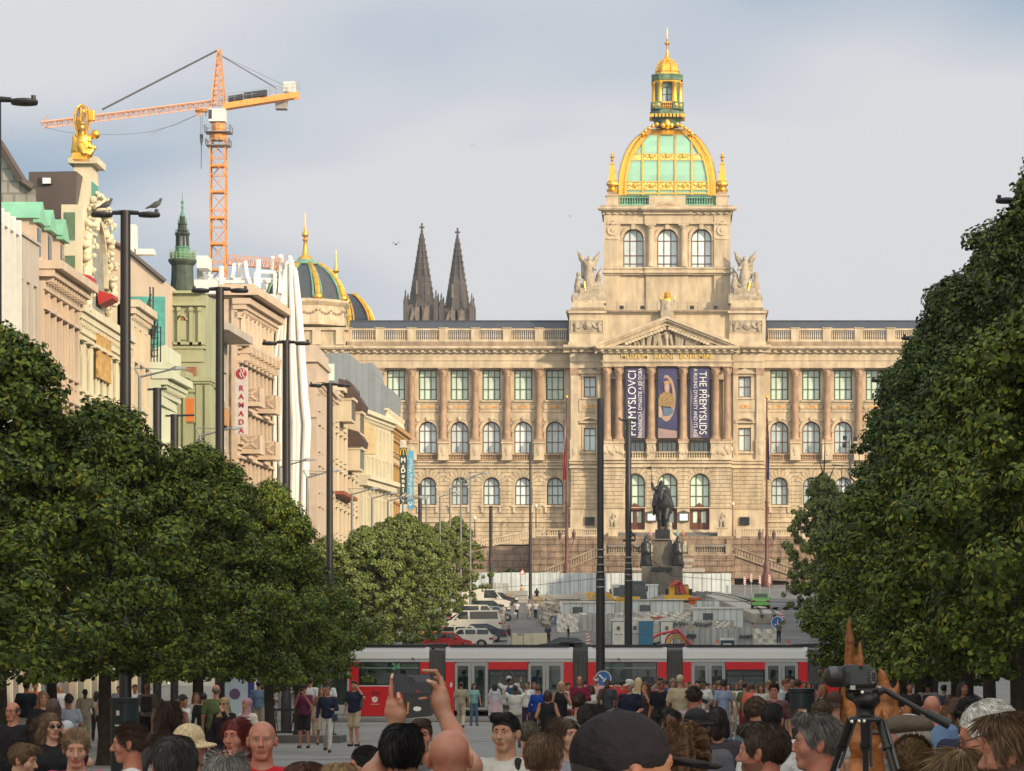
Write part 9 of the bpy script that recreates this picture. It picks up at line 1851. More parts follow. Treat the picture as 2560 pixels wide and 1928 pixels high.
 if glasses:
  g=MB()
  for q in(-1,1):
   if glasses==2:g.ell(tuple(ept((q*.031,-.090,.006))),(.025,.012,.018),10,6,1)
   else:g.path([ept((q*.031+.024*cos(R(a)),-.098,.004+.017*sin(R(a))))for a in range(0,361,30)],.0022,5)
   g.tube(ept((q*.055,-.096,.008)),ept((q*.083,.005,.01)),.002,None,5)
  g.tube(ept((-.008,-.099,.008)),ept((.008,-.099,.008)),.0025,None,5);LM('glasses',g.mesh('glasses',[black,M('sunglass_lens',(.01,.01,.012),.1)]),T)
 if strap:
  for q in((-1,1)if strap[1]==2 else(1,)):LM('strap',blob('strap',[('c',(q*.105,-.115,1.25),(q*.10,-.065,1.46),.02,.02,{'k':.01}),('c',(q*.10,-.065,1.46),(q*.10,.09,1.44),.02,.02,{'k':.01}),('c',(q*.10,.09,1.44),(q*.11,.13,1.2),.02,.02,{'k':.01})],.012,[cm(strap[0])]),T)
 return T
G=dict;gn=None
BL=(.012,.011,.012);DB=(.035,.020,.013);MBn=(.085,.050,.030);LB=(.17,.105,.055);BD=(.40,.27,.14);GR=(.20,.19,.18);WH=(.62,.60,.57);BK=(.014,.014,.017);NV=(.016,.02,.045);WT=(.62,.62,.62)
N=[G(px=32,py=1756,Y=45,face=-12,hy=-10,hs='fringe',sk='r',top=BK,hc=(.12,.10,.09),glasses=1,label='bald man in glasses and a black t-shirt at the far left, facing the camera'),G(px=128,py=1782,Y=33,face=28,hy=5,hs='long',sk='p',top=BK,hc=LB,fem=1,arms=('ear','down'),glasses=2,smode='down',sln=.08,label='woman in sunglasses with long light brown hair holding a phone to her face'),G(px=99,py=1793,Y=34,face=60,hs='bob',sk='t',top=BK,hc=DB,fem=1,label='person with a dark brown bob leaning towards the woman in sunglasses'),G(px=52,py=1857,Y=25,face=60,hy=15,tilt=12,hs='short',sk='p',top=(.10,.10,.06),hc=LB,sn=2600,sln=.05,label='light brown haired man in profile looking down at the bottom left corner'),G(px=190,py=1820,Y=23.5,face=8,tilt=14,hs='bun',sk='p',top=(.62,.02,.14),hc=(.24,.16,.09),fem=1,strap=((.05,.04,.05),2),smode='back',sln=.06,label='blonde woman in a bright pink top with dark straps, looking down'),G(px=325,py=1808,Y=23,face=-82,hy=-5,tilt=6,hs='bun',sk='r',top=WT,hc=(.07,.04,.025),fem=1,smode='back',sln=.06,label='smiling woman in profile with brown hair in a knot and a white shirt'),G(px=438,py=1842,Y=15,face=190,hs='short',sk='r',top=(.2,.2,.2),hc=(.06,.055,.05),sn=3200,sln=.045,wide=1.05,label='dark grey haired man seen from behind in front of the straw hat'),G(px=478,py=1808,Y=22,face=150,tilt=-4,hs='short',sk='p',top=(.3,.3,.3),hc=MBn,hat='straw',label='person in a pale woven straw bucket hat'),G(px=423,py=1754,Y=35,face=180,hs='long',sk='l',top=(.07,.06,.065),hc=(.060,.038,.028),fem=1,smode='down',sln=.12,sn=3200,sl=2,label='woman with very long straight brown hair seen from behind'),G(px=592,py=1796,Y=24.5,face=-22,hy=-6,hs='bob',sk='r',top=(.3,.05,.05),hc=(.13,.02,.018),fem=1,smode='down',sln=.07,label='frowning woman with dark red bobbed hair'),G(px=655,py=1803,Y=22,face=2,hs='fringe',sk='r',top=(.50,.012,.02),hc=(.33,.30,.27),fat=1.15,wide=1.06,sn=900,sln=.015,label='bald older man in a red t-shirt looking at the camera'),G(px=567,py=1868,Y=14,face=186,hs='receding',sk='r',top=(.2,.2,.25),hc=(.24,.23,.215),sn=3400,sln=.045,label='man with tousled grey hair thinning on top, seen from behind'),G(px=561,py=1743,Y=66,face=-20,hs='hijab',sk='p',top=(.02,.012,.015),hc=(.33,.23,.12),fem=1,sl=2,glasses=2,arms=('chin','down'),label='woman in a sand coloured headscarf, sunglasses and a dark coat'),G(px=617,py=1745,Y=66,face=-35,hs='hijab',sk='r',top=(.58,.53,.44),hc=(.36,.20,.22),fem=1,sl=2,label='woman in a dusty pink headscarf and cream top'),G(px=758,py=1906,Y=17,face=150,hs='short',sk='r',top=(.1,.1,.1),hc=(.11,.045,.025),sln=.05,label='auburn hair top just showing at the bottom edge, left of the blond one'),G(px=846,py=1909,Y=17,face=170,hs='short',sk='p',top=(.2,.2,.2),hc=BD,sln=.06,label='blond hair top just showing at the bottom edge, right of the auburn one'),G(px=918,py=1862,Y=22,face=-75,tilt=10,hs='bun',sk='r',top=(.03,.03,.03),hc=BL,fem=1,smode='back',label='dark-haired person in profile between the blond hair top and the phone holder'),G(px=1052,py=1797,Y=27,face=10,hs='short',sk='r',top=(.1,.1,.1),hc=MBn,label='ruddy faced man facing the camera just under the raised phone'),G(px=1124,py=1824,Y=15,face=180,hs='bald',sk='r',top=(.25,.25,.27),hc=(.2,.15,.12),wide=1.06,label='bald man seen from behind right of the phone holder'),G(px=1264,py=1784,Y=24,face=-14,hy=-6,hs='quiff',sk='a',top=(.52,.50,.46),hc=BL,fat=1.1,wide=1.1,strap=((.03,.03,.03),1),sln=.03,label='black-haired man in an off-white t-shirt with a dark strap, facing the camera'),G(px=1325,py=1800,Y=28,face=165,hs='crop',sk='p',top=(.4,.3,.25),hc=(.11,.09,.06),sln=.03,label='man with short dull brown hair directly behind the black-haired man in off-white'),G(px=1359,py=1834,Y=17,face=168,tilt=6,hs='short',sk='r',top=(.2,.2,.22),hc=(.16,.10,.055),sn=3200,sln=.04,label='fair brown short-haired head seen from behind left of the big cap'),G(px=1412,py=1795,Y=26,face=38,hy=8,hs='long',sk='p',top=(.25,.25,.3),hc=(.085,.055,.033),fem=1,smode='down',sln=.1,label='young woman with parted brown hair looking right, left of the big cap'),G(px=1476,py=1760,Y=29,face=140,tilt=6,hs='short',sk='t',top=(.3,.32,.4),hc=(.04,.034,.03),sn=2800,sln=.045,label='dark-haired man turned away above the left edge of the big cap'),G(px=1448,py=1733,Y=48,face=168,hs='bun',sk='p',top=(.25,.25,.25),hc=(.10,.065,.04),fem=1,sl=0,smode='back',sln=.05,label='woman with a brown bun and bare shoulders seen from behind'),G(px=1578,py=1775,Y=8.1,face=112,tilt=-4,hs='crop',sk='t',top=(.05,.05,.055),hc=(.03,.025,.02),hat='cap',hatc=(.018,.016,.019),wide=1.1,label='person in a big charcoal cap filling the bottom centre, brim to the right'),G(px=1722,py=1806,Y=14,face=165,hs='dreads',sk='d',top=(.06,.05,.05),hc=(.10,.05,.022),sn=1500,sln=.05,smode='back',label='person with a bundle of reddish brown dreadlocks right of the big cap'),G(px=1668,py=1783,Y=24,face=175,hs='curly',sk='t',top=(.1,.1,.12),hc=(.022,.016,.015),label='dark curly head just above the right slope of the big cap'),G(px=1741,py=1768,Y=26,face=180,hs='short',sk='t',top=(.1,.1,.12),hc=BL,hat='bucket',hatc=(.02,.02,.024),label='person in a black bucket hat behind the dreadlocks'),G(px=1735,py=1722,Y=52,face=180,hs='curly',sk='t',top=(.35,.25,.28),hc=(.045,.025,.02),label='person with brown curls and a mauve top seen from behind'),G(px=1793,py=1768,Y=32,face=180,hs='bob',sk='t',top=(.05,.04,.05),hc=(.025,.017,.018),fem=1,label='dark round bobbed head right of the black bucket hat'),G(px=1906,py=1807,Y=16,face=-112,hs='short',sk='r',top=(.15,.12,.1),hc=(.055,.035,.022),sn=3200,sln=.035,beard=(.22,.11,.07),label='brown-haired man with stubble turned left beside the grey-haired man'),G(px=2040,py=1787,Y=17,face=-84,hy=-2,hs='quiff',sk='r',top=(.12,.12,.14),hc=(.17,.16,.15),sn=3400,sln=.045,beard=(.40,.20,.14),label='grey-haired man in profile facing left with his mouth slightly open'),G(px=1931,py=1760,Y=30,face=170,hs='short',sk='l',top=WT,hc=BL,sln=.03,strap=((.03,.10,.25),1),label='black-haired man in a white shirt seen from behind left of the tall bin'),G(px=1893,py=1750,Y=37,face=140,hs='curly',sk='l',top=(.12,.18,.26),hc=(.09,.06,.035),sl=2,label='person with a wavy brown mop and denim collar'),G(px=1935,py=1708,Y=68,face=-4,hs='short',sk='r',top=(.10,.05,.05),hc=(.045,.025,.018),fat=1.15,glasses=1,label='stout man in glasses and a dark plum patterned shirt facing the camera'),G(px=2086,py=1728,Y=40,face=180,hs='crop',sk='p',top=(.4,.42,.45),hc=(.035,.02,.018),hat='capback',hatc=(.06,.035,.028),label='person in a brown backwards cap left of the wooden sculpture'),G(px=2055,py=1757,Y=38,face=175,hs='curly',sk='p',top=(.4,.4,.4),hc=(.11,.08,.05),label='light brown curly head below the woman in the black top'),G(px=2262,py=1784,Y=17,face=-80,hs='crop',sk='r',top=(.2,.2,.2),hc=(.3,.28,.26),hat='flat',hatc=(.10,.075,.055),beard=(.38,.34,.30),label='man in a flat brown cap in profile behind the tripod'),G(px=2281,py=1840,Y=15,face=172,hs='pony',sk='p',top=(.3,.25,.2),hc=(.20,.125,.055),fem=1,smode='back',sln=.06,sn=4200,label='woman with dark blond hair pulled into a ponytail, seen from behind'),G(px=2404,py=1872,Y=14,face=176,hs='long',sk='p',top=(.3,.3,.3),hc=(.23,.155,.085),fem=1,smode='down',sln=.13,sn=3600,label='woman with long straight fair hair beside the ponytail'),G(px=2492,py=1739,Y=14,face=-100,tilt=18,hs='crop',sk='r',top=(.1,.1,.12),hc=(.66,.64,.60),sn=4600,sln=.024,smode='down',glasses=1,wide=1.05,label='white-haired man in glasses bowing his head at the right'),G(px=2546,py=1779,Y=12.5,face=-108,tilt=8,hs='short',sk='r',top=(.30,.05,.02),hc=(.14,.085,.045),sn=3600,sln=.06,beard=(.12,.07,.045),label='bearded man with fair brown hair cut by the right edge'),G(px=2330,py=1739,Y=37,face=172,hs='bald',sk='r',top=(.12,.19,.33),hc=(.3,.2,.12),sl=2,fat=1.15,label='bald man in a light blue shirt seen from behind under the pan handle'),G(px=2423,py=1753,Y=29,face=-8,hs='curly',sk='p',top=(.025,.03,.06),hc=BL,sl=2,beard=(.10,.05,.035),fat=1.1,label='dark curly-haired bearded man in a navy shirt facing the camera'),]
for i,d in enumerate(N):near(**d)
YH=15.4
P3=lambda x,y,dy=0:np.array((X(900+x/4.424,YH),YH+dy,Z(1600+y/4.424,YH)))
T=near(1005,1812,YH,180,hs='short',sk='l',top=(.05,.05,.06),hc=BL,sn=3600,sln=.045,noarms=True,wide=1.05,label='black-haired man seen from behind holding a phone high with both hands')
s_=T.scale[0];org=np.array(T.location)
def LL(p):q=(p-org)/s_;return(-q[0],-q[1],q[2])
def cc(a,b,ra,rb,k=.0035):f=.86 if ra<.03 else.95;return('c',LL(a),LL(b),ra*f/s_,rb*f/s_,{'k':k})
fy=.16
L_h=[cc(P3(372,960,fy),P3(366,850,fy),.029,.034,.02),cc(P3(366,850,fy),P3(350,740,fy),.036,.030,.02),cc(P3(400,830,fy-.01),P3(400,760,fy),.030,.026,.02),cc(P3(300,800,fy),P3(320,730,fy),.024,.022,.02),cc(P3(330,740,fy),P3(310,560,fy),.0125,.0108),cc(P3(310,560,fy),P3(318,460,fy+.005),.0106,.0098),cc(P3(318,460,fy+.005),P3(327,385,fy+.01),.0096,.0082),cc(P3(290,760,fy+.01),P3(288,640,fy+.03),.0115,.010),cc(P3(288,640,fy+.03),P3(345,590,fy+.045),.0098,.0085),cc(P3(275,790,fy+.01),P3(272,690,fy+.03),.0108,.0095),cc(P3(272,690,fy+.03),P3(335,650,fy+.045),.0092,.008),cc(P3(275,820,fy+.01),P3(268,750,fy+.03),.0098,.0085),cc(P3(268,750,fy+.03),P3(330,720,fy+.04),.0084,.0072),cc(P3(430,800,fy-.01),P3(420,690,fy-.025),.0165,.0135),cc(P3(420,690,fy-.025),P3(400,600,fy-.02),.0132,.0112)]
R_h=[cc(P3(890,800,fy),P3(860,690,fy),.031,.034,.02),cc(P3(860,690,fy),P3(850,590,fy),.034,.030,.02),cc(P3(890,660,fy),P3(880,570,fy),.024,.02,.02),cc(P3(885,580,fy),P3(870,440,fy+.01),.0135,.0115),cc(P3(870,440,fy+.01),P3(810,345,fy+.005),.0112,.0100),cc(P3(810,345,fy+.005),P3(670,338,fy),.0098,.0078),cc(P3(860,590,fy-.01),P3(800,490,fy-.02),.0165,.0140),cc(P3(800,490,fy-.02),P3(728,455,fy-.02),.0135,.0108),cc(P3(895,600,fy+.02),P3(890,480,fy+.04),.012,.0105),cc(P3(890,480,fy+.04),P3(800,420,fy+.045),.0100,.0085),cc(P3(880,640,fy+.02),P3(870,560,fy+.045),.0115,.010),cc(P3(870,560,fy+.045),P3(780,520,fy+.05),.0096,.0082),cc(P3(840,670,fy+.01),P3(760,630,fy+.01),.0110,.0098),cc(P3(760,630,fy+.01),P3(630,655,fy-.0),.0095,.0076)]
for hp_,w0,e0,e1,sh_ in((L_h,P3(372,950,fy),P3(330,1200,fy-.02),P3(150,1500,.0),P3(270,1680,.0)),(R_h,P3(890,790,fy),P3(1010,1040,fy-.03),P3(1210,1400,-.0),P3(700,1640,.0))):
 V,Fq=nets(hp_+[cc(w0,e0,.030,.040,.02)],.0042);LM('hand',np_mesh('hand',V,Fq,[cm(SK['l'],'skin')]),T)
 V,Fq=nets([cc(w0,e0,.031,.041,.02),cc(e0,e1,.041,.047,.02),cc(e1,sh_,.05,.055,.03)],.009);LM('arm',np_mesh('arm',V,Fq,[cm(SK['l'],'skin')]),T)
for(a,b)in(((327,385,fy+.002),(321,420,fy-.008)),((400,600,fy-.032),(404,640,fy-.036)),((728,455,fy-.031),(758,466,fy-.034))):
 V,Fq=nets([cc(P3(*a),P3(*b),.0065,.007)],.0028);LM('fingernail',np_mesh('fingernail',V,Fq,[M('fingernail',(.62,.38,.30),.3)]),T)
ph=thing('phone','phone held sideways in a black open wallet case, its screen showing the crowd','phone',Vector(P3(560,480,fy)));m=MB()
a,b=P3(345,372,fy),P3(770,598,fy);m.box(a[0],b[0],a[1]-.004,a[1]+.006,b[2],a[2]);m.out('body',[M('phone_black',(.008,.008,.009),.25)],ph)
m=MB();a2,b2=P3(352,380,fy),P3(762,590,fy);m.box(a2[0],b2[0],a[1]-.0052,a[1]-.0042,b2[2],a2[2],0);z_=lambda y:P3(0,y)[2];x_=lambda x:P3(x,0)[0]
m.box(x_(490),x_(745),a[1]-.0062,a[1]-.0054,z_(470),z_(385),1);m.prism([(x_(490),z_(470)),(x_(600),z_(470)),(x_(560),z_(415)),(x_(490),z_(400))],a[1]-.0072,a[1]-.0064,2)
rs=random.Random(4)
for i in range(26):x,y=rs.uniform(370,750),rs.uniform(485,580);m.box(x_(x),x_(x+14),a[1]-.0072,a[1]-.0064,z_(y+12),z_(y),3)
m.box(x_(590),x_(640),a[1]-.0082,a[1]-.0074,z_(585),z_(560),4)
m.out('screen',[M('dim_screen',(.014,.012,.020),.15),M('dim_screen_sky',(.055,.06,.085),.2),M('dim_screen_trees',(.012,.016,.012),.3),M('dim_screen_people',(.05,.035,.06),.3),M('screen_red',(.25,.01,.015),.4)],ph)
m=MB();m.prism([(x_(440),z_(596)),(x_(745),z_(596)),(x_(742),z_(820)),(x_(722),z_(850)),(x_(480),z_(872))],a[1]+.0,a[1]+.006,0);m.prism([(x_(494),z_(690)),(x_(518),z_(690)),(x_(505),z_(820)),(x_(486),z_(830))],a[1]-.003,a[1]-.0005,1)
m.prism([(x_(605+46*cos(R(t))),z_(765+27*sin(R(t))))for t in range(0,360,30)],a[1]-.003,a[1]-.0005,2);m.out('wallet_case',[MATS['phone_black'],M('orange_card',(.55,.22,.03),.5),white],ph)
Yc2=12.0;C5=lambda x,y,dy=0:Vector((X(1860+x/5.08,Yc2),Yc2+dy,Z(1600+y/5.08,Yc2)));T=thing('video_camera','black video camera with a rounded lens hood on top of the tripod','camera',C5(1400,690));bp=M('black_camera_plastic',(.012,.012,.013),.45,var=.2,scale=30)
sc=Yc2/F/5.08;U=lambda v:v*sc
pr=[('b',tuple(C5(1470,480)),(U(215),.04,U(120)),{'rnd':.012,'k':.01}),('c',tuple(C5(1200,470)),tuple(C5(1135,470)),U(128),U(135),{'k':.01}),('c',tuple(C5(1300,470)),tuple(C5(1200,470)),U(110),U(120),{'k':.01}),('b',tuple(C5(1430,345)),(U(170),.03,U(30)),{'rnd':.008,'k':.01}),('b',tuple(C5(1500,590,-.0)),(U(150),.035,U(50)),{'rnd':.01,'k':.01})]
LM('body',blob('body',pr,.0045,bp),T,-T.location)
m=MB()
m.tube(C5(1190,400,-.02),C5(1095,430,-.02),U(75),U(88),16);m.out('lens_hood',[M('grey_lens_hood',(.10,.10,.10),.5)],T);m=MB();m.box(*[f(C5(1465,0).x,C5(1500,0).x)for f in(min,max)],Yc2-.042,Yc2-.03,C5(0,330).z,C5(0,316).z);m.out('record_lamp',[M('red_button',(.55,.02,.03),.4)],T)
m=MB();rs=random.Random(7)
for i in range(14):a=R(i*26);p_=C5(1635+34*cos(a),470+75*sin(a),-.041);m.box(p_.x-.0012,p_.x+.0012,p_.y-.002,p_.y,p_.z-.0012,p_.z+.0012)
m.box(C5(1340,0).x,C5(1405,0).x,Yc2-.045,Yc2-.02,C5(0,632).z,C5(0,578).z);m.box(C5(1690,0).x,C5(1730,0).x,Yc2-.045,Yc2-.02,C5(0,608).z,C5(0,582).z);m.out('button_markings',[M('pale_print',(.42,.42,.36),.5)],T)
m=MB();m.box(C5(1345,0).x,C5(1560,0).x,Yc2-.0415,Yc2-.0405,C5(0,560).z,C5(0,390).z);m.out('screen',[M('dark_lcd',(.02,.022,.026),.15)],T)
T=thing('tripod','black tripod with a fluid head and long pan handle','tripod',(C5(1530,0).x,Yc2,0))
pr=[('b',tuple(C5(1490,625)),(U(190),.035,U(22)),{'rnd':.004,'k':.008}),('e',tuple(C5(1560,760)),(U(175),.06,U(120)),{'k':.01}),('c',tuple(C5(1380,720)),tuple(C5(1760,640)),U(60),U(50),{'k':.01}),('c',tuple(C5(1545,850)),tuple(C5(1535,960)),U(115),U(120),{'k':.01}),('b',tuple(C5(1530,1010)),(U(215),.05,U(35)),{'rnd':.008,'k':.008}),('c',tuple(C5(1330,640)),tuple(C5(1330,700)),U(50),U(50),{'k':.01})]
LM('fluid_head',blob('fluid_head',pr,.005,bp),T,-T.location)
m=MB();c6=lambda x,y,dy=0:Vector((X(2060+x/3.892,Yc2),Yc2+dy,Z(1500+y/3.892,Yc2)));m.path([c6(520,870),c6(600,880),c6(700,940),c6(900,1050),c6(1000,1105)],.0085,8);m.tube(c6(1000,1100),c6(1225,1215),.013,.016,10);m.out('pan_handle',[bp],T,50)
for(x0,x1,dy)in((1345,1150,.12),(1530,1620,.35),(1720,1890,-.05)):
 A_,B_=C5(x0,1020),C5(x0+(x1-x0)*1.0,1666,dy);d=(B_-A_);E_=A_+d*((A_.z-.02)/(A_.z-B_.z));m=MB();m.tube(A_,A_+d*.55,.0125,.0125,8);m.tube(A_+d*.5,E_,.0095,.008,8);m.tube(A_+d*.5,A_+d*.56,.017,None,8);sd_=Vector((.017,0,0));m.tube(A_+sd_,A_+d*.95+sd_,.005,.005,6,True,1);m.out('leg',[bp,M('grey_anodised_tube',(.12,.125,.13),.4,.6)],T,50)
m=MB();[m.ell(C5(x,y,-.055),(.006,.004,.006),8,5)for x,y in((1358,1035),(1450,1030),(1515,1030),(1490,665))];m.out('chrome_bolt',[M('chrome_bolt',(.6,.58,.5),.2,1.0)],T)
OW=(.52,.50,.46);BE=(.38,.33,.25);DK=(.02,.02,.025);JE=(.08,.13,.2);LBl=(.32,.38,.48);MR=(.10,.012,.03)
cr='people crossing in front of the tram';lt='people under the left-hand trees';rt_='people under the right-hand trees';far_='people up the slope behind the tram'
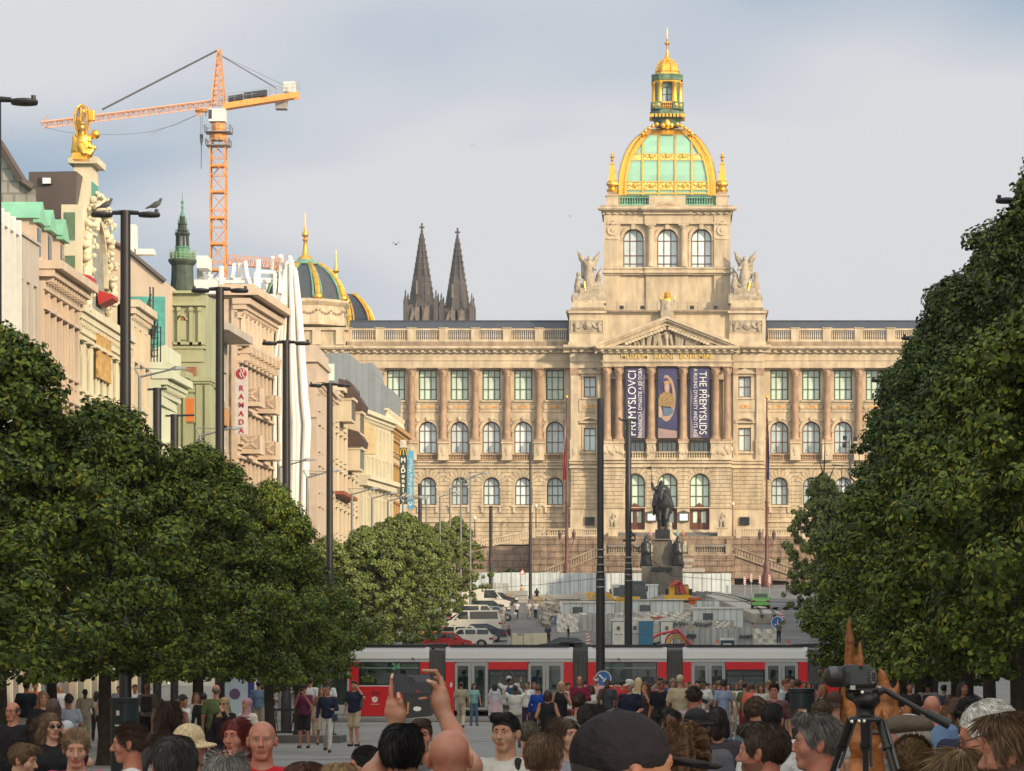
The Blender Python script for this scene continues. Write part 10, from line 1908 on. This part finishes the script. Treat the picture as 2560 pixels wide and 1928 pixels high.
FP=[(760,112,-8,G(py=1712,arms='phone',sl=1,top=(.12,.02,.06),bot=DK,bt='shorts',hat='cap',hatc=(.05,.02,.03),hc=BL,sk='r',bag='phone',fat=1.12,label='man in a maroon jersey and cap photographing with his phone')),(819,104.5,-4,G(py=1715,arms=('front','down'),legs='walk',sl=2,top=NV,bot=OW,hs='crop',hc=(.10,.08,.07),sk='r',bag='strap',extra=(.04,.07,.12),label='man in a navy jumper and white trousers walking towards the camera')),(885,115,-25,G(py=1702,arms=('ear','down'),legs='rest',top=NV,bot=(.44,.36,.24),bt='shorts',hc=DB,sk='l',bag='pack',extra=(.1,.12,.1),fat=1.08,label='man in a navy t-shirt and beige shorts with a hand at his ear')),(1153,157,178,G(py=1705,legs='walk',top=(.33,.29,.21),bot=(.46,.41,.31),hc=DB,sk='t',label='man in a khaki shirt and pale trousers walking away by the tram door')),(776,128,160,G(py=1695,top=WT,bot=BE,bt='shorts',hc=DB,bag='sling',label='man in a white t-shirt behind the man in the maroon jersey')),(824,135,150,G(py=1697,top=WT,bot=JE,hc=DB,fem=1,hs='long',label='woman in white behind the man in the navy jumper')),(804,118,10,G(py=1718,top=(.2,.1,.08),bot=BE,bt='skirt',hc=(.1,.04,.02),fem=1,hs='long',label='auburn-haired woman just behind the man in the navy jumper')),(647,130,175,G(py=1702,top=(.13,.2,.3),bot=BE,bt='shorts',hc=DB,label='man in a blue shirt and beige shorts left of the white wire barrier')),(1237,183,178,G(py=1706,top=(.5,.48,.55),bot=(.55,.38,.42),bt='skirt',hs='long',hc=BL,fem=1,sl=2,label='woman with long black hair and a pale pink skirt by the tram door')),(1272,128,200,G(py=1690,top=OW,bot=(.2,.2,.22),hc=BL,sk='d',hat='cap',hatc=(.4,.42,.42),bag='pack',extra=(.03,.09,.18),fat=1.2,arms='up',label='big man in a white t-shirt and grey cap with a blue backpack')),(1288,113,182,G(py=1712,top=OW,bot=(.26,.24,.18),bt='shorts',hs='crop',hc=(.03,.015,.01),sk='d',arms='up',fat=1.1,label='man in a white t-shirt seen from behind with both hands raised to his head')),(1318,140,-20,G(py=1703,top=WT,bot=(.05,.02,.05),hs='pony',hc=DB,fem=1,arms=('down','up'),sl=2,label='woman in a white shirt with one arm raised in front of the tram window')),(1344,125,172,G(py=1714,top=(.01,.05,.30),bot=DK,hs='curly',hc=(.09,.05,.03),fem=1,sl=2,label='person in a bright blue jacket seen from behind')),(1369,86,180,G(py=1725,top=BK,bot=BK,bt='dress',hs='bob',hc=(.03,.012,.014),fem=1,sl=0,arms='bag',label='woman in a black dress with bare back and short dark hair')),(1403,108,0,G(py=1703,top=BK,bot=BK,bt='dress',hs='bob',hc=(.32,.24,.14),fem=1,sl=0,arms=('phone','bag'),bag='strap',label='blonde woman in a black dress lifting a camera to her face')),(1420,130,20,G(py=1706,top=WT,bot=(.5,.03,.04),hs='short',hc=DB,fem=1,bag='pack',label='person in a white top and red skirt behind the blonde in black',bt='skirt')),(1449,112,0,G(py=1690,top=(.16,.012,.04),bot=DK,hs='receding',hc=BL,sk='r',arms='cross',fat=1.15,sl=2,label='man in a burgundy shirt with folded arms before the grey bellows')),(1478,116,-5,G(py=1712,top=(.5,.48,.45),bot=DK,hs='long',hc=BL,sk='d',fem=1,sl=0,label='woman with long black hair and a sleeveless white top beside the burgundy shirt')),(1490,135,10,G(py=1692,top=(.55,.3,.28),bot=BE,hat='cap',hatc=(.6,.45,.42),hc=LB,label='person in a pale salmon cap just left of the blue sign')),(1519,120,-10,G(py=1697,top=(.045,.05,.06),bot=OW,hs='crop',hc=BL,sk='d',arms=('down','chin'),label='man in a charcoal t-shirt and white trousers below the blue sign')),(1574,86,-32,G(py=1699,top=(.012,.015,.035),bot=JE,hs='short',hc=WH,hat='cap',hatc=(.5,.46,.38),arms=('bag','down'),fat=1.18,label='man in a navy short-sleeved shirt and off-white cap')),(1596,112,180,G(py=1694,top=OW,bot=(.5,.5,.55),hs='long',hc=(.38,.28,.15),fem=1,label='person with long straw-coloured hair seen from behind')),(1613,92,-20,G(py=1704,top=(.05,.03,.03),bot=BK,bt='skirt',hs='long',hc=(.05,.02,.015),fem=1,sl=0,arms=('chin','down'),label='woman in a brown top and black skirt with a hand to her mouth')),(1653,90,-28,G(py=1694,top=(.010,.010,.016),bot=JE,hat='cap',hatc=(.18,.10,.08),hc=DB,sk='t',label='man in a black polo shirt, jeans and a brown cap')),(1700,88,184,G(py=1686,top=(.40,.33,.22),bot=(.12,.05,.07),hs='crop',hc=(.42,.34,.24),fat=1.1,label='man with cropped pale hair in a sand coloured t-shirt seen from behind')),(1732,120,160,G(py=1711,top=(.55,.07,.03),bot=DK,hc=(.25,.08,.03),label='person with ginger hair in an orange red top')),(1758,125,-14,G(py=1700,top=WT,bot=(.30,.26,.19),hat='cap',hatc=(.10,.07,.04),hc=BL,sk='t',bag='sling',arms=('bag','down'),label='man in a white t-shirt with a black sling bag across his chest')),(1785,150,30,G(py=1706,top=(.10,.12,.13),bot=DK,hc=DB,label='dark-dressed man by the last tram door')),(1808,120,200,G(py=1701,top=(.25,.32,.46),bot=(.28,.34,.48),bt='robe',hs='curly',hc=BL,sk='r',label='person in a light blue and white outfit, back turned')),(1841,143,12,G(py=1707,top=WT,bot=(.50,.45,.34),bt='wide',hs='long',hc=(.08,.04,.025),fem=1,sl=2,legs='walk',arms=('down','down'),label='woman in a white blouse and wide beige trousers walking towards the camera')),(1862,125,150,G(py=1706,top=(.10,.12,.05),bot=(.2,.03,.04),bt='shorts',hc=DB,fem=1,label='person in an olive top with red shorts')),(1880,118,165,G(py=1708,top=(.70,.13,.10),bot=DK,hc=MBn,sk='r',fat=1.1,label='man in a coral shirt leaning away')),(1903,115,-6,G(py=1709,top=(.52,.50,.46),bot=DK,hs='long',hc=DB,fem=1,sl=2,label='woman in sunglasses and a cream cardigan')),(1922,128,10,G(py=1703,top=(.3,.25,.2),bot=DK,hs='curly',hc=LB,fem=1,label='fair curly-haired woman behind the stout man')),(1966,96,62,G(py=1697,top=(.36,.40,.46),bot=BE,hs='quiff',hc=(.14,.07,.03),sk='r',label='man in a pale blue shirt in profile facing right')),(1993,90,190,G(py=1696,top=BK,bot=DK,hs='crop',hc=(.06,.03,.025),sk='r',label='man with close-cropped dark hair right behind the tall bin')),(2055,86,-68,G(py=1712,top=DK,bot=DK,hs='bob',hc=(.22,.11,.05),sk='r',fem=1,bag='strap',extra=(.4,.38,.34),label='laughing woman with a fair bob and a black top right of the tall bin')),(2022,125,10,G(py=1704,top=(.4,.2,.25),bot=DK,hc=DB,fem=1,hs='long',label='person in a rose top behind the tall bin')),(66,100,176,G(py=1703,top=(.012,.02,.03),bot=(.5,.48,.42),bt='shorts',hc=BL,sk='t',fat=1.1,label='man in a black t-shirt and white shorts at the far left')),(88,120,20,G(py=1705,top=(.5,.1,.03),bot=BE,hc=DB,label='person in an orange top beyond the man in white shorts')),(108,62,20,G(py=1727,top=DK,bot=DK,hs='long',hc=(.13,.07,.04),fem=1,sl=2,label='woman with long light brown hair and a dark top')),(134,48,185,G(py=1747,top=(.48,.50,.56),bot=JE,hs='bob',hc=(.045,.025,.02),bag='strap',label='brown-haired person in a white shirt with a grey strap, back turned')),(172,75,200,G(py=1738,top=(.32,.36,.46),bot=JE,hs='curly',hc=BL,sk='t',bag='strap',arms='bag',label='man in a light blue shirt with a black bag strap')),(213,112,180,G(py=1722,top=(.46,.40,.30),bot=(.48,.42,.33),hs='crop',hc=BL,sk='d',label='man in a cream t-shirt and cream trousers')),(241,126,182,G(py=1728,top=(.42,.48,.38),bot=DK,hs='long',hc=BL,fem=1,label='woman with long black hair, a pale striped top and black flared trousers')),(259,120,190,G(py=1727,top=(.38,.01,.02),bot=(.28,.24,.18),hs='bob',hc=DB,fem=1,sl=0,label='woman in a red top and khaki trousers beside the nearest trunk')),(337,122,25,G(py=1711,top=WT,bot=DK,bt='shorts',hc=MBn,sk='r',bag='pack',label='man in a white shirt with dark straps right of the left bin')),(368,106,180,G(py=1708,top=(.28,.24,.2),bot=DK,hs='bald',sk='t',bag='pack',extra=(.06,.05,.06),label='man with a large grey backpack seen from behind')),(403,92,20,G(py=1746,top=(.45,.35,.16),bot=JE,hs='long',hc=DB,fem=1,label='woman in a mustard top beside a trunk')),(443,78,170,G(py=1748,top=(.3,.15,.12),bot=DK,hs='short',hc=DB,sk='t',label='short-haired person left of the white shirt under the trees')),(459,80,60,G(py=1739,top=WT,bot=(.2,.22,.28),hs='curly',hc=BL,sk='r',bag='pack',label='young man with black hair and a white shirt in profile')),(490,88,15,G(py=1731,top=(.45,.42,.36),bot=DK,hs='long',hc=MBn,fem=1,arms='front',label='woman in a pale patterned blouse beside the man in black')),(509,86,185,G(py=1732,top=BK,bot=DK,hs='short',hc=BL,sl=2,label='man in a black jacket with his back turned')),(541,78,178,G(py=1711,top=(.10,.13,.055),bot=DK,hs='fringe',hc=(.2,.15,.1),sk='r',fat=1.15,label='bald man in an olive green t-shirt seen from behind')),(20,80,160,G(py=1780,top=(.5,.5,.52),bot=DK,hs='short',hc=DB,label='person in a white shirt partly hidden by the bald man at the far left',bag='strap')),(296,150,10,G(py=1715,top=(.2,.2,.25),bot=DK,hc=DB,label='distant man in grey beyond the left bin')),(150,140,30,G(py=1714,top=(.45,.45,.5),bot=JE,hc=LB,fem=1,hs='long',label='distant woman in pale grey under the left trees')),(2275,96,-6,G(py=1704,top=(.030,.020,.022),bot=DK,hc=BL,sk='r',label='man in a dark shirt with a lanyard right of the sculpture')),(2320,100,178,G(py=1701,top=(.48,.45,.50),bot=MR,hc=BL,sk='t',bag='pack',label='black-haired man in a pale shirt with a maroon rucksack')),(2409,72,20,G(py=1702,top=(.12,.08,.06),bot=DK,hs='long',hc=BL,sk='t',fem=1,label='woman with voluminous dark hair under the right trees')),(2374,90,5,G(py=1735,top=(.40,.22,.10),bot=(.4,.3,.2),bt='skirt',hs='long',hc=LB,fem=1,label='woman in an orange patterned dress under the right trees')),(2360,110,150,G(py=1712,top=(.05,.06,.12),bot=DK,hc=BL,label='man in dark blue between the trunks on the right')),(2215,150,20,G(py=1708,top=(.3,.3,.33),bot=DK,hc=DB,label='distant man in grey left of the sculpture tips')),(2105,120,170,G(py=1712,top=(.3,.1,.08),bot=DK,hc=DB,fem=1,hs='bob',label='person in a rust top left of the sculpture')),(1185,170,15,G(py=1708,top=(.2,.35,.35),bot=JE,hc=BL,fem=1,hs='long',label='person in a pale turquoise top at the first tram door')),(1640,140,0,G(py=1703,top=(.3,.05,.05),bot=DK,hc=DB,label='person in dark red beyond the man in the black polo')),(1555,135,170,G(py=1700,top=(.45,.03,.04),bot=DK,hc=BL,sk='r',fat=1.1,label='person in a bright red top behind the off-white cap')),(1335,158,15,G(py=1706,top=(.25,.25,.22),bot=BE,hc=LB,label='man in grey beyond the woman with a raised arm')),(1722,160,20,G(py=1705,top=DK,bot=DK,hc=BL,label='dark-haired man in black by the third red pillar')),(1385,165,190,G(py=1708,top=(.1,.12,.1),bot=DK,hc=BL,sk='d',label='man in dark green right beside the tram window')),]
for px,Y,fc,d in FP:
 d=dict(d);Zt=Z(d['py'],Y);d.setdefault('group',lt if px<700 else rt_ if px>2080 else cr)
 if Zt>1.93:d['z']=min(.15,Zt-1.93);d.pop('py');d['h']=1.93
 person(px,Y,fc,**d)
for(px,Y,fc,d)in[(1292,386,0,G(top=WT,bot=DK,hc=BL,sk='t',legs='walk',label='left of three people in white t-shirts walking down the road')),(1322,386,4,G(top=WT,bot=(.5,.42,.34),hc=BL,sk='t',legs='walk',bag='strap',label='middle of three people in white t-shirts, in beige trousers')),(1339,386,-4,G(top=WT,bot=DK,hc=BL,sk='t',legs='walk',fat=1.1,label='right of three people in white t-shirts walking down the road')),(1342,449,180,G(top=BK,bot=BK,bt='robe',hc=BL,fem=1,hs='long',label='woman in a long black dress walking up the road')),(1255,350,20,G(top=(.4,.38,.36),bot=BE,hc=DB,label='person in grey standing at the nose of the white vans')),(1272,306,60,G(top=(.06,.04,.05),bot=OW,hc=(.25,.09,.05),label='red-haired person in black left of the cream boards')),(1370,309,20,G(top=(.05,.06,.09),bot=DK,hc=DB,label='person in dark blue at the right end of the cream boards')),(1421,322,60,G(top=BK,bot=(.1,.1,.12),hc=DB,h=1.2,label='small crouching figure in black between the cream boards and the toilets')),(1881,314,-60,G(top=(.35,.2,.15),bot=BE,hc=DB,label='person in brown by the right-hand tarpaulin frame')),(1947,318,-30,G(top=(.12,.1,.12),bot=DK,hc=DB,label='person in dark clothes below the round blue arrow sign')),(1968,505,10,G(top=BK,bot=BK,hc=BL,label='person in black on the upper road near the right-hand trees')),(1305,470,30,G(top=(.5,.35,.2),bot=BE,hc=DB,label='worker in tan among the stacks at the head of the road')),(1258,372,200,G(top=(.3,.3,.3),bot=(.1,.1,.1),hc=DB,label='person in grey between the parked cars'))]:
 d.setdefault('group',far_);person(px,Y,fc,**d)
for i,(px,py,Y,d)in enumerate([(1626,1337,571,G(top=(.5,.3,.3),bot=(.4,.2,.2),label='person in pink on the museum steps left of the bronze horse')),(1694,1338,571,G(top=(.2,.42,.34),bot=DK,label='person in mint green on the museum steps right of the bronze horse')),(1707,1338,571,G(top=(.5,.15,.15),bot=DK,label='person in red next to the one in mint green on the museum steps')),(1842,1334,568,G(top=(.45,.05,.12),bot=DK,label='person in crimson on the terrace right of the museum doors')),(1357,1332,569,G(top=WT,bot=DK,label='person in white leaning on the terrace balustrade at the left')),(1368,1332,569,G(top=(.4,.2,.18),bot=DK,label='person in rust beside the one in white on the terrace'))]):
 z_=Z(py,Y)-gz(Y)-1.0;person(px,Y,0,z=z_,group='people on the museum terrace',h=1.72,**d)
CN={'teal':(.03,.2,.2),'lemon yellow':(.6,.5,.12),'violet':(.16,.07,.25),'brick red':(.3,.06,.04),'forest green':(.03,.12,.04),'light pink':(.55,.33,.35),'steel grey':(.2,.22,.25),'chocolate':(.07,.04,.025),'royal blue':(.03,.08,.35),'ivory':(.55,.52,.43),'charcoal':(.03,.03,.035),'turquoise':(.1,.4,.4),'plum':(.12,.03,.1),'sand':(.4,.33,.22),'bottle green':(.01,.06,.04),'pale lilac':(.42,.36,.5),'rust':(.32,.11,.04),'denim blue':(.1,.16,.26),'snow white':(.65,.65,.65),'jet black':(.01,.01,.01),'mustard':(.4,.27,.05),'peach':(.6,.35,.24)}
rs=random.Random(77)
for i,(k,c_)in enumerate(CN.items()):
 px=[1463,1502,1538,1567,1586,1628,1644,1667,1682,1716,1745,1771,1797,1821,1852,1871,1893,1913,1943,1978,2010,2036][i];f_=i%2
 person(px,rs.uniform(132,182),rs.choice([0,20,-30,90,-90,175,160,200]),py=rs.uniform(1698,1711),legs=rs.choice(['stand','walk','rest']),fem=f_,sl=rs.choice([1,2]),bt=rs.choice(['trousers','shorts','skirt']if f_ else['trousers','shorts']),hs=rs.choice(['long','bob','bun']if f_ else['short','crop','curly']),sk=rs.choice('lprt'),top=c_,bot=rs.choice([DK,JE,BE]),hc=rs.choice([BL,DB,MBn,LB]),label='half hidden %s in %s at the back of the crowd before the tram'%('woman' if f_ else 'man',k),group=cr)
for i,px in enumerate((925,1010,1160,1200,1345,1560,1620,1755,1790,1935,1975)):person(px,196.2,[0,90,180,-60][i%4],py=1675,z=.4,fem=i%2,hs=('short','long')[i%2],sk='lpt'[i%3],hc=BL,top=list(CN.values())[i*2],label='passenger in %s standing inside the tram'%list(CN)[i*2],group='passengers inside the tram')
# --- thin evening haze
hz=MB();hz.box(-1600,1600,-70,3100,-1.05,142);hm=bpy.data.materials.new('haze');hm.use_nodes=True;hn=hm.node_tree;hn.nodes.remove(hn.nodes['Principled BSDF']);hv=hn.nodes.new('ShaderNodeVolumePrincipled');hv.inputs['Color'].default_value=(.86,.87,.90,1);hv.inputs['Density'].default_value=.00011;hv.inputs['Anisotropy'].default_value=.3
hn.links.new(hv.outputs[0],hn.nodes['Material Output'].inputs['Volume']);hz.out('haze',[hm])['kind']='stuff'
